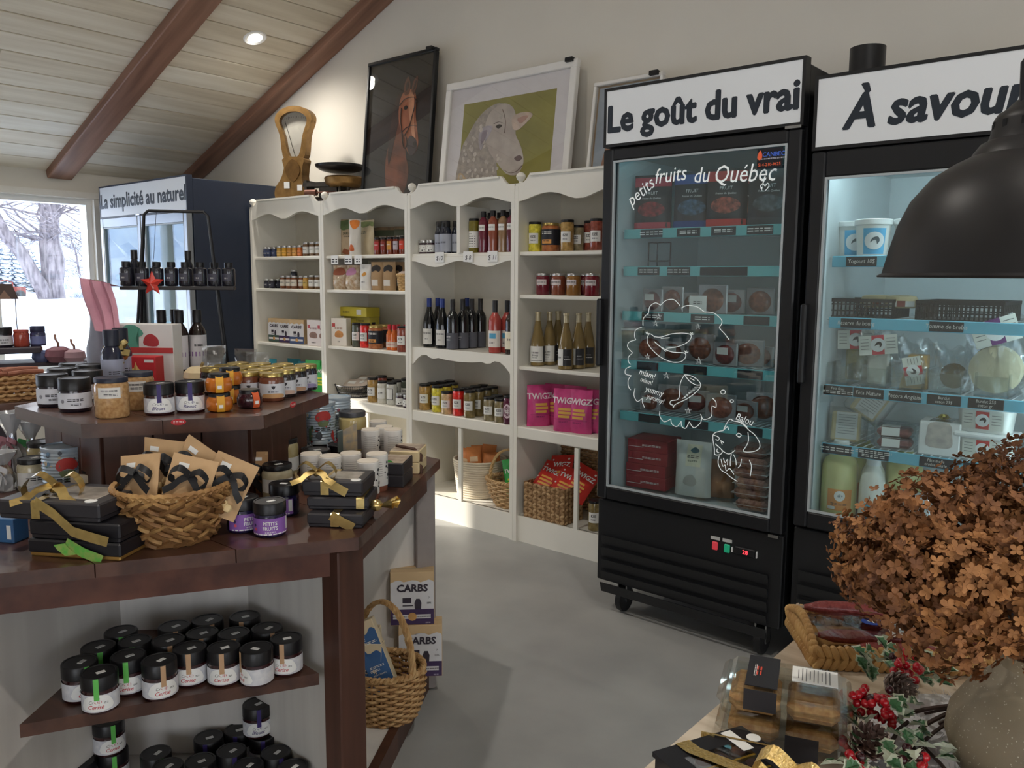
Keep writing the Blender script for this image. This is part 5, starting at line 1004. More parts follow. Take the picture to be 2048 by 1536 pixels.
def sheep(t, w, h):
    shape(t, [(.03, .03), (w-.03, .03), (w-.03, h-.03), (.03, h-.03)], M((232, 228, 230), .8, var=.02), 0, 1, 'mat_board')
    g = lambda a, b: (w*a, h*(1-b))
    shape(t, [g(.15, .2), g(.86, .2), g(.86, 1-.03/h-.01), g(.15, 1-.03/h-.01)], Q((150, 144, 76), var=.14, scale=4), 1, 1, 'canvas')
    shape(t, [g(*p) for p in ((.15, .98), (.15, .62), (.2, .48), (.26, .36), (.33, .28), (.42, .24), (.5, .27), (.52, .36), (.5, .5), (.45, .66), (.46, .8), (.45, .98))], Q((158, 148, 142), color2=(186, 176, 164), scale=30), 2)
    shape(t, [g(*p) for p in ((.15, .98), (.15, .8), (.21, .84), (.27, .98))], Q((196, 172, 140), scale=30), 3)
    shape(t, [g(*p) for p in ((.36, .33), (.4, .28), (.48, .25), (.55, .3), (.58, .4), (.585, .52), (.63, .62), (.66, .73), (.655, .8), (.62, .86), (.55, .85), (.5, .8), (.45, .73), (.39, .64), (.35, .52), (.34, .42))], Q((206, 196, 186), color2=(184, 172, 164), scale=10), 4)
    shape(t, [g(*p) for p in ((.55, .38), (.61, .35), (.68, .36), (.70, .39), (.65, .45), (.6, .49), (.56, .47))], Q((206, 186, 172)), 5); shape(t, [g(*p) for p in ((.59, .4), (.64, .38), (.67, .39), (.62, .44))], Q((190, 150, 136)), 6)
    shape(t, [g(*p) for p in ((.30, .46), (.34, .42), (.4, .43), (.38, .5), (.34, .57), (.32, .62), (.295, .54))], Q((176, 168, 176)), 5); shape(t, [g(*p) for p in ((.32, .47), (.36, .455), (.35, .52), (.32, .57))], Q((150, 138, 148)), 6)
    shape(t, [g(*p) for p in ((.425, .435), (.45, .42), (.475, .435), (.45, .455))], Q((60, 52, 48)), 6); shape(t, [g(*p) for p in ((.59, .72), (.63, .7), (.65, .73), (.62, .75))], Q((112, 92, 92)), 6)
    for P_ in (((.52, .81), (.57, .84), (.62, .83), (.655, .79)), ((.41, .41), (.45, .4), (.49, .42)), ((.47, .3), (.5, .4), (.5, .5))): L_ = smooth_loop([g(*p) for p in P_], 5, False); mb = MB(); mb.tube([(x, .0008, z) for x, z in L_], .004, 5, flat=.2); ob('painted_line', mb.mesh(Q((140, 122, 116))), t)
    rg = random.Random(4); curl = Q((206, 198, 188))
    mb = MB()
    for i in range(90):
        a, b = rg.uniform(.17, .5), rg.uniform(.28, .94)
        if b < .3+abs(a-.42)*.9 or (a > .36 and .36 < b < .64) or a > .3+.25*(1-b)+.12: continue
        x, z = g(a, b); mb.prism(disc(x, z, rg.uniform(.008, .016), 7), .001, .0016)
    ob('painted_wool', mb.mesh(curl), t)
def third(t, w, h): shape(t, [(.03, .03), (w-.03, .03), (w-.03, h-.03), (.03, h-.03)], Q((160, 172, 184), var=.06), 0, 1, 'canvas'); shape(t, [(.08, .04), (.2, .05), (.26, .3), (.15, .34)], Q((170, 120, 96)), 1)
whf = M((236, 234, 230), .4, var=.01)
t = picture('horse_picture', 'black-framed picture of a bridled brown horse leaning above the bookcases', -4.56, -3.895, 2.003, 2.955, 3.775, 3.865, .022, black, horse, .05)
def corner_tag(t, w, h): ob('corner_tag', MB().box((w-.05, -.01, h-.006), (.05, .05, .022)).mesh(black2), t)
corner_tag(t, .665, .957)
t = picture('sheep_picture', 'white-framed picture of a sheep on olive green leaning above the bookcases', -3.80, -2.785, 2.003, 2.71, 3.775, 3.862, .045, whf, sheep, .05); corner_tag(t, 1.015, .712)
t = picture('blue_picture', 'pale blue picture in a white frame half hidden behind the freezer', -2.665, -2.235, 2.003, 2.555, 3.775, 3.85, .02, whf, third, .05); corner_tag(t, .43, .557)
t = thing('duct_pipe', 'short black pipe on top of the cheese fridge', 'pipe', (-1.105, 3.45, 2.2)); ob('pipe', MB().lathe([(.066, 0), (.066, .2), (.06, .2), (.06, .01)], 30).mesh(black), t); ob('flange', MB().lathe([(.075, 0), (.075, .008), (.067, .01)], 30).mesh(black), t)
# ================================================================== goods on and in the island
CT, UT, MS, BS = .85, 1.1, .47, .0768
redink = M((196, 60, 70), .5, var=0); purink = M((64, 54, 120), .5, var=0); greenleaf = M((60, 90, 70), .5, var=0)
def fruit_marks(c): return [(smooth_loop([(-.034, .014), (-.03, .04), (-.01, .05), (.014, .05), (.03, .04), (.034, .014)], 3), M((246, 246, 244), .5, var=0)), (disc(-.002, .034, .0045, 10), c), (disc(.006, .0335, .0045, 10), c), (smooth_loop([(-.006, .041), (0, .045), (.008, .043), (.002, .04)], 2), greenleaf)]
def fruit_jar(seal, word, c): return jar_kind(.041, .092, fill((54, 22, 26)), dark_lid, .034, .0418, .97, (.008, .05, .25, M((226, 226, 230), .5, color2=(206, 208, 216), scale=60)), (('Cr', .011, -.014, .03, M((120, 116, 110), .5, var=0), 0, .3), (word, .014, -.004, .017, c, .01, .35), ('Ezé', .006, .02, .028, ink, 0, 0)), seal, True, 26, marks=fruit_marks(c))
KC = {'green': fruit_jar(M((104, 196, 92), .5, var=.04), 'Cerise', redink), 'tan': fruit_jar(M((196, 158, 122), .5, var=.04), 'Cerise', redink), 'purple': fruit_jar(M((64, 52, 116), .5, var=.04), 'Bleuet', purink)}
def toward(u, v, z, r=0.0): p = onz(u, v, z, r); p.z = z; return p
shelf_jars = ((159, 1322, 'green', 'front row, at the open end'), (198, 1342, 'green', 'frontmost corner'), (258, 1307, 'green', 'front row beside the frontmost one'), (326, 1315, 'tan', 'front row next to the green-sealed ones'), (384, 1290, 'tan', 'front row, third from the post'), (445, 1290, 'tan', 'front row, second tan-sealed from the post'), (505, 1291, 'tan', 'front row, turned aside'), (562, 1277, 'tan', 'front row nearest the corner post'), (201, 1291, 'green', 'second row at the open end'), (282, 1280, 'green', 'second row behind green-sealed ones'), (337, 1280, 'tan', 'second row behind the first tan-sealed one'), (402, 1267, 'tan', 'second row in the middle'), (466, 1266, 'tan', 'second row right of the middle'), (524, 1256, 'tan', 'second row near the corner post'), (246, 1264, 'green', 'third row against the side panel'), (351, 1250, 'tan', 'back row against the panel'), (412, 1240, 'tan', 'back row in the middle'), (489, 1231, 'tan', 'back corner by the post side'))
for u, v, k, w in shelf_jars:
    p = onz(u, v, MS+.092); p.z = MS; spawn(KC[k], 'cherry_jam_jar', 'black-lidded cherry jam jar with %s seal, island shelf, %s' % (k, w), 'jar', p, facing(p)+random.uniform(-.35, .35)-(.9 if u == 505 else 0), 'jam jars on the island shelf')
low = ((164, 1520, 'green', 'front at the open end'), (312, 1505, 'green', 'third from the open end'), (345, 1528, 'green', 'front, left of centre'), (398, 1519, 'purple', 'front centre'), (426, 1471, 'purple', 'back row centre'), (455, 1502, 'purple', 'second row right of centre'), (500, 1527, 'purple', 'front, right of centre'), (479, 1461, 'purple', 'back row by the panel'), (547, 1505, 'purple', 'second from the corner post'), (586, 1532, 'purple', 'nearest the corner post'), (220, 1500, 'green', 'under a stacked one'), (516, 1465, 'purple', 'under a stacked blueberry one'))
for u, v, k, w in low:
    p = onz(u, v, BS+.092); p.z = BS; spawn(KC[k], 'jam_jar', 'black-lidded %s-seal jam jar on the island base, %s' % (k, w), 'jar', p, facing(p)+random.uniform(-.4, .4), 'jam jars on the island base')
    if 'under' in w: q = p.copy(); q.z = BS+.0925; spawn(KC[k], 'jam_jar', ('cherry' if k == 'green' else 'blueberry')+' jam jar stacked on top of another on the island base', 'jar', q, facing(p)+(.25 if k == 'green' else .1), 'jam jars on the island base')
# basket and cracker cartons in the side bay
p = toward(772, 1462, BS, .1); t = thing('wicker_basket', 'tall wicker basket with arched handle in the island side bay', 'basket', p, rz=.6); weave_basket(t, .095, .08, .125, .108, .17, 16, 26, .0055, wick, wick2, bulge=.012); basket_handle(t, .118, .22, .012, wick, z0=.165, turn=-.5)
bp = p
blue = M((66, 106, 158), .5, var=.03); wave_c = M((226, 208, 176), .6, var=.02)
def wavebox(w, d, h, words_): 
    pts = [(-w/2+.001, .001), (w/2-.001, .001)]+[(w/2-.001-(w-.002)*i/10, h*(.84+.05*sin(i*.9))) for i in range(11)]
    return carton_kind(w, d, h, wave_c, [(pts, blue)], words_)
wb = wavebox(.075, .05, .21, [('the', .012, -.012, .15, lab_white, .01, 0), ('Sourdough?', .011, 0, .138, lab_white, .01, 0), ("There's a", .01, 0, .06, lab_white, .01, 0), ('knack!', .01, -.01, .049, lab_white, .01, 0), ('mélange à pain', .006, 0, .035, lab_white, 0, 0)])
spawn(wb, 'flour_mix_box', 'blue flour mix box leaning out of the tall wicker basket', 'box', (bp.x+.03, bp.y-.025, bp.z+.13), 0, 'flour mix boxes', rot=(rad(-12), rad(-22), .78))
fb = wavebox(.085, .05, .17, [('FLOUR', .02, 0, .075, wave_c, .02, .1), ('OIL', .018, 0, .055, wave_c, .02, .1)])
spawn(fb, 'flour_mix_box', 'dark blue box lettered flour oil standing in the tall wicker basket', 'box', (bp.x-.01, bp.y-.06, bp.z+.09), 0, 'flour mix boxes', rot=(rad(-8), 0, .65)); spawn(fb, 'flour_mix_box', 'flour mix box half hidden behind the corner post in the wicker basket', 'box', (bp.x-.075, bp.y+.0, bp.z+.1), 0, 'flour mix boxes', rot=(rad(-8), rad(-4), .7))
cb = carbs_kind(.155, .075, .195, pur, big=True)
p = toward(822, 1348, BS, .0); q = p+Vector((.015, .035, 0)); spawn(cb, 'cracker_carton', 'purple and white cracker carton at the bottom beside wicker basket', 'box', q, .78, 'cracker cartons'); spawn(cb, 'cracker_carton', 'purple and white cracker carton standing on top of another carton', 'box', q+Vector((-.02, -.02, .196)), .8, 'cracker cartons')
# ---- woven basket of kraft packets on the counter
p = toward(350, 1096, CT, .095); t = thing('kraft_packet_basket', 'round water-hyacinth basket of bow-tied kraft packets on the counter', 'basket', p); hy = M((186, 146, 92), .6, color2=(140, 100, 58), scale=26, bump=.25); hy2 = M((160, 116, 70), .6, color2=(120, 84, 50), scale=26, bump=.25)
rg = random.Random(9)
for j in range(8):
    z = .009+.0155*j; R_ = .092+.042*(j/7)**.8; mb = MB(); n = 17+j
    for i in range(n):
        a0 = 2*PI*(i+.5*(j % 2)+rg.uniform(-.2, .2))/n; da = 2*PI/n*.85; dz = rg.choice((-1, 1))*.0075
        mb.tube([((R_+.006*sin(PI*k/5))*cos(a0+da*(k/5-.5)), (R_+.006*sin(PI*k/5))*sin(a0+da*(k/5-.5)), z+dz*(k/5-.5)*2) for k in range(6)], .0078, 5, flat=.75)
    ob('weave_row', mb.mesh(hy if j % 2 else hy2), t)
mb = MB(); n = 46
for i in range(n): a = 2*PI*i/n; mb.tube([(.136*cos(a+q_*.12)+.0*q_, .136*sin(a+q_*.12), .128+.01*sin(PI*(q_+1)/2)) for q_ in (-1, -.5, 0, .5, 1)], .0078, 5)
ob('rim', mb.mesh(hy), t); ob('basket_base', MB().lathe([(.001, 0), (.092, 0), (.13, .12), (.126, .12), (.088, .006), (.001, .006)], 36).mesh(hy2), t)
env = pouch_kind(.11, .15, .018, kraft2, [], [((-.035, -.01, .118, .13), stk)], .2)
nut = M((226, 200, 150), .6, var=.1)
def kraft_packet(loc, rot, lb, k=.85, nuts=True, bowat=.098):
    t = spawn(env, 'kraft_packet', lb, 'packet', loc, 0, 'kraft packets with black bows', rot=rot); bow_parts(t, blackrib, (0, -.017, bowat), k, 0, 0)
    if nuts: 
        for i in range(5): ob('cookie', MB().ball((0, 0, 0), .012, 7, 5, (1, .6, .9)).mesh(nut), t, (-.03+.014*i, -.016, .026+.008*(i % 2)))
    return t
for dx, dy, dz, rx_, ry_, rz_, lb in ((-.055, -.075, .075, -22, -8, .5, 'kraft packet with black bow, front one towards the gift boxes'), (.045, -.07, .072, -24, 14, .8, 'kraft packet with black bow, front and centre of the basket'), (.1, .0, .06, -18, 26, .9, 'kraft packet with black bow leaning at the purple jar side'), (-.01, .02, .1, -12, 34, .6, 'kraft packet with black bow tilted highest in the basket'), (-.05, .03, .09, -8, 4, .5, 'kraft packet with black bow half hidden in the middle of the basket')):
    v_ = Vector((dx, dy)); kraft_packet((p.x+v_.x*cos(.65)-v_.y*sin(.65), p.y+v_.x*sin(.65)+v_.y*cos(.65), CT+dz), (rad(rx_), rad(ry_), rz_), lb)
q = toward(312, 965, CT); kraft_packet((q.x, q.y, CT), (rad(-7), 0, .55), 'kraft packet with black bow standing upright behind the basket', .9)
q = toward(497, 985, CT); big = pouch_kind(.125, .125, .03, kraft, [], [((.02, .045, .1, .11), stk)], .2, kraft2)
t = spawn(big, 'kraft_packet', 'wide kraft bag with large black bow in front of the riser', 'packet', q, .75, 'kraft packets with black bows'); bow_parts(t, blackrib, (0, -.026, .072), 1.15)
q = toward(462, 972, CT); t = spawn(big, 'kraft_packet', 'wide kraft bag with black bow behind another kraft bag', 'packet', q, .7, 'kraft packets with black bows'); bow_parts(t, blackrib, (-.02, -.026, .07), .9)
# ---- gift boxes
boxm = M((46, 44, 48), .4, var=.05); boxk = M((26, 25, 30), .4, var=.05); goldm = M((190, 150, 84), .35, metal=.7, var=.05)
def gift_box(loc, rz, w, d, h, m, lb, rib=None, bow=None, rim=False, window=False, ribx=0.0, diag=False, tilt=None):
    t = thing('gift_box', lb, 'gift box', loc, rz, 'ribboned gift boxes', rot=tilt)
    ob('base', MB().bbox((0, 0, h*.4), (w-.006, d-.006, h*.8), .003).mesh(goldm if rim else m), t); ob('lid', MB().bbox((0, 0, h*.6), (w, d, h*.78), .004).mesh(m), t)
    if window: ob('window', MB().bbox((w*.12, 0, h*.992), (w*.5, d*.6, .004), .001).mesh(M((168, 160, 150), .12, var=.25, scale=20, coat=.6)), t); ob('sticker', MB().lathe([(.001, 0), (.014, 0), (.014, .0012), (.001, .0012)], 16, (w*.36, -d*.36, h*.992)).mesh(stk), t)
    if rib:
        e = .0015; x = ribx
        ob('ribbon', ribbon(MB(), [(x, -d/2-e, .004), (x, -d/2-e, h+e-.004), (x, -d/2+.004, h+e), (x, d/2-.004, h+e), (x, d/2+e, h+e-.004), (x, d/2+e, .004)], .022, (1, 0, 0)).mesh(rib, fix=False), t)
    if bow: bow_parts(t, rib or goldrib, (ribx+bow[0], bow[1], h+.014), bow[2], bow[3], rad(-62))
    return t
def giftp(u, v, z): return toward(u, v, z)
fz = .55
p = giftp(148, 1118, CT); d_ = Vector((-sin(fz), cos(fz), 0)); p0 = p+d_*.085
gift_box((p0.x, p0.y, CT), fz, .235, .17, .042, boxk, 'black gift box with gold base at the bottom of the stack', rim=True)
b = ob('ribbon', ribbon(MB(), [(-.03, -.092, .036), (-.02, -.094, .026), (.0, -.094, .012)], .03, (1, 0, .2)).mesh(M((96, 176, 72), .5, color2=(150, 170, 90), scale=70), fix=False)); b.parent = [o for o in bpy.data.objects if o.name.startswith('gift_box')][0]; b['label'] = 'green patterned ribbon end'
b2 = ob('ribbon', ribbon(MB(), [(-.015, -.09, .04), (.03, -.094, .02), (.075, -.092, .004)], .024, (.5, 0, 1)).mesh(M((96, 176, 72), .5, color2=(150, 170, 90), scale=70), fix=False)); b2.parent = b.parent
gift_box((p0.x+.004, p0.y, CT+.0425), fz, .23, .165, .045, boxk, 'plain black gift box in the middle of the stack')
t = gift_box((p0.x-.05, p0.y-.03, CT+.088), fz, .26, .175, .045, boxm, 'grey gift box with window and gold bow on top of the stack', goldrib, (0.0, -.02, 1.25, .2), window=True, ribx=-.03)
ob('tail', ribbon(MB(), [(-.03, -.089, .045), (.02, -.095, .02), (.07, -.1, -.018), (.12, -.1, -.03), (.16, -.105, -.036)], .024, (.3, 0, 1)).mesh(goldrib, fix=False), t)
p = giftp(95, 1002, CT+.05); t = thing('caramel_box', 'small silver-grey box with striped sides behind the gift box stack', 'box', (p.x, p.y, CT), .5); ob('box', MB().bbox((0, .03, .04), (.15, .07, .08), .004).mesh(M((96, 96, 102), .35, metal=.4, var=.08)), t)
for k in range(3): ob('stripe', MB().box((0, -.0058, .02+.02*k), (.148, .001, .005)).mesh(M((150, 150, 156), .4, var=0)), t)
p = giftp(140, 1000, CT); t = spawn(carton_kind(.12, .012, .075, M((226, 216, 196), .6), [(disc(-.03, .025, .014, 8), M((226, 140, 50), .5, var=0))], [('8', .014, -.03, .02, ink, 0, 0)], flap=False), 'label_card', 'cream card with orange sticker leaning on the large tin', 'card', p+Vector((0, .015, 0)), .45)
p = giftp(8, 1085, CT); spawn(carton_kind(.06, .05, .06, M((60, 104, 150), .5), [((.012, .024, .01, .045), lab_white)]), 'tea_box', 'small blue box at the very edge beside the gift boxes', 'box', p+Vector((-.01, .02, 0)), .5)
# ---- tins
def tin_kind(r, h, body, ribs=12, marks=(), texts=(), lid=True):
    P = [(r*.96, 0), (r*1.01, .001), (r*1.01, .004), (r, .006)]
    for k in range(ribs): z = .01+(h-.02)*k/ribs; dz = (h-.02)/ribs; P += [(r, z), (r*.962, z+dz*.5)]
    P += [(r, h-.008), (r*1.012, h-.004), (r*1.012, h-.001), (r*.97, h), (r*.96, h-.004), (.001, h-.004)]
    K = [('can', MB().lathe(P, 28).mesh(body))]
    for pts, m in marks: mb = MB(); blob(mb, pts, w_cyl(r*1.004+.0004)); K.append(('print', mb.mesh(m, fix=False), 0))
    for s_, sz, x, z, m2, bo, sh in texts: mb = MB(); text(mb, s_, sz, x, z, w_cyl(r*1.004+.0008), bo, sh); K.append(('lettering', mb.mesh(m2, fix=False), 0))
    return kind(*K)
tin_m = M((196, 206, 214), .35, color2=(170, 190, 206), scale=30, metal=.25); rd = M((190, 60, 56), .5, var=.1)
tmarks = [(smooth_loop([(-.03, .1), (-.02, .118), (0, .124), (.02, .12), (.032, .1), (.02, .088), (0, .092), (-.02, .086)], 3), rd), (smooth_loop([(-.02, .085), (.0, .088), (.02, .085), (.016, .07), (0, .066), (-.016, .07)], 2), M((120, 130, 90), .5, var=.1)), (smooth_loop([(.03, .03), (.04, .05), (.048, .03), (.042, .014)], 2), rd), (smooth_loop([(-.03, .03), (-.02, .05), (-.005, .04), (-.01, .02)], 2), M((80, 84, 90), .5)), ([(-.055, .015), (-.045, .015), (-.045, .06), (-.055, .06)], M((110, 140, 110), .5))]
_rt = random.Random(21)
for _ in range(46):
    _x, _z, _s = _rt.uniform(-.085, .085), _rt.uniform(.012, .14), _rt.uniform(.0025, .006); tmarks.append((disc(_x, _z, _s, 7, _s*_rt.uniform(.5, 1.6)), _rt.choice((rd, M((96, 120, 96), .5, var=.1), M((84, 88, 96), .5), M((214, 190, 150), .5), M((110, 140, 170), .5)))))
bigtin = tin_kind(.06, .152, tin_m, 13, tmarks, (('olives', .018, 0, .052, ink, 0, .2),)); smalltin = tin_kind(.05, .042, M((54, 52, 56), .35, metal=.5, var=.05), 5); redtin = tin_kind(.05, .042, M((82, 76, 80), .35, metal=.5, var=.05), 5, [([(-.04, .012), (.04, .012), (.04, .016), (-.04, .016)], rd)])
p = toward(135, 1000, CT, .06); spawn(bigtin, 'olive_tin', 'large printed tin beside the gift boxes', 'tin', p, facing(p)+.1, 'large printed tins')
for i, (u, v) in enumerate(((236, 1008), (205, 1000))):
    p = toward(u, v, CT, .05)
    for k in range(2): spawn(redtin if (i+k) % 2 else smalltin, 'flat_tin', 'flat ribbed tin, %s of the stack %s' % (('bottom', 'top')[k], ('beside the kraft basket', 'behind the large printed tin')[i]), 'tin', (p.x, p.y, CT+.0425*k), 0, 'flat ribbed tins')
p = toward(640, 912, CT, .05); spawn(smalltin, 'flat_tin', 'flat ribbed tin under the front large tin', 'tin', p, 0, 'flat ribbed tins'); spawn(bigtin, 'olive_tin', 'large printed tin standing on a flat tin, front one by the riser', 'tin', (p.x, p.y, CT+.0425), facing(p)+.25, 'large printed tins')
p = toward(672, 902, CT, .1); spawn(redtin, 'flat_tin', 'flat ribbed tin under the rear large tin', 'tin', p, 0, 'flat ribbed tins'); spawn(bigtin, 'olive_tin', 'large printed tin half hidden behind another tin', 'tin', (p.x, p.y, CT+.0425), facing(p)-1.2, 'large printed tins')
# ---- jars on the counter
pf = jar_kind(.04, .088, fill((30, 26, 60)), dark_lid, .03, .041, .97, (.008, .05, .12, M((142, 96, 176), .5, var=.03)), (('PETITS', .0125, 0, .033, lab_white, .02, 0), ('FRUITS', .0125, 0, .021, lab_white, .02, 0), ('des champs', .005, 0, .014, lab_white, 0, 0)), None, True, 26, marks=[([(-.05, .0085), (.05, .0085), (.05, .0115), (-.05, .0115)], lab_white), (disc(-.042, .032, .004, 10), M((40, 36, 80), .5, var=0)), (disc(-.04, .022, .004, 8), M((220, 90, 110), .5, var=0)), ([(.047, .016), (.058, .016), (.058, .048), (.047, .048)], lab_white)])
for u, v, w, tw in ((541, 1077, 'front one facing the visitor', 0), (487, 1068, 'next to the woven basket', .5), (570, 1035, 'behind the other two', -.9)):
    p = toward(u, v, CT, .04); spawn(pf, 'berry_spread_jar', 'black-lidded jar with purple label, '+w, 'jar', p, facing(p)+tw, 'purple-label berry jars')
creamj = jar_kind(.045, .1, fill((170, 160, 130), (196, 186, 156), 30), dark_lid, .016, .043, .9, (.02, .06, .11, M((222, 222, 220), .5)), (('tahini', .014, 0, .036, ink, 0, 0),), None, True)
tallc = jar_kind(.05, .12, fill((176, 160, 110), (196, 182, 140), 30), dark_lid, .016, .048, .9, (.015, .06, .18, M((226, 226, 224), .5)), (('moutarde', .013, 0, .036, ink, 0, 0),))
p = toward(556, 1000, CT, .045); spawn(creamj, 'tahini_jar', 'black-lidded cream-filled jar behind the purple-label jars', 'jar', p, facing(p))
p = toward(570, 952, CT, .05); t = spawn(tallc, 'mustard_jar', 'tall mustard jar with golden star bow on its black lid', 'jar', p, facing(p))
def star_bow(t, z, m, k=1.0, n=7):
    b = ob('bow', MB().lathe([(.001, z), (.012*k, z), (.012*k, z+.002), (.001, z+.002)], 10).mesh(m), t)
    for j in range(2):
        for i in range(n):
            a = 2*PI*(i+.5*j)/n; c_, s_ = cos(a), sin(a); R_ = (.034-.01*j)*k
            ob('loop', ribbon(MB(), [(0, 0, z+.002+.008*j*k), (R_*.6*c_, R_*.6*s_, z+.014*k+.012*j*k), (R_*c_, R_*s_, z+.008*k+.008*j*k), (R_*.5*c_, R_*.5*s_, z+.002+.006*j*k)], .013*k, (-s_, c_, 0)).mesh(m, fix=False), b)
star_bow(t, .12, M((214, 190, 90), .25, metal=.8, var=.1), 1.1)
brownj = jar_kind(.048, .075, fill((70, 46, 36)), dark_lid, .02, .049, .95, (.01, .045, .1, M((120, 92, 74), .5)), (('tapenade', .011, 0, .026, lab_white, 0, 0),), None, True)
for u, v, lb, bow_ in ((632, 948, 'wide black-lidded jar in front of the tins', False), (597, 940, 'wide black-lidded jar beside the bow-topped mustard jar', False), (683, 935, 'wide black-lidded jar with a red bow on top', True)):
    p = toward(u, v, CT, .048); t = spawn(brownj, 'tapenade_jar', lb, 'jar', p, facing(p), 'wide black-lidded jars')
    if bow_: star_bow(t, .075, M((196, 40, 66), .35, metal=.3, var=.1), .75)
p = toward(706, 905, CT, .052); spawn(jar_kind(.052, .15, fill((206, 186, 128), (190, 168, 108), 12), M((92, 92, 96), .35, metal=.6), .02, .05, .9, (.01, .085, .16, M((110, 104, 102), .5)), (('TERRE', .012, .02, .05, lab_white, 0, 0),)), 'honey_jar', 'large pale honey jar with grey lid beside the tins', 'jar', p, facing(p)-.4)
p = toward(700, 935, CT); t = thing('recipe_card', 'glossy folded recipe card standing before the honey jar', 'card', (p.x, p.y, CT+.055), .9); ob('panel', MB().prism([(-.022, 0), (.026, .0), (.026, .1), (-.022, .075)], -.001, .001).mesh(M((150, 148, 140), .25, color2=(196, 170, 130), scale=40, coat=.5)), t); ob('panel', MB().prism([(-.022, 0), (-.022, .075), (-.04, .07), (-.04, .0)], 0, .02).mesh(M((90, 100, 96), .3)), t); ob('foot', MB().box((0, 0, -.0275), (.05, .03, .055)).mesh(M((60, 50, 46), .5)), t)
tube = kind(('cork_base', MB().lathe([(.03, 0), (.031, .002), (.031, .024), (.03, .025)], 24).mesh(M((126, 74, 54), .6, var=.1))), ('sleeve', MB().lathe([(.0325, .018), (.033, .019), (.033, .112), (.032, .113)], 24).mesh(M((232, 229, 224), .55, var=.02))), ('lid', MB().lathe([(.0315, .112), (.032, .114), (.031, .116), (.001, .116)], 24).mesh(M((222, 212, 198), .6, var=.03))))
def tube_marks():
    mb = MB()
    for k in range(7): patch(mb, -.03, .01, .05+.007*k, .0512+.007*k, w_cyl(.0334), 6)
    a = ('print', mb.mesh(M((150, 146, 142), .6, var=0), fix=False), 1); mb = MB()
    for x, z, r in ((.03, .09, .005), (.026, .078, .004), (.034, .072, .003), (.02, .06, .003), (.036, .05, .006), (.03, .04, .003)): blob(mb, disc(x, z, r, 8), w_cyl(.0335))
    return [a, ('print', mb.mesh(ink, fix=False), 1)]
tube = kind(*[x[:2] for x in tube], *tube_marks())
for i, (u, v, tw) in enumerate(((737, 1003, .2), (755, 985, .2), (697, 985, .3), (668, 990, .5), (624, 985, .5), (745, 925, .2), (768, 920, .2), (785, 925, .3), (757, 905, .1))):
    p = toward(u, v, CT, .033); spawn(tube, 'paper_tube', 'white paper tube with cork base, %s' % ('front one at the counter edge', 'second one close behind the front', 'behind the ribboned boxes', 'among ribboned boxes, wide gap side', 'beside the cream-filled jar', 'rear cluster by the honey jar', 'rear cluster in the middle', 'rear cluster outermost', 'rear cluster hindmost')[i], 'paper tube', p, facing(p)+tw, 'white paper tubes')
# ribboned boxes at the corner
fz = .62; p = giftp(664, 1056, CT); d_ = Vector((-sin(fz), cos(fz), 0)); c0 = p+d_*.07
t = gift_box((c0.x+.01, c0.y, CT), fz, .15, .13, .038, boxm, 'dark gift box with gold ribbon, lowest at the counter corner', goldrib, None, ribx=.0)
ob('tail', ribbon(MB(), [(-.01, -.067, .034), (.02, -.07, .018), (.05, -.071, .004)], .026, (.6, 0, 1)).mesh(goldrib, fix=False), t)
gift_box((c0.x-.015, c0.y+.025, CT+.0385), fz+.06, .165, .13, .034, boxm, 'dark gift box in the middle of the corner stack', goldrib, None, ribx=.06)
t = gift_box((c0.x-.03, c0.y+.025, CT+.073), fz, .165, .135, .042, boxm, 'dark gift box with gold bow on top of the corner stack', goldrib, (-.03, -.04, 1.0, .1), window=True, ribx=-.02)
ob('tail', ribbon(MB(), [(-.02, -.069, .042), (.01, -.072, .028), (.04, -.072, .012)], .024, (.5, 0, 1)).mesh(goldrib, fix=False), t)
p = c0+Vector((cos(fz)*.1, sin(fz)*.1, .08)); t = thing('candy', 'gold-wrapped candy twist resting against the corner gift boxes', 'candy', (p.x, p.y, CT+.0), .4); ob('sweet', MB().ball((0, 0, .045), .016, 12, 7, (1.2, 1, 1)).mesh(goldrib), t)
for s_ in (-1, 1): ob('twist', MB().grid(lambda a, b, s_=s_: (s_*(.014+.045*b), (.006+.022*b)*cos(2*PI*a), .045-.012*b*(1 if s_ < 0 else -1)+(.006+.02*b)*sin(2*PI*a)*(.5+.2*cos(10*PI*a))-s_*.0-.025*b*(s_ < 0)), 20, 4, closed_u=True).mesh(goldrib, fix=False), t)
crm = M((226, 204, 160), .55, var=.03); van = M((74, 46, 34), .6, var=.2)
for i, (u, v, m, mm) in enumerate(((795, 975, boxm, M((70, 150, 70), .5, var=.2)), (826, 948, crm, van))):
    p = toward(u, v, CT); q = p+Vector((-.06, .035, 0)); nm = ('dark spice box with green leaf', 'cream vanilla box tied with dark pods')[i]
    for k in range(2):
        t = thing('spice_box', '%s, %s of two' % (nm, ('lower', 'upper')[k]), 'box', (q.x, q.y, CT+.039*k), .6, 'spice boxes'); ob('box', MB().bbox((0, 0, .019), (.1, .13, .038), .003).mesh(m), t); ob('top_print', MB().box((0, 0, .0385), (.094, .12, .0008)).mesh(M((150, 128, 110), .4, color2=(196, 180, 160), scale=30, coat=.3)), t)
        if i: ob('pod', MB().tube([(.052, -.045, -.0), (.053, -.04, .02), (.03, -.045, .042), (-.0, -.03, .043), (-.04, .0, .042)], .006, 6).mesh(mm), t)
        else: ob('leaf', MB().prism(smooth_loop([(-.03, 0), (-.01, .018), (.02, .018), (.04, 0), (.015, -.012)], 3), 0, .001, mx=Matrix.Translation((-.02, -.055, .02)) @ Matrix.Rotation(-.5, 4, 'Y')).mesh(mm), t)
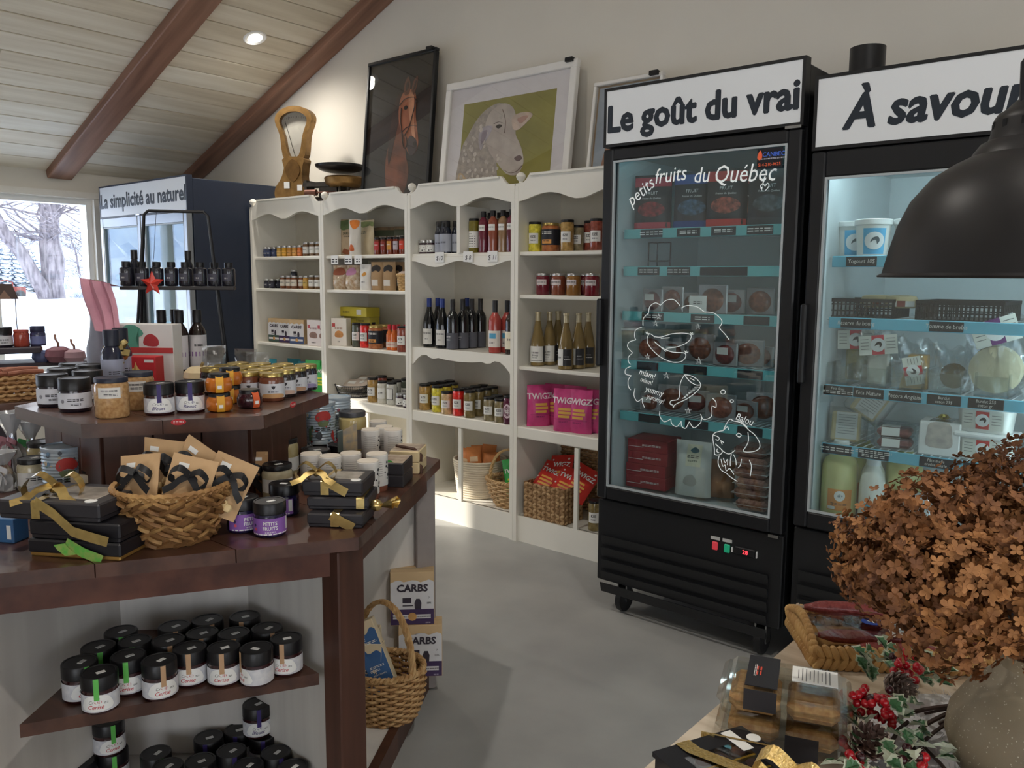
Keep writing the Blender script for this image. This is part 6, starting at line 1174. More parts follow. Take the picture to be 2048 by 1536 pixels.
# left side of the counter: cellophane bags with ribbons, small jars
cello = M((226, 228, 232), .08, var=.04, trans=.55, coat=.4)
for i, (u, v, c, h_) in enumerate(((28, 955, (150, 100, 110), .21), (66, 945, (70, 160, 90), .17), (8, 985, (196, 196, 200), .12))):
    p = toward(u, v, CT, .03); t = thing('cellophane_bag', 'cellophane bag of sweets tied with %s ribbon on the counter' % ('dusty red', 'green', 'silver')[i], 'bag', p, .4, 'cellophane bags'); k = h_/.2
    ob('wrap', MB().lathe([(.03, 0), (.036, .01), (.036, .07), (.026, .095), (.008, .112), (.012, .13), (.03, .17), (.042, .2), (.04, .2), (.008, .135)], 18, wob=lambda a, z: .14*sin(7*a+z*30)).mesh(cello), t).scale = (1, 1, k)
    ob('sweets', MB().ball((0, 0, .045), .03, 10, 7, (1, 1, 1.3)).mesh(M((206, 196, 180), .5, color2=(120, 84, 70), scale=70)), t); bow_parts(t, M(c, .4, var=.05), (0, -.014, .112*k), .7)
    ob('tail', ribbon(MB(), [(.006, -.016, .11*k), (.02, -.03, .07*k), (.018, -.036, .02)], .016, (1, .3, 0)).mesh(M(c, .4, var=.05), fix=False), t)
for u, v, kk, lb in ((92, 960, tallc, 'mustard jar standing beside the cellophane bags'), (70, 985, creamj, 'small cream jar behind the gift box stack')):
    p = toward(u, v, CT, .045); spawn(kk, 'mustard_jar', lb, 'jar', p, facing(p))

# ---- raised tier
wd = jar_kind(.0445, .1, fill((34, 28, 40)), dark_lid, .036, .0445, .97, (.012, .058, .24, M((222, 224, 232), .5)), (('moutarde', .011, .008, .034, ink, 0, .2), ('érable', .009, .008, .022, ink, 0, .2)), None, False, 26, marks=[(disc(-.03, .034, .006, 10), M((150, 150, 160), .5, var=0))])
wds = []
for u, v, lb in ((152, 826, 'front one by the granola jar'), (108, 816, 'front one at the tier corner'), (128, 800, 'middle of the second row'), (178, 806, 'second row behind the granola jar'), (150, 786, 'hindmost in the middle'), (190, 790, 'hindmost by the bottles')):
    p = toward(u, v, UT, .0445); spawn(wd, 'mustard_jar', 'black-lidded white-label jar on raised tier, '+lb, 'jar', p, facing(p)-.15, 'white-label jars on the raised tier')
cj = jar_kind(.0465, .114, fill((176, 132, 86), (206, 166, 116), 90), M((40, 44, 60), .4, var=.03), .014, .045, .92, (.058, .088, .062, M((236, 234, 230), .6)), (('CROUSTILLE', .0085, 0, .076, ink, 0, 0), ("d'oignon", .0085, .004, .065, ink, 0, 0)), None, False, 26)
for u, v, lb in ((226, 838, 'jar of golden crumble with white label, front of raised tier'), (278, 822, 'jar of golden crumble half hidden behind another')):
    p = toward(u, v, UT, .0465); spawn(cj, 'crumble_jar', lb, 'jar', p, facing(p)-.15, 'crumble jars')
for u, v, lb in ((320, 832, 'next to the crumble jar'), (382, 827, 'next to the orange jars')):
    p = toward(u, v, UT, .041); spawn(KC['purple'], 'blueberry_jam_jar', 'blueberry jam jar with purple seal on raised tier, '+lb, 'jar', p, facing(p), 'blueberry jars on the raised tier')
def squat(c, band, lidm): return kind(('body', MB().lathe([(.026, 0), (.034, .004), (.0385, .014), (.0385, .03), (.034, .042), (.029, .046), (.029, .048)], 22).mesh(fill(c))), ('lid', MB().lathe([(.031, .045), (.031, .055), (.03, .0565), (.001, .0565)], 22).mesh(lidm)), ('band', (lambda mb: patch(mb, -.011, .011, .0025, .052, lambda x, z: (x, -.0395*(1-.9*((z-.022)/.052)**2)-.0002, z), 3, 8))(MB()).mesh(M(band, .5, var=.02), fix=False)), ('price_sticker', (lambda mb: patch(mb, -.006, .006, .014, .024, w_flat(-.0404), 1))(MB()).mesh(stk, fix=False), 2))
sq = squat((196, 110, 34), (228, 168, 50), dark_lid); sq2 = squat((52, 24, 32), (226, 104, 60), dark_lid)
p = toward(440, 826, UT, .038); spawn(sq, 'apricot_jar', 'squat orange jar with yellow band, bottom of a pair on raised tier', 'jar', p, facing(p)+.1, 'squat orange jars'); spawn(sq, 'apricot_jar', 'squat orange jar with yellow band stacked on another', 'jar', (p.x, p.y, UT+.057), facing(p)+.05, 'squat orange jars')
p = toward(462, 812, UT, .07); spawn(sq, 'apricot_jar', 'squat orange jar behind the stacked pair', 'jar', p, facing(p), 'squat orange jars'); spawn(sq, 'apricot_jar', 'squat orange jar behind the stacked pair, upper one', 'jar', (p.x, p.y, UT+.057), facing(p), 'squat orange jars')
p = toward(500, 818, UT, .038); spawn(sq2, 'plum_jar', 'squat dark plum jar with orange band on raised tier', 'jar', p, facing(p)+.55)
gl = []
for c, b in (((206, 160, 110), (120, 70, 50)), ((206, 176, 160), (44, 34, 34)), ((190, 150, 120), (40, 30, 34)), ((150, 140, 176), (36, 30, 44))):
    gl.append(jar_kind(.04, .092, fill(b), gold_lid, .014, .0385, .92, (.012, .058, .15, M((222, 224, 230), .5)), (('caramel', .009, 0, .03, ink, 0, 0),), None, False, 24, marks=[(smooth_loop([(-.036, .013), (.036, .013), (.034, .024), (0, .027), (-.034, .024)], 2), M(c, .5, var=.1)), (smooth_loop([(0, .04), (.007, .05), (-.007, .05)], 2), ink)]))
e1 = Vector((-.5, .866, 0)); e2 = Vector((-.86, -.5, 0)); p0 = toward(545, 804, UT, .04)
for r_ in range(4):
    for c_ in range(4):
        q = p0+e1*.087*c_+e2*.087*r_
        if r_ == 3 and c_ == 0: continue
        spawn(gl[c_], 'caramel_jar', 'gold-lidded caramel jar, %s file from the aisle, %s back along the tier' % (ORD[r_], ORD[c_]), 'jar', q, facing(q)+.1, 'gold-lidded caramel jars')
p = toward(405, 776, UT, .06); t = thing('white_pumpkin', 'small cream-white pumpkin on the raised tier', 'pumpkin', p); ob('flesh', MB().lathe([(.008, .012), (.03, .003), (.052, .012), (.064, .034), (.06, .054), (.042, .07), (.02, .073), (.006, .066)], 48, wob=lambda a, z: .045*abs(sin(4*a))-.02).mesh(M((226, 206, 166), .5, var=.06)), t); ob('stem', MB().tube([(0, 0, .064), (.002, 0, .078), (.008, .002, .086)], .006, 6).mesh(M((150, 130, 90), .7)), t)
# clear bags behind the caramel jars
for i, (u, v, h_) in enumerate(((492, 760, .12), (516, 755, .1), (430, 758, .13))):
    p = toward(u, v, UT, .02); spawn(pouch_kind(.09, h_, .03, pane_mat((.86, .87, .88), .2, .15), [], [((-.02, .025, .02, .055), M((206, 204, 200), .5))], .8), 'clear_bag', 'crumpled clear bag %s on the raised tier' % ('behind the caramel jars', 'leaning on the first caramel row', 'behind the pumpkin')[i], 'bag', p, .5+.3*i, 'clear bags')
p = toward(318, 768, UT, .0); q = p+Vector((.0, .0, 0)); q = Vector((-2.89, 1.36, UT))
spawn(carton_kind(.17, .06, .118, M((206, 52, 58), .5, var=.03), [(smooth_loop([(-.01, .02), (-.03, .045), (-.015, .07), (.01, .08), (.012, .1), (.022, .078), (.045, .055), (.04, .025), (.015, .014)], 3), M((238, 202, 130), .6, var=.04)), (smooth_loop([(.012, .095), (.004, .06), (.008, .02), (.014, .02), (.014, .06)], 2), M((206, 160, 90), .6)), ((.045, .08, .098, .108), lab_white), (smooth_loop([(-.08, .06), (-.05, .08), (-.055, .03)], 2), M((226, 120, 50), .5))], flap=False), 'garlic_box', 'red carton printed with a garlic bulb on the raised tier', 'box', q, .62)
q2 = Vector((-2.975, 1.45, UT)); spawn(carton_kind(.22, .07, .225, M((226, 224, 222), .5, var=.02), [(smooth_loop([(-.08, .14), (-.06, .17), (-.075, .215), (-.03, .22), (-.0, .19), (-.03, .17), (-.02, .14)], 3), M((90, 160, 140), .5, var=.08)), (smooth_loop([(.0, .15), (.005, .18), (.03, .19), (.055, .17), (.05, .145)], 3), M((176, 60, 66), .5, var=.08)), ((-.109, .109, .12, .14), M((190, 66, 66), .5, var=0))], flap=False), 'radish_box', 'tall white carton printed with a radish behind the garlic carton', 'box', q2, .62)
tb_ = bottle_kind([(.03, 0), (.0335, .003), (.034, .17), (.028, .19), (.016, .21), (.015, .24)], M((40, 26, 24), .12, var=0, coat=.5), [(.0185, .215), (.0185, .262), (.017, .265), (.001, .265)], dark_lid, (.03, .165, .15, M((226, 222, 226), .5)), (('sirop', .016, 0, .12, ink, 0, 0),), marks=[([(-.06, .08), (.06, .08), (.06, .098), (-.06, .098)], M((150, 110, 170), .5, var=0))])
db_ = bottle_kind([(.03, 0), (.036, .003), (.036, .13), (.03, .15), (.02, .165), (.02, .175)], M((36, 40, 60), .12, var=0, coat=.5), [(.026, .165), (.026, .215), (.024, .218), (.001, .218)], M((32, 36, 52), .4, var=.02), (.02, .12, .16, M((176, 182, 206), .5)), (('huile', .016, 0, .07, ink, 0, 0),))
for u, v, K_, lb in ((398, 752, tb_, 'dark syrup bottle with violet-striped label beside the pumpkin'), (222, 790, db_, 'short dark bottle with pale label behind the crumble jars'), (246, 782, db_, 'second short dark bottle beside the first, behind crumble jars')):
    p = toward(u, v, UT, .034); spawn(K_, 'syrup_bottle', lb, 'bottle', p, facing(p)+.2)
for i, (u, d_) in enumerate(((328, 3.30), (345, 3.34), (358, 3.28))):
    s_ = sight(u, 640); p = Vector((s_.x*d_, s_.y*d_, UT)); spawn(tb_, 'syrup_bottle', 'dark syrup bottle behind the radish carton, %s from the pumpkin' % ('third', 'second', 'first')[i], 'bottle', p, 0, 'syrup bottles')
p = toward(240, 784, UT, -.012); t = thing('gold_bow', 'big metallic gold gift bow fixed to the dark bottles on the raised tier', 'gift bow', (p.x, p.y, UT+.135), rot=(rad(70), 0, .5)); star_bow(t, .0, M((206, 186, 130), .22, metal=.9, var=.08), 1.6); ob('base_loop', MB().lathe([(.001, -.03), (.02, -.03), (.02, -.004), (.001, -.004)], 12).mesh(goldm), t)
# metal rack with dark jars, red star hanging from it
rk = thing('metal_rack', 'black metal frame rack with a shelf at the back of the island', 'rack'); Lp, Rp = Vector((-3.21, 1.526, 0)), Vector((-3.025, 1.78, 0)); dr = (Rp-Lp).normalized(); nr = Vector((dr.y, -dr.x, 0)); md = (Lp+Rp)/2; hw = (Rp-Lp).length/2
blk = M((24, 24, 28), .4, var=0)
for s_ in (-1, 1): 
    for o_ in (-1, 1): a = md+dr*s_*(hw+.035)+nr*.07*o_; b = md+dr*s_*(hw-.04); ob('leg', MB().tube([(a.x, a.y, CT), (b.x, b.y, 1.735), (md.x+dr.x*s_*(hw-.055), md.y+dr.y*s_*(hw-.055), 1.75)], .006, 7).mesh(blk), rk)
a, b = md-dr*(hw-.055), md+dr*(hw-.055); ob('top_bar', MB().cyl((a.x, a.y, 1.75), (b.x, b.y, 1.75), .006, 8).mesh(blk), rk)
ob('shelf_board', MB().bbox((md.x, md.y, 1.452), (.42, .09, .014), .002, rz=math.atan2(dr.y, dr.x)).mesh(M((40, 36, 36), .5, var=.1)), rk)
rj = jar_kind(.0255, .095, fill((34, 34, 44)), dark_lid, .02, .016, .6, (.02, .05, .04, M((70, 70, 84), .5)), (('vin', .008, 0, .03, lab_white, 0, 0),))
for i in range(8): q = md+dr*(-.188+.0535*i); spawn(rj, 'spice_flask', 'small dark flask on the metal rack, %s from the window' % ORD[i], 'flask', (q.x, q.y, 1.4595), .6, 'flasks on the metal rack')
mt = bottle_kind([(.016, 0), (.02, .002), (.02, .08), (.012, .1), (.011, .11)], M((34, 36, 46), .12, var=0, coat=.5), [(.013, .105), (.013, .14), (.001, .1405)], dark_lid, n=12)
for i, k in enumerate((-.17, .03)): q = md+dr*k-nr*.032; spawn(mt, 'slim_bottle', 'slim dark bottle rising above the flasks on the metal rack, %s' % ('window end', 'middle')[i], 'bottle', (q.x, q.y, 1.4595), 0, 'slim bottles on the metal rack')
q = md+nr*.055-dr*.09; t = thing('hanging_star', 'glossy red star ornament hanging in front of the metal rack shelf', 'ornament', (q.x, q.y, 1.47), .6)
pts = [(.05*(1 if i % 2 == 0 else .45)*sin(2*PI*i/10), .05*(1 if i % 2 == 0 else .45)*cos(2*PI*i/10)) for i in range(10)]
mb = MB(); mb.add([(x, 0, z) for x, z in pts]+[(0, -.016, 0), (0, .016, 0)], [(i, (i+1) % 10, 10) for i in range(10)]+[((i+1) % 10, i, 11) for i in range(10)]); ob('star', mb.mesh(M((206, 56, 44), .25, coat=.4)), t); ob('thread', MB().tube([(0, 0, .05), (0, .02, .1), (0, .055, .28)], .001, 4).mesh(ink), t)
# grey crock with a pink cloth hung over it
s_ = sight(196, 640); d_ = 3.06; p = Vector((s_.x*d_, s_.y*d_, UT)); t = thing('utensil_crock', 'grey stoneware crock bottle beside the bottles on the raised tier', 'crock', p); ob('body', MB().lathe([(.035, 0), (.045, .01), (.045, .13), (.032, .18), (.026, .24), (.03, .28), (.028, .3)], 20).mesh(M((150, 154, 170), .5, var=.05)), t); ob('paddle', MB().prism(smooth_loop([(-.03, .26), (-.05, .32), (-.045, .36), (0, .385), (.03, .36), (.02, .3)], 3), -.006, .006).mesh(M((170, 150, 140), .6)), t)
t = thing('pink_cloth', 'folded pink cloth draped over the grey crock', 'cloth', (p.x+.03, p.y+.01, UT), .65, me=MB().grid(lambda a, b: (-.055+.11*a+.05*b, -.05-.009*sin(a*16)-.02*b-.01*sin(b*5+a*3), .392-.19*b-.02*a), 14, 10).grid(lambda a, b: (-.055+.11*a, .02-.07*(1-a*0)*b*1.0-.012*sin(a*14)*b, .36+.032*b-.02*a*b), 14, 5).mesh(M((206, 150, 166), .8, var=.06, bump=.2), fix=False))
# ================================================================== inside the freezer and the fridge
def fpos(u, z, y):
    """point at depth y and height z that shows at column u"""
    v = 768
    for _ in range(5):
        p = ony(u, v, y); q = Vector((p.x, y, z))-Vector((0, 0, EYE)); v = 768-F*q.dot(_up)/q.dot(_fw)
    return Vector((p.x, y, z))
def fruit_pouch(band, fruit): return pouch_kind(.165, .235, .07, M((40, 38, 42), .35, var=.08), [('FRUIT', .02, 0, .15, lab_white, 0, 0), ('Fraises du Québec', .011, 0, .132, lab_white, 0, .2)], [((-.08, .08, .185, .225), M(band, .4, var=.03)), ((-.08, .08, .006, .035), M(band, .4, var=.03)), (smooth_loop([(-.055, .075), (-.05, .105), (0, .122), (.05, .105), (.055, .075), (0, .055)], 3), M(fruit, .4, color2=tuple(x//2 for x in fruit), scale=70))], .2)
for i, (u, b, f_, y) in enumerate(((1305, (196, 60, 76), (160, 46, 52), 3.14), (1385, (52, 76, 140), (84, 112, 140), 3.15), (1452, (206, 60, 56), (190, 96, 78), 3.13), (1478, (190, 60, 60), (150, 80, 60), 3.26), (1537, (60, 62, 66), (96, 104, 110), 3.14))):
    spawn(fruit_pouch(b, f_), 'frozen_fruit_pouch', 'black frozen fruit pouch with %s, top freezer shelf' % ('pink-red bands', 'blue bands', 'bright red bands in front', 'red bands half hidden', 'plain dark bands')[i], 'pouch', fpos(u, 1.706, y), .25, 'frozen fruit pouches')
t = thing('wire_stand', 'empty black wire display stand on second freezer shelf', 'stand', fpos(1318, 1.549, 3.2), .2)
for x in (-.05, .05): ob('frame_rod', MB().tube([(x, 0, 0), (x, .0, .11), (x*.6, .06, .11), (x*.6, .06, 0)], .003, 5).mesh(black2), t)
ob('cross_rod', MB().cyl((-.05, 0, .11), (.05, 0, .11), .003, 5).cyl((-.05, 0, .03), (.05, 0, .03), .003, 5).mesh(black2), t)
def vac_kind(w, h, d, c, c2, lab=True): 
    K = [('film', MB().bbox((0, 0, h/2), (w, d*.25, h), .004).mesh(M((150, 146, 148), .15, var=.05, coat=.5))), ('meat', MB().ball((0, -.0, h*.48), h*.42, 14, 8, (w*.42/(h*.42), d*.5/(h*.42), 1)).mesh(M(c, .3, color2=c2, scale=60, coat=.4)))]
    if lab: mb = MB(); patch(mb, -w*.2, w*.25, h*.5, h*.78, w_flat(-d*.5-.001), 1); K.append(('label', mb.mesh(M((206, 204, 200), .5), fix=False)))
    return kind(*K)
vk = [vac_kind(.12, .1, .05, (124, 60, 56), (90, 44, 44)), vac_kind(.13, .11, .05, (150, 90, 70), (110, 60, 50), False), vac_kind(.11, .085, .06, (110, 66, 56), (140, 84, 66)), vac_kind(.14, .12, .05, (140, 84, 62), (100, 60, 50), False)]
n_ = 0
for z, us, where in ((1.359, (1305, 1345, 1388, 1425, 1460, 1520), 'third freezer shelf'), (1.147, (1300, 1345, 1400, 1450, 1495, 1525), 'fourth freezer shelf'), (.921, (1300, 1345, 1390, 1440, 1490, 1525), 'fifth freezer shelf')):
    for i, u in enumerate(us):
        p = fpos(u, z, 3.14+.05*(i % 3)); spawn(vk[(i+n_) % 4], 'meat_pack', 'vacuum-packed meat, %s from the handle side, %s' % (ORD[i], where), 'meat pack', p, random.uniform(-.3, .4), 'meat packs in the freezer')
    n_ += 1
p = fpos(1395, 1.359, 3.105); spawn(carton_kind(.075, .003, .075, M((222, 220, 216), .6), [], [('prix', .018, 0, .04, ink, 0, 0)], flap=False), 'paper_note', 'white paper note propped on the third freezer shelf', 'note', p, .1)
p = fpos(1262, 1.147, 3.13); t = thing('clear_tub', 'clear plastic tub with ribbed sides on fourth freezer shelf', 'tub', p); ob('tub', MB().lathe([(.04, 0), (.045, .002), (.056, .13), (.058, .132)], 26, wob=lambda a, z: .012*sin(20*a)).mesh(M((206, 210, 206), .1, trans=.5, var=.03)), t); ob('lid', MB().lathe([(.06, .13), (.06, .142), (.001, .143)], 26).mesh(M((222, 224, 222), .3)), t)
bb = carton_kind(.19, .16, .055, M((150, 44, 52), .5, var=.05), [((-.09, -.02, .02, .022), lab_white)], [('POIS AU POULET', .012, .02, .026, lab_white, 0, 0)], flap=False)
for k in range(4): spawn(bb, 'pie_box', 'dark red flat carton on freezer floor, %s from the bottom' % ORD[k], 'box', fpos(1305, .573+.0555*k, 3.2)+Vector((.01*(k > 1), 0, 0)), .12, 'dark red cartons')
p = fpos(1385, .573, 3.16); spawn(pouch_kind(.16, .24, .08, M((206, 206, 200), .45, var=.04), [('FLÉTAN', .016, .005, .17, ink, 0, 0), ('du Québec', .009, .005, .155, ink, 0, 0)], [((-.025, .04, .135, .225), M((222, 216, 190), .5)), (smooth_loop([(-.01, .2), (.01, .215), (.03, .2), (.01, .19)], 3), M((70, 110, 120), .5)), (smooth_loop([(-.03, .06), (-.02, .09), (.01, .1), (.03, .07), (.01, .05)], 3), M((176, 172, 164), .5))], .2), 'fish_pouch', 'white fish pouch with cream label on freezer floor', 'pouch', p, .15)
p = fpos(1440, .573, 3.22); spawn(pouch_kind(.12, .16, .07, M((150, 104, 70), .6, color2=(120, 82, 60), scale=20), rag=.4), 'nugget_bag', 'brown frozen bag beside the white fish pouch', 'bag', p, .3)
gm = kind(('film', MB().bbox((0, 0, .021), (.13, .13, .042), .012).mesh(M((118, 70, 62), .2, color2=(158, 112, 98), scale=90, coat=.6))), ('seal_edge', MB().box((0, 0, .02), (.15, .134, .002)).mesh(M((190, 180, 176), .2, coat=.5))))
for k in range(6): spawn(gm, 'ground_meat_pack', 'flat ground meat pack by the freezer hinge, %s from the bottom' % ORD[k], 'meat pack', fpos(1508, .573+.0432*k, 3.16)+Vector((.006*(-1)**k, .01*(k % 2), 0)), .1, 'ground meat packs')
# --- cheese fridge
tub = kind(('tub', MB().lathe([(.047, 0), (.05, .003), (.06, .122), (.06, .125)], 30).mesh(M((232, 234, 230), .35, var=.02))), ('lid', MB().lathe([(.0625, .112), (.064, .114), (.064, .13), (.061, .133), (.001, .133)], 30).mesh(M((238, 240, 238), .3, var=.01))), ('label', (lambda mb: patch(mb, -.036, .036, .01, .1, lambda x, z: ((.0512+.008*z/.1)*sin(x/.053), -(.0512+.0085*z/.1)*cos(x/.053), z), 10, 3))(MB()).mesh(M((86, 178, 222), .45, var=.02), fix=False)), ('emblem', (lambda mb: blob(mb, disc(0, .056, .031, 20), lambda x, z: ((.054+.008*z/.1)*sin(x/.054), -(.0537+.0085*z/.1)*cos(x/.054), z)))(MB()).mesh(M((240, 242, 242), .45, var=0), fix=False), 2), ('print', (lambda mb: blob(mb, smooth_loop([(-.013, .05), (-.006, .066), (.01, .07), (.016, .056), (.008, .044), (.008, .056), (-.002, .058)], 3), lambda x, z: ((.054+.008*z/.1)*sin(x/.054), -(.0548+.0085*z/.1)*cos(x/.054), z)))(MB()).mesh(M((70, 88, 96), .5, var=0), fix=False), 2))
for i, (u, y) in enumerate(((1708, 3.2), (1752, 3.13), (1815, 3.16), (1900, 3.2))): p = fpos(u, 1.584, y); spawn(tub, 'yogurt_tub', 'white yogurt tub with blue label, %s from the freezer' % ORD[i], 'tub', p, facing(p)+.1, 'yogurt tubs')
def crate(p, w, d, h, lb, rz):
    t = thing('plastic_crate', lb, 'crate', p, rz, 'black plastic crates'); k = M((34, 33, 35), .5, var=.03)
    ob('rim', MB().box((0, -d/2, h-.006), (w, .008, .012)).box((0, d/2, h-.006), (w, .008, .012)).box((-w/2, 0, h-.006), (.008, d, .012)).box((w/2, 0, h-.006), (.008, d, .012)).mesh(k), t)
    g = MB(); nn = int(w/.014)
    for y_ in (-d/2, d/2):
        for i in range(nn+1): g.box((-w/2+w*i/nn, y_, h/2), (.005, .004, h))
        for j in range(3): g.box((0, y_, h*j/3+.003), (w, .004, .005))
    for x in (-w/2, w/2):
        for i in range(int(d/.014)+1): g.box((x, -d/2+.014*i, h/2), (.004, .005, h))
    ob('grille', g.mesh(k), t); ob('floor', MB().box((0, 0, .002), (w, d, .004)).mesh(k), t)
crate(fpos(1738, 1.364, 3.26), .22, .26, .07, 'black plastic crate holding cheese wheels next to the freezer side', .05); crate(fpos(1935, 1.364, 3.26), .27, .26, .07, 'black plastic crate behind the lamp, hinge side of the fridge', -.03)
whl = kind(('wheel', MB().lathe([(.045, 0), (.056, .006), (.058, .025), (.05, .042), (.03, .046), (.001, .046)], 24).mesh(M((214, 196, 154), .6, var=.05))), ('label', (lambda mb: patch(mb, -.05, .05, .006, .026, w_cyl(.059), 10))(MB()).mesh(M((222, 220, 216), .5), fix=False)), ('print', (lambda mb: patch(mb, -.014, .014, .006, .027, w_cyl(.0595), 4))(MB()).mesh(M((130, 60, 50), .5), fix=False), 1))
for i, u in enumerate((1752, 1800)): p = fpos(u, 1.364, 3.24-.02*i); spawn(whl, 'round_cheese', 'small round cheese in the black crate, %s' % ('nearer the freezer', 'nearer the lamp')[i], 'cheese', p+Vector((0, 0, .038)), facing(p), 'small cheese wheels')
film = pane_mat((.93, .95, .96), .16, .12)
def lab_parts(w, h, col, wp):
    P = []; mb = MB(); patch(mb, -w/2, w/2, -h/2, h/2, wp(.0), 4); P.append(('label', mb.mesh(M((226, 226, 216), .5, var=.02), fix=False)))
    mb = MB(); patch(mb, -w*.16, w*.16, -h/2, h/2, wp(.0006), 2); P.append(('label_band', mb.mesh(M(col, .5, var=.02), fix=False)))
    mb = MB(); blob(mb, disc(0, 0, h*.36, 18), wp(.0012)); P.append(('emblem', mb.mesh(M((240, 240, 238), .5, var=0), fix=False)))
    mb = MB(); blob(mb, smooth_loop([(-h*.16, -h*.05), (-h*.06, h*.12), (h*.12, h*.16), (h*.2, 0), (h*.08, -h*.16), (h*.08, 0), (-h*.04, .0)], 3), wp(.0018)); P.append(('print', mb.mesh(ink, fix=False)))
    mb = MB()
    for k in range(4): patch(mb, w*.22, w*.45, h*(.3-.17*k), h*(.33-.17*k), wp(.0008), 1); patch(mb, -w*.45, -w*.24, h*(.3-.17*k), h*(.33-.17*k), wp(.0008), 1)
    P.append(('small_print', mb.mesh(M((120, 120, 118), .5, var=0), fix=False))); return P
def cheese_bag(name, lb, p, rz, block, bm, col, lw=.13, lh=.07, lz=.1, tilt=0.0, bagw=.15, bagh=.19, grp=None, ly=-.047):
    t = thing(name, lb, 'cheese', p, rz, grp); ob('cheese', block.mesh(bm), t)
    ob('bag', MB().grid(lambda a, b: ((a-.5)*bagw*(1+.06*sin(9*b)), -.045-.008*sin(a*15+b*7)+.04*b*b, b*bagh+.01*sin(a*13)), 12, 10).grid(lambda a, b: ((a-.5)*bagw*(1+.06*sin(9*b)), .035-.01*sin(a*13+b*9)-.03*b*b, b*bagh+.012*sin(a*11)), 12, 10).mesh(film, fix=False), t)
    R_ = Matrix.Rotation(tilt, 3, 'Y')
    for n, me in lab_parts(lw, lh, col, lambda e: lambda x, z: tuple(Vector((0, ly-e, lz))+R_ @ Vector((x, 0, z)))): ob(n, me, t)
feta = M((232, 230, 216), .5, var=.03); rdl = (206, 62, 76)
z3 = 1.116
acr = pane_mat((.94, .97, .97), .14)
for i, u in enumerate((1680, 1752, 1818, 1893, 1985)):
    p = fpos(u, z3, 3.135); t = thing('acrylic_bin', 'clear acrylic bin, %s from the freezer on the third fridge shelf' % ORD[i], 'bin', p, 0, 'acrylic bins'); w = (.075, .085, .1, .1, .1)[i]
    ob('front_wall', MB().box((0, -.035, .035), (w, .003, .07)).mesh(acr), t); ob('side_wall', MB().box((-w/2, .04, .04), (.003, .15, .08)).mesh(acr), t); ob('side_wall', MB().box((w/2, .04, .04), (.003, .15, .08)).mesh(acr), t); ob('floor_sheet', MB().box((0, .04, .0015), (w, .15, .003)).mesh(acr), t)
blk_ = lambda: MB().bbox((0, 0, .065), (.075, .05, .12), .008)
cheese_bag('feta_pack', 'vacuum bag of herbed feta with red label beside the fridge handle', fpos(1712, z3+.004, 3.24), .1, blk_(), M((176, 168, 120), .5, var=.1), rdl, lz=.16, tilt=-.05, grp='feta bags'); cheese_bag('feta_pack', 'vacuum bag of plain white feta with red label', fpos(1756, z3+.004, 3.17), .1, blk_(), feta, rdl, lz=.15, tilt=-.12, grp='feta bags')
cheese_bag('pecorino_wedge', 'pecorino wedge in clear bag with red and white label', fpos(1828, z3+.004, 3.17), .1, MB().prism([(-.045, 0), (.045, 0), (.04, .12), (-.02, .12)], -.03, .03), M((222, 178, 112), .5, var=.06), (206, 50, 70), .1, .06, .065, 1.35, .13, .17)
cheese_bag('burdut_cheese', 'small dark-rinded cheese in clear bag on the third fridge shelf', fpos(1905, z3+.004, 3.2), 0, MB().ball((0, 0, .05), .045, 14, 8, (1, .7, 1)), M((150, 130, 96), .6, var=.1), (150, 140, 130), .001, .001, .03, 0, .12, .15)
cheese_bag('washed_rind_cheese', 'large round cheese in clear bag with purple label', fpos(1988, z3+.004, 3.17), -.05, MB().lathe([(.05, -.03), (.078, -.026), (.082, 0), (.078, .026), (.05, .03)], 28, mx=Matrix.Translation((0, 0, .085)) @ Matrix.Rotation(PI/2, 4, 'X')), M((222, 210, 176), .6, var=.06), (110, 56, 120), .14, .085, .215, -.35, .19, .27)
z4 = .897
for i, (u, y, rx_, lb) in enumerate(((1690, 3.16, -.0, 'lower'), (1722, 3.2, .55, 'upper tilted'))):
    p = fpos(u, z4+(.10 if i else 0), y); t = thing('cheese_slab', 'pale cheese slab in clear bag with printed sheet, %s one' % lb, 'cheese', p, .15, 'cheese slabs', rot=(rad(-6), rx_, .15)); ob('cheese', MB().bbox((0, 0, .055), (.1, .045, .11), .006).mesh(M((224, 204, 156), .5, var=.04)), t); ob('label', MB().box((.005, -.0235, .06), (.075, .001, .1)).mesh(lab_white), t)
    mb = MB()
    for k in range(8): mb.box((.005, -.0243, .1-.01*k), (.06, .0006, .002))
    ob('small_print', mb.mesh(M((150, 150, 150), .5, var=0)), t); ob('bag', MB().bbox((0, 0, .06), (.15, .055, .135), .01).mesh(film), t)
clam = kind(('tray', MB().bbox((0, 0, .02), (.13, .1, .04), .008).mesh(film)), ('contents', MB().bbox((0, 0, .018), (.115, .085, .03), .01).mesh(M((176, 96, 92), .4, color2=(140, 66, 62), scale=60))), ('label', MB().box((-.01, -.051, .022), (.06, .001, .03)).box((-.01, -.03, .0405), (.06, .04, .001)).mesh(lab_white)))
for k in range(2): spawn(clam, 'berry_clamshell', 'clear clamshell of dried red fruit, %s of two' % ('bottom', 'top')[k], 'container', fpos(1790, z4+.041*k, 3.17), .15, 'clear clamshells')
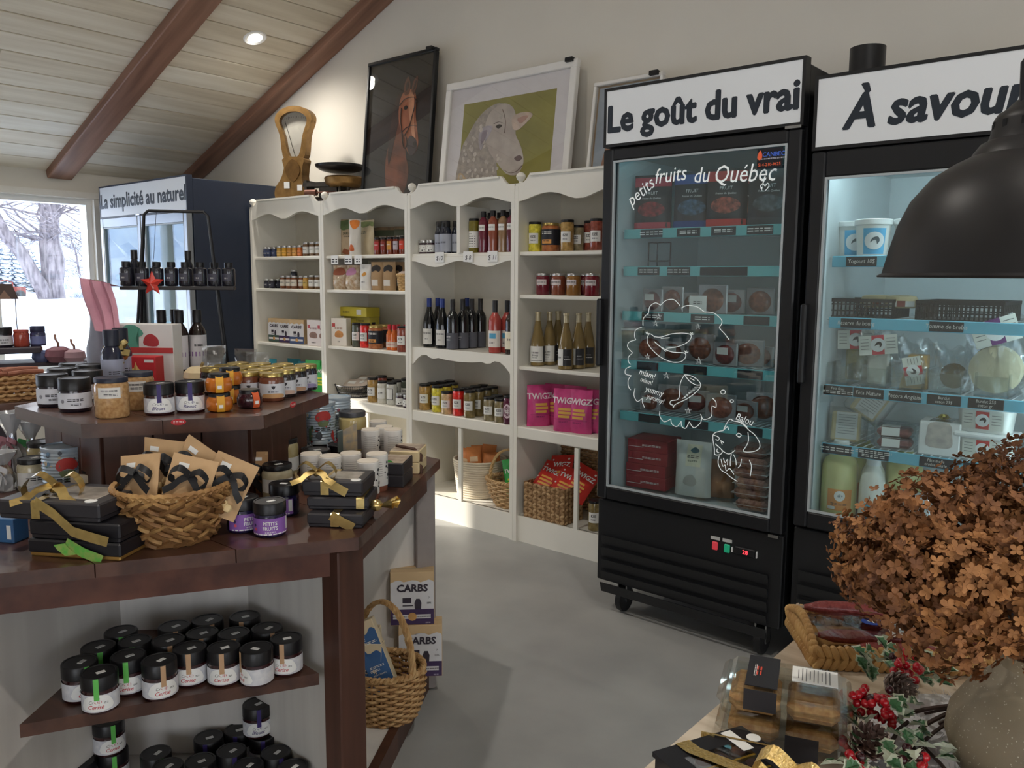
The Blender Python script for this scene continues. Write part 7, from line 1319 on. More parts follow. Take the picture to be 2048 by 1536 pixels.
p = fpos(1882, z4, 3.16); t = thing('cheese_box', 'white carton with round window and gold bow on the fourth fridge shelf', 'box', p, .05); ob('carton', MB().bbox((0, 0, .06), (.13, .12, .12), .004).mesh(M((232, 232, 230), .45, var=.01)), t); ob('window', MB().prism(smooth_loop([(-.04, .035), (-.04, .075), (-.03, .115), (.03, .115), (.04, .075), (.04, .035), (0, .028)], 3), -.0612, -.06).mesh(M((206, 196, 186), .15, color2=(176, 168, 164), scale=30, coat=.5)), t); ob('top_window', MB().box((0, -.02, .1205), (.07, .06, .001)).mesh(M((120, 124, 116), .2, coat=.5)), t); star_bow(t, .1205, M((176, 158, 76), .3, metal=.7, var=.1), .7)
def feta_tub(z, lb):
    p = fpos(1972, z, 3.16); t = thing('feta_tub', lb, 'tub', p, -.05, 'white feta tubs'); ob('tub', MB().grid(lambda a, b: (lambda r, th: ((.075+.008*b)*math.copysign(abs(cos(th))**.35, cos(th)), (.05+.008*b)*math.copysign(abs(sin(th))**.35, sin(th)), .08*b))(1, 2*PI*a), 40, 3, closed_u=True).mesh(M((232, 232, 226), .35, var=.01), fix=False), t); ob('lid', MB().bbox((0, 0, .087), (.186, .136, .02), .007).mesh(M((240, 240, 238), .35, var=0)), t)
    for n, me in lab_parts(.125, .06, (206, 66, 66), lambda e: lambda x, z_: (x, -.0535-.1*z_*.9-e-.004, .042+z_)): ob(n, me, t)
feta_tub(z4, 'white feta tub with red label, bottom of two'); feta_tub(z4+.098, 'white feta tub with red label, top of two')
jug = [(.05, 0), (.062, .006), (.064, .02), (.064, .19), (.055, .215), (.03, .235), (.026, .25), (.024, .262)]
K_ = bottle_kind(jug, M((206, 204, 140), .3, var=.03, sss=.2), [(.028, .25), (.028, .285), (.026, .287), (.001, .287)], M((236, 240, 238), .4, var=0), (.03, .11, .09, M((226, 148, 70), .5)), (('lactosérum', .012, 0, .05, ink, 0, 0),), marks=[(disc(0, .085, .02, 16), lab_white), (disc(.002, .085, .009, 10), M((70, 90, 100), .5, var=0)), ([(-.042, .033), (-.015, .033), (-.015, .045), (-.042, .045)], lab_white)])
milk = [(.036, 0), (.044, .005), (.045, .13), (.04, .17), (.026, .2), (.021, .21), (.021, .225)]
mk_ = bottle_kind(milk, M((232, 232, 222), .35, var=.02), [(.025, .212), (.025, .238), (.001, .239)], M((238, 240, 240), .4, var=0), (.01, .075, .06, M((90, 176, 206), .5)), (('lait', .012, 0, .018, ink, 0, 0),), marks=[(disc(0, .05, .016, 16), lab_white), (disc(.002, .05, .008, 10), M((70, 90, 100), .5, var=0))])
zf = .618
for i, (u, y, z_) in enumerate(((1675, 3.13, 0), (1692, 3.27, .0), (1718, 3.41, 0), (1782, 3.27, 0))): p = fpos(u, zf, y); spawn(K_, 'whey_jug', 'pale yellow jug with orange label on fridge floor, %s' % ('foremost', 'second behind it', 'rearmost', 'alone behind the milk bottles')[i], 'jug', p, facing(p)+.05, 'whey jugs')
for i, (u, y) in enumerate(((1740, 3.12), (1752, 3.22), (1764, 3.32))): p = fpos(u, zf, y); spawn(mk_, 'milk_bottle', 'white milk bottle with blue label, %s in its file' % ORD[i], 'bottle', p, facing(p)+.1, 'milk bottles')
p = fpos(1835, zf, 3.14); spawn(pouch_kind(.12, .13, .09, M((214, 220, 222), .12, trans=.3, var=.08, coat=.4), rag=.9), 'curd_bag', 'crumpled clear curd bag beside the milk bottles', 'bag', p, .2)
# price tags on the rails
chalkb = M((30, 34, 42), .5, var=.02)
def tags(cooler_o, rows_, y):
    sh = [c for c in cooler_o.children if c.name.startswith('wire_shelf')]
    for o, (z, L_) in zip(sh, rows_):
        for u, s_ in L_:
            p = fpos(u, z, y); w = .105
            ob('price_tag', MB().bbox((p.x, y, z-.012), (w, .003, .034), .001).mesh(chalkb), o); mb = MB()
            for k, ln in enumerate(s_.split('|')): text(mb, ln, .021 if '|' not in s_ else .015, p.x, z-.018+(.009-.014*k if '|' in s_ else 0), w_flat(y-.0022), 0, .12, sx=.85)
            if s_: ob('lettering', mb.mesh(lab_white, fix=False), o)
tags(F2, ((1.58, ((1723, 'Yogourt 10$'),)), (1.36, ((1712, 'Réserve du bourg'), (1893, 'Tomme de brebis'))), (1.112, ((1676, 'Feta fines|herbes à l’ail'), (1737, 'Feta Nature'), (1810, 'Pecora Anglaise'), (1888, 'Burdut|coton 23$'), (1972, 'Burdut 25$|coton gr.'))), (.893, ((1674, 'Tomette #24'), (1747, 'Oreilles crues à|canneberge'), (1872, 'Pâte molle|croûte fleurie'), (1962, 'Feta 23$/u')))), 3.0515)
tags(F1, ((1.702, ((1303, 'Framboises'), (1377, 'Bleuets'), (1447, 'Fraises'), (1520, 'Camerises'))), (1.545, ((1297, 'Pizza 9$'), (1357, 'Tourtière'), (1424, ''), (1470, ''))), (1.355, ((1305, 'Canard'), (1405, 'Poulet'), (1513, ''))), (1.143, ((1295, ''), (1390, ''), (1500, ''))), (.917, ((1298, ''), (1393, ''), (1500, '')))), 3.0515)

# ================================================================== on the pale table
# woven tray of sausages
TR = Vector((-.437, 1.725, TZ)); ta = rad(35.8); t = thing('woven_tray', 'rectangular braided seagrass tray with handle loop on the pale table', 'tray', TR, ta); W_, D_ = .36, .2
rg = random.Random(6); bra = [M((196, 154, 94), .6, color2=(166, 122, 70), scale=25, bump=.2), M((206, 166, 106), .6, color2=(176, 132, 80), scale=25, bump=.2)]
def braid(t, A, B, z, n, r, tw=.6, name='braid'):
    A, B = Vector(A), Vector(B); mb = MB()
    for i in range(n):
        c = A.lerp(B, (i+.5)/n); d = (B-A).normalized(); mx = Matrix.Translation((c.x, c.y, z+rg.uniform(-.001, .001))) @ Matrix.Rotation(math.atan2(d.y, d.x), 4, 'Z') @ Matrix.Rotation(tw+rg.uniform(-.15, .15), 4, 'Y'); mb.ball((0, 0, 0), r, 8, 6, (.72, .8, 1.35), mx=mx)
    ob(name, mb.mesh(bra[int(z*100) % 2]), t)
cs = [(-W_/2, -D_/2), (W_/2, -D_/2), (W_/2, D_/2), (-W_/2, D_/2)]
for k in range(4):
    a, b = cs[k], cs[(k+1) % 4]; n = 24 if k % 2 == 0 else 13
    braid(t, (*a, 0), (*b, 0), .014, n, .0125, .5); braid(t, (*a, 0), (*b, 0), .036, n, .0125, -.5)
    if k == 3: 
        mb = MB(); 
        for i in range(16): q = i/15; y_ = D_/2-D_*q; mb.ball((-W_/2, y_, .04+.03*sin(PI*q)), .0095, 8, 5)
        ob('handle_loop', mb.mesh(bra[1]), t)
ob('tray_base', MB().box((0, 0, .005), (W_-.01, D_-.01, .01)).mesh(bra[0]), t)
R2 = Matrix.Rotation(ta, 3, 'Z')
def on_tray(x, y, z): return TR+R2 @ Vector((x, y, z))
sm = M((124, 50, 50), .35, color2=(150, 72, 68), scale=120, bump=.35, coat=.35)
def sausage(lb, a, b, r, bend, z): 
    A, B = Vector(a), Vector(b); P = [A.lerp(B, i/14)+Vector((0, bend*sin(PI*i/14), 0)) for i in range(15)]
    t = thing('dried_sausage', lb, 'sausage', on_tray(0, 0, z), ta, 'dried sausages in the tray'); ob('sausage', MB().tube([(p.x, p.y, p.z) for p in P], r, 12, rf=lambda q: r*min(1, .35+4*min(q, 1-q))).mesh(sm), t)
    e = P[0]+(P[0]-P[1])*.6; ob('tied_end', MB().tube([P[0], e, e+Vector((-.004, 0, .006))], r*.3, 6).mesh(M((190, 170, 150), .5)), t); return t
sausage('dark dried sausage lying on top of the bagged ones', (-.16, .06, 0), (.06, .0, .008), .015, .015, .062); sausage('dark dried sausage beside the topmost one', (-.13, .07, 0), (.08, .03, .006), .014, .02, .053)
sausage('bagged dried sausage marked with a blue oval sticker', (-.15, -.01, 0), (.05, -.02, 0), .014, .0, .032); sausage('dried sausage at the front edge of the tray', (-.1, -.065, 0), (.08, -.07, 0), .013, .005, .03); sausage('dried sausage at the vase end of the tray', (.08, -.07, 0), (.17, -.05, 0), .013, .01, .034); sausage('dried sausage buried at the back of the tray', (-.05, .05, 0), (.14, .05, 0), .013, .0, .028)
p = on_tray(-.05, -.005, .0475); t = thing('sausage_bag', 'clear bag with blue oval fleur-de-lis sticker over the sausages', 'bag', p, ta+.1); ob('film', MB().grid(lambda a, b: (-.12+.24*a, -.06+.12*b, .008+.012*sin(PI*b)+.003*sin(a*20+b*9)), 18, 10).mesh(film, fix=False), t)
st = ob('sticker', MB().prism(disc(-.0, -.02, .022, 24, .017), .0225, .0235, plane='xy').mesh(M((30, 60, 150), .4, var=0)), t)
fl_ = [(0, .012), (.004, .006), (.002, 0), (.008, .005), (.011, .001), (.006, -.003), (.003, -.003), (.003, -.009), (-.003, -.009), (-.003, -.003), (-.006, -.003), (-.011, .001), (-.008, .005), (-.002, 0), (-.004, .006)]
ob('fleur_mark', MB().add([(x, y-.02, .0239) for x, y in fl_], [tuple(range(len(fl_)))]).mesh(lab_white, fix=False), t)
t = thing('sausage_label', 'white and green folded label among the sausages', 'label', on_tray(.055, .06, .06), rot=(rad(-62), rad(25), ta)); ob('paper', MB().box((0, 0, .035), (.09, .001, .07)).mesh(lab_white), t); ob('print', MB().box((.02, -.0008, .04), (.045, .0006, .05)).mesh(M((150, 156, 90), .5)), t); ob('stripe', MB().box((-.02, -.0008, .02), (.05, .0006, .003)).box((-.025, -.0008, .05), (.003, .0006, .03)).mesh(ink), t)
t = thing('sausage_label', 'small white ingredient slip at the front of the tray', 'label', on_tray(.02, -.04, .05), rot=(rad(-70), 0, ta+.2)); ob('paper', MB().box((0, 0, .02), (.07, .001, .04)).mesh(lab_white), t); ob('small_print', MB().box((0, -.0008, .03), (.05, .0004, .002)).box((0, -.0008, .022), (.05, .0004, .002)).box((0, -.0008, .014), (.04, .0004, .002)).mesh(M((130, 130, 130), .5, var=0)), t)
# clear cake containers
cake = M((206, 162, 104), .7, color2=(176, 124, 70), scale=90, bump=.3); clearp = pane_mat((.95, .96, .95), .1, .03)
CC = Vector((-.478, 1.268, TZ)); ca = .34
for k in range(2):
    z = TZ+.046*k; t = thing('cake_container', 'clear plastic box of crumb cakes, %s' % ('under another box', 'on top with black and white labels')[k], 'container', (CC.x, CC.y, z), ca, 'clear cake boxes')
    ob('tray', MB().bbox((0, 0, .014), (.19, .125, .028), .01).mesh(clearp), t); ob('lid', MB().bbox((0, 0, .036), (.205, .14, .018), .008).bbox((0, 0, .05), (.175, .11, .02), .008).mesh(clearp) if k else MB().bbox((0, 0, .036), (.205, .14, .018), .008).mesh(clearp), t)
    for x in (-.045, .045): ob('cake', MB().bbox((x, 0, .024), (.08, .1, .034), .012).mesh(cake), t)
    if k:
        sl = ob('sleeve', MB().box((-.035, 0, .061), (.05, .112, .0012)).box((-.035, -.0715, .045), (.05, .0012, .034)).mesh(M((40, 38, 42), .45, var=.05)), t)
        mb = MB(); text(mb, 'FORÊT', .013, 0, 0, lambda x, y: (-.037-y, .0+x, .0625), .02); ob('lettering', mb.mesh(M((220, 80, 60), .5, var=0), fix=False), sl)
        mb = MB(); text(mb, 'Croustilles de', .006, 0, .02, lambda x, y: (-.037-y+.012, .0+x, .0625)); ob('lettering', mb.mesh(lab_white, fix=False), sl)
        wl = ob('label', MB().box((.045, .012, .061), (.07, .055, .0012)).mesh(lab_white), t); mb = MB()
        for q in range(9): mb.box((.02+.006*q, .012, .0619), (.0012, .045 if q % 3 else .03, .0003))
        ob('small_print', mb.mesh(M((110, 110, 110), .5, var=0)), wl)
    else: ob('label', MB().box((.03, -.0715, .02), (.05, .0012, .045)).mesh(M((40, 38, 42), .45, var=.05)), t)
# chocolate box with gold ribbon
t = thing('chocolate_box', 'black chocolate box with clear window and gold ribbon at the table edge', 'gift box', (-.475, 1.082, TZ), -.42); ob('base', MB().bbox((0, 0, .014), (.17, .17, .028), .003).mesh(boxk), t)
ob('lid_frame', MB().box((0, -.07, .031), (.174, .034, .008)).box((0, .07, .031), (.174, .034, .008)).box((-.07, 0, .031), (.034, .106, .008)).box((.07, 0, .031), (.034, .106, .008)).mesh(boxk), t)
for i in range(9): ob('chocolate', MB().lathe([(.013, 0), (.014, .004), (.011, .012), (.001, .013)], 14).mesh(M((54, 34, 28), .3, coat=.3)), t, (-.034+.034*(i % 3), -.034+.034*(i//3), .028-.006))
for q in (-.017, .017): ob('gold_divider', MB().box((q, 0, .031), (.004, .104, .006)).mesh(M((226, 186, 60), .25, metal=.8, var=.05)), t)
ob('window', MB().box((0, 0, .0345), (.106, .106, .001)).mesh(pane_mat(gloss=.12)), t); ob('sticker', MB().bbox((-.055, .05, .0358), (.055, .02, .0012), .0005).mesh(lab_white), t); ob('seal', MB().lathe([(.001, .0352), (.011, .0352), (.011, .0362), (.001, .0362)], 18, (-.05, .079, 0)).mesh(lab_white), t)
glit = M((214, 178, 104), .3, metal=.85, color2=(240, 214, 150), scale=260, bump=.3)
ob('ribbon', ribbon(MB(), [(-.088, -.03, .002), (-.088, -.03, .036), (-.06, -.03, .0375), (.06, .03, .0375), (.088, .04, .036), (.088, .04, .002)], .026, (0, 1, 0)).mesh(glit, fix=False), t); ob('ribbon', ribbon(MB(), [(-.02, .088, .002), (-.02, .088, .036), (-.088, .02, .038), (-.088, .02, .01)], .022, (1, .6, 0)).mesh(glit, fix=False), t); bow_parts(t, glit, (.07, .045, .05), 1.05, .3, rad(-35))
# vase, dried hydrangeas
VC = Vector((-.148, 1.372, TZ)); vm = M((146, 134, 112), .55, color2=(122, 110, 92), scale=8); _nt = vm.node_tree
_v = _nt.nodes.new('ShaderNodeTexVoronoi'); _v.inputs['Scale'].default_value = 170; _r = _nt.nodes.new('ShaderNodeMapRange'); _r.inputs[1].default_value = .12; _r.inputs[2].default_value = .2; _r.inputs[3].default_value = 1; _r.inputs[4].default_value = 0; _mx = _nt.nodes.new('ShaderNodeMixRGB'); _mx.inputs[2].default_value = (*lin((196, 188, 168)), 1)
_src = _nt.nodes['Principled BSDF'].inputs['Base Color'].links[0].from_socket; _nt.links.new(_nt.nodes['Mapping'].outputs[0], _v.inputs['Vector']); _nt.links.new(_v.outputs['Distance'], _r.inputs[0]); _nt.links.new(_r.outputs[0], _mx.inputs[0]); _nt.links.new(_src, _mx.inputs[1]); _nt.links.new(_mx.outputs[0], _nt.nodes['Principled BSDF'].inputs['Base Color'])
t = thing('stoneware_vase', 'speckled taupe stoneware vase standing in the holly wreath', 'vase', VC); ob('body', MB().lathe([(.05, 0), (.07, .004), (.098, .03), (.112, .07), (.108, .105), (.085, .145), (.058, .172), (.048, .19), (.05, .205), (.056, .213), (.053, .214), (.045, .2), (.042, .18)], 44).mesh(vm), t); ob('inside', MB().lathe([(.001, .186), (.044, .186), (.044, .19)], 24).mesh(M((40, 34, 30), .8)), t)
hyd = [M(a, .75, color2=b, scale=35, sss=.0) for a, b in (((132, 88, 52), (178, 126, 78)), ((112, 72, 44), (160, 108, 64)), ((98, 62, 40), (146, 98, 60)))]
def floret_head(R_, n, seed):
    rg = random.Random(seed); mb = MB(); ga = PI*(3-5**.5)
    for i in range(n):
        y = 1-2*(i+.5)/n; r = (1-y*y)**.5; th = ga*i; d = Vector((cos(th)*r, sin(th)*r, y)); d = (d+Vector((rg.uniform(-.2, .2), rg.uniform(-.2, .2), rg.uniform(-.2, .2)))).normalized(); c = d*R_*rg.uniform(.68, 1.08)
        nrm = (d+Vector((rg.uniform(-.6, .6), rg.uniform(-.6, .6), rg.uniform(-.6, .6)))).normalized(); u_ = nrm.orthogonal().normalized(); w_ = nrm.cross(u_); s_ = rg.uniform(.007, .0115); a0 = rg.uniform(0, 6)
        for k in range(4):
            a = a0+PI/2*k; e = u_*cos(a)+w_*sin(a); f_ = u_*-sin(a)+w_*cos(a); cu = nrm*rg.uniform(-.1, .55)*s_
            mb.add([c, c+e*s_*.4+f_*s_*.36+cu*.2, c+e*s_*.82+f_*s_*.36+cu*.7, c+e*s_+cu, c+e*s_*.82-f_*s_*.36+cu*.7, c+e*s_*.4-f_*s_*.36+cu*.2, c+e*s_*.6-nrm*s_*.1+cu*.2], [(0, 1, 6), (1, 2, 6), (2, 3, 6), (3, 4, 6), (4, 5, 6), (5, 0, 6)], True)
    return mb
bq = thing('hydrangea_bouquet', 'bouquet of dried brown hydrangea heads in the stoneware vase', 'flowers', (VC.x, VC.y, TZ+.2))
heads = ((1765, 1105, 1.2, .072), (1850, 1050, 1.16, .075), (1800, 1165, 1.13, .066), (1890, 1155, 1.12, .08), (1895, 1255, 1.12, .068), (1985, 1080, 1.15, .085), (2000, 1190, 1.1, .08), (1960, 1010, 1.24, .075), (2050, 985, 1.24, .08), (2075, 1110, 1.15, .085), (2080, 1240, 1.14, .07), (1735, 1140, 1.24, .05), (2140, 1060, 1.25, .09))
for i, (u, v, d, R_) in enumerate(heads):
    c = Vector((0, 0, EYE))+sight(u, v)*d; o = ob('flower_head', floret_head(R_, int(330*(R_/.075)**2), 40+i).mesh(hyd[i % 3], fix=False), bq, c-Vector((VC.x, VC.y, TZ+.2)))
    q = c-Vector((VC.x, VC.y, TZ+.2)); ob('stem', MB().tube([(0, 0, -.04), (q.x*.35, q.y*.35, q.z*.35+.02), tuple(q)], .0028, 5).mesh(M((96, 66, 44), .8)), bq)
mb = MB(); rg = random.Random(77)
for i in range(160):
    u, v = rg.choice(((1720, 1070), (1700, 1060), (1755, 1040), (1840, 975), (1940, 960), (1990, 930), (2030, 915), (1790, 1010))); c = Vector((0, 0, EYE))+sight(u+rg.uniform(-30, 30), v+rg.uniform(-18, 18))*rg.uniform(1.17, 1.24)-Vector((VC.x, VC.y, TZ+.2)); e = c+Vector((rg.uniform(-1, 1), rg.uniform(-1, 1), rg.uniform(-.4, 1)))*.014
    mb.tube([c, c.lerp(e, .5)+Vector((0, 0, .002)), e], .0007, 3); mb.ball(e, .0018, 5, 4)
ob('florets', mb.mesh(M((104, 68, 48), .8)), bq)['kind'] = 'stuff'
# twig wreath round the vase with holly, berries and cones
wr = thing('holly_wreath', 'twig wreath with frosted holly, red berries and pine cones round the vase', 'wreath', (VC.x, VC.y, TZ)); twg = M((70, 54, 48), .8, var=.2); rg = random.Random(3)
for k in range(9):
    r0 = .155+rg.uniform(-.03, .035); z0 = .016+rg.uniform(0, .03); ph = rg.uniform(0, 6); ob('twig', MB().tube([((r0+.018*sin(3*a+ph))*cos(a), (r0+.018*sin(3*a+ph))*sin(a), z0+.01*sin(2*a+ph)) for a in (2*PI*i/40+ph for i in range(34))], rg.uniform(.002, .0038), 5).mesh(twg), wr)
ob('twig', MB().tube([(-.13, .05, .03), (-.08, .12, .06), (-.03, .17, .085), (.05, .17, .08)], .003, 5).mesh(twg), wr)
def wl(u, v, z): p = onz(u, v, TZ+z); return Vector((p.x-VC.x, p.y-VC.y, z))
lp = [(0, 0), (.16, .2), (.3, .16), (.42, .34), (.58, .22), (.72, .32), (.84, .14), (1.0, 0)]; out = lp+[(x, -y) for x, y in lp[-2:0:-1]]
hol = M((74, 116, 78), .4, var=.12, scale=60); fro = M((206, 214, 190), .6, var=.1)
def leaf_mesh(k, m, lift): 
    V = [(x*.036, y*.036*k, .004*sin(x*PI)+abs(y)*.012+lift) for x, y in out]; V = [((v[0]-.018)*(k if k < 1 else 1)+.018, v[1], v[2]) for v in V]; V.append((.018, 0, .001+lift)); n = len(out); return MB().add(V, [(i, (i+1) % n, n) for i in range(n)]).mesh(m, fix=False)
lm_a, lm_b = leaf_mesh(1.0, fro, 0), leaf_mesh(.72, hol, .0012)
leaves = [(1745, 1300, .06), (1755, 1325, .05), (1735, 1345, .04), (1745, 1365, .03), (1800, 1305, .06), (1775, 1335, .05), (1860, 1345, .05), (1850, 1365, .04), (1835, 1350, .05), (1720, 1440, .04), (1710, 1425, .05), (1830, 1410, .05), (1815, 1425, .06), (1820, 1450, .05), (1800, 1440, .05), (1805, 1475, .05), (1835, 1470, .05), (1790, 1500, .05), (1820, 1500, .06), (1850, 1495, .05), (1870, 1515, .04), (1770, 1520, .05), (1720, 1525, .04), (1690, 1530, .03), (1840, 1525, .05), (1880, 1345, .04), (1870, 1360, .05), (1790, 1330, .06), (1705, 1500, .03), (1740, 1535, .04), (1800, 1530, .05), (1760, 1310, .06), (1735, 1320, .06), (1780, 1415, .06), (1725, 1460, .04)]
for u, v, z in leaves+[(u+rg.uniform(-16, 16), v+rg.uniform(-12, 12), z+rg.uniform(-.012, .014)) for u, v, z in leaves]:
    o = ob('holly_leaf', lm_a, wr, wl(u, v, z), rot=(rg.uniform(-.7, .7), rg.uniform(-.9, .2), rg.uniform(0, 6.3))); ob('leaf_blade', lm_b, o)
berry = MB().ball((0, 0, 0), .0072, 12, 8).mesh(M((178, 22, 34), .18, var=.15, coat=.6)); berry2 = MB().ball((0, 0, 0), .0072, 12, 8).mesh(M((60, 24, 30), .25, var=.15, coat=.5))
for u, v, z, n, sp in ((1812, 1335, .075, 18, .026), (1745, 1405, .07, 26, .03), (1765, 1425, .06, 8, .018), (1800, 1310, .08, 4, .012), (1690, 1490, .03, 3, .009), (1725, 1520, .05, 9, .016), (1830, 1515, .06, 8, .014), (1775, 1440, .05, 4, .01)):
    c = wl(u, v, z)
    for i in range(n): ob('berry', berry if rg.random() > .12 else berry2, wr, c+Vector((rg.uniform(-1, 1)*sp, rg.uniform(-1, 1)*sp, rg.uniform(-.5, .7)*sp)))
def cone(loc, rot, m, tipm, L_=.06, R_=.026, lb=None):
    core = ob('pine_cone', MB().ball((0, 0, 0), .01, 8, 6, (1, 1, L_/.024)).mesh(m), wr, loc, rot=rot, label=lb); mb, m2 = MB(), MB(); n = 62
    for i in range(n):
        t_ = i/n; z = -L_/2+L_*t_; r = R_*sin(PI*(.12+.83*t_))**.7; a = i*2.39996; c_, s_ = cos(a), sin(a); w = .0075*(1.1-.4*t_); e = Vector((c_*r, s_*r, z+.008)); q = Vector((-s_, c_, 0))*w
        mb.add([(c_*.004, s_*.004, z-.004), tuple(e*.75-q+Vector((0, 0, -.003))), tuple(e), tuple(e*.75+q+Vector((0, 0, -.003))), tuple(e*.8+Vector((0, 0, .002)))], [(0, 1, 4), (1, 2, 4), (2, 3, 4), (3, 0, 4)]); m2.add([tuple(e*.92-q*.7+Vector((0, 0, .0012))), tuple(e*1.03+Vector((0, 0, .001))), tuple(e*.92+q*.7+Vector((0, 0, .0012)))], [(0, 1, 2)])
    ob('scales', mb.mesh(m, fix=False), core); ob('scale_tip', m2.mesh(tipm, fix=False), core)
cm = M((84, 60, 52), .6, var=.15); cone(wl(1797, 1370, .055), (rad(80), rad(20), .9), M((128, 112, 104), .7, var=.15), M((206, 196, 186), .7), .062, .026, 'pale frosted pine cone'); cone(wl(1735, 1485, .045), (rad(20), rad(25), .3), cm, M((196, 186, 176), .7), .066, .032, 'large brown pine cone'); cone(wl(1700, 1430, .03), (rad(70), 0, .2), cm, M((160, 140, 126), .7), .03, .013)
mb = MB(); rg = random.Random(12); fr_ = thing('fur_mat', 'white faux fur mat under the vase and wreath', 'fur mat', (VC.x+.02, VC.y+.03, TZ)); ob('pile_base', MB().lathe([(.001, .001), (.255, .001), (.25, .012), (.2, .022), (.001, .024)], 40, wob=lambda a, z: .06*sin(5*a)+.03*sin(11*a)).mesh(M((222, 220, 222), .9, var=.04)), fr_)
for i in range(5200):
    a = rg.uniform(0, 2*PI); r = .25*rg.random()**.5; x, y = r*cos(a), r*sin(a); z = .022*(1-(r/.27)**4); d = Vector((rg.uniform(-1, 1)-.5, rg.uniform(-1, 1)-.3, .35)).normalized()*.017; s_ = Vector((-d.y, d.x, 0)).normalized()*.0011
    mb.add([(x-s_.x, y-s_.y, z), (x+s_.x, y+s_.y, z), (x+d.x, y+d.y, z+d.z)], [(0, 1, 2)])
ob('fur', mb.mesh(M((232, 230, 234), .9, var=.05), fix=False), fr_)['kind'] = 'stuff'
# ================================================================== window corner: small stand, lantern, gourds, basket
LS = onz(36, 690, 1.17); LS.z = 0; st_m = M((58, 52, 62), .5, var=.08)
s_ = sight(30, 692); d_ = 4.15; c = Vector((s_.x*d_, s_.y*d_, 0)); SZ = EYE+s_.z*d_; a_ = facing(c)
t = thing('corner_stand', 'dark wooden stand with white panel in front of the window', 'stand', c, a_)
ob('top_board', MB().bbox((-.06, .0, SZ-.015), (.34, .26, .03), .004).mesh(st_m), t); ob('middle_board', MB().bbox((.13, .02, SZ-.09), (.68, .24, .02), .004).mesh(st_m), t); ob('white_panel', MB().box((.05, .0, (SZ-.1)/2), (.02, .22, SZ-.1)).mesh(washed), t); ob('post', MB().box((-.1, -.05, (SZ-.1)/2), (.16, .1, SZ-.1)).mesh(st_m), t)
J = lambda x, y: tuple(c+Vector((x*cos(a_)-y*sin(a_), x*sin(a_)+y*cos(a_), SZ)))
spawn(wd, 'mustard_jar', 'white-label jar on the dark corner stand', 'jar', J(-.05, -.05), a_); spawn(jar_kind(.036, .085, fill((176, 76, 60)), M((190, 90, 80), .5), .014), 'relish_jar', 'red relish jar on the dark corner stand', 'jar', J(.035, -.04), a_); spawn(jar_kind(.036, .1, fill((60, 64, 100)), M((50, 54, 84), .4), .03, label=(.01, .05, .08, M((120, 130, 180), .5))), 'berry_jar', 'blue berry jar at the outer end of the corner stand', 'jar', J(.095, -.03), a_)
t = thing('house_lantern', 'little metal house-shaped lantern on the corner stand', 'lantern', J(-.03, .06), a_); lm = M((84, 70, 66), .5, metal=.5, var=.1)
for x in (-.045, .045):
    for y in (-.04, .04): ob('corner_wire', MB().cyl((x, y, 0), (x, y, .24), .0022, 5).mesh(lm), t)
ob('roof', MB().prism([(-.06, .235), (.06, .235), (.035, .31), (-.035, .31)], -.05, .05).mesh(lm), t); ob('gable_trim', MB().prism([(-.03, .235), (.0, .28), (.03, .235)], -.054, -.05).mesh(M((150, 120, 104), .6)), t); ob('base_plate', MB().box((0, 0, .003), (.11, .1, .006)).mesh(lm), t)
# low table below the window
s_ = sight(70, 800); d_ = 3.6; c = Vector((s_.x*d_, s_.y*d_, 0)); LZ = EYE+s_.z*d_; a_ = facing(c)
t = thing('window_table', 'low brown display table behind the island towards the window', 'table', c, a_); ob('table_top', MB().bbox((-.05, .18, LZ-.02), (.8, .42, .035), .004).mesh(walnut), t)
for x in (-.4, .3):
    for y in (.02, .34): ob('leg', MB().box((x, y, (LZ-.04)/2), (.05, .05, LZ-.04)).mesh(walnut_v), t)
J = lambda x, y, z=0: Vector((c.x+x*cos(a_)-y*sin(a_), c.y+x*sin(a_)+y*cos(a_), LZ-.002+z))
t = thing('breadstick_basket', 'square wicker basket of brown breadsticks on the window table', 'basket', J(-.09, .06), a_+.2)
for j in range(6):
    for k, (x0, y0, x1, y1) in enumerate(((-.1, -.06, .1, -.06), (.1, -.06, .1, .06), (.1, .06, -.1, .06), (-.1, .06, -.1, -.06))): ob('weave_row', MB().tube([(x0+(x1-x0)*i/14, y0+(y1-y0)*i/14+.003*sin(i*2.2+j*PI), .01+.018*j+.004*sin(i*2.2+j*PI)) for i in range(15)], .0085, 5).mesh(wick if j % 2 else wick2), t)
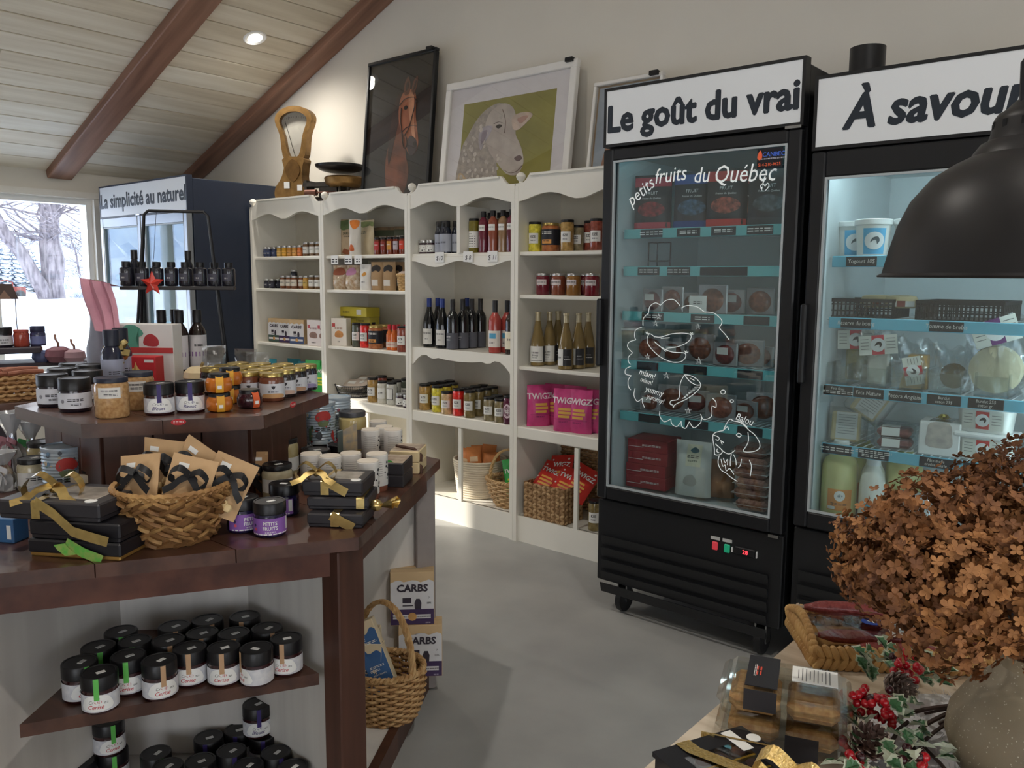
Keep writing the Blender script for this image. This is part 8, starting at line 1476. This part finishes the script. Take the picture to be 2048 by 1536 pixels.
ob('basket_base', MB().box((0, 0, .004), (.2, .12, .008)).mesh(wick2), t)
for i in range(7): p = J(-.16+.022*i, .055+.012*(i % 2)); thing('breadstick', 'brown breadstick, %s across the square basket' % ORD[i], 'breadstick', (p.x, p.y, LZ+.115+.012*(i % 2)), a_+.3, 'breadsticks in the basket', MB().tube([(-.07, 0, 0), (0, .0, .006), (.07, 0, .002)], .0105, 8).mesh(M((150, 96, 76), .6, var=.12, scale=50)))
for i, (u, v, r, col_, nm) in enumerate(((118, 718, .06, (126, 84, 96), 'dusky purple gourd with curled stem on the corner stand'), (85, 726, .045, (90, 100, 140), 'small blue-grey gourd on the corner stand'), (150, 722, .05, (160, 130, 140), 'pale mauve gourd on the corner stand'))):
    s_ = sight(u, v); p = Vector((s_.x*4.17, s_.y*4.17, SZ-.08)); t = thing('gourd', nm, 'gourd', p, 0, 'gourds by the window'); ob('flesh', MB().lathe([(r*.15, .004), (r*.7, .0), (r, r*.5), (r*.9, r*1.05), (r*.4, r*1.3), (r*.1, r*1.22)], 30, wob=lambda a, z: .05*abs(sin(4*a))).mesh(M(col_, .5, var=.1)), t); ob('stem', MB().tube([(0, 0, r*1.2), (.0, 0, r*1.6), (-.03, 0, r*1.9), (-.06, .01, r*2.2)], .006, 6).mesh(M((120, 84, 70), .7)), t)

# ================================================================== let no two round goods share the same spot
for _ in range(40):
    for i, (a, ra) in enumerate(ROUND):
        for b, rb in ROUND[i+1:]:
            if abs(a.location.z-b.location.z) > .03: continue
            d = b.location-a.location; d.z = 0; L_ = d.length; gap = ra+rb+.001-L_
            if gap <= 0 or L_ > .2: continue
            if L_ < 1e-4: d = Vector((0, 1, 0)); L_ = 1
            d *= gap*.52/L_; a.location -= d; b.location += d
    for a, ra in ROUND:
        if 3.53 < a.location.y < 3.93 and a.location.x < -2.05:
            k = int((a.location.x-BX0)/BWID); a.location.y = min(max(a.location.y, BY+ra*.7), BY+BD-.014-ra); a.location.x = min(max(a.location.x, BX0+k*BWID+.024+ra), BX0+(k+1)*BWID-.026-ra)
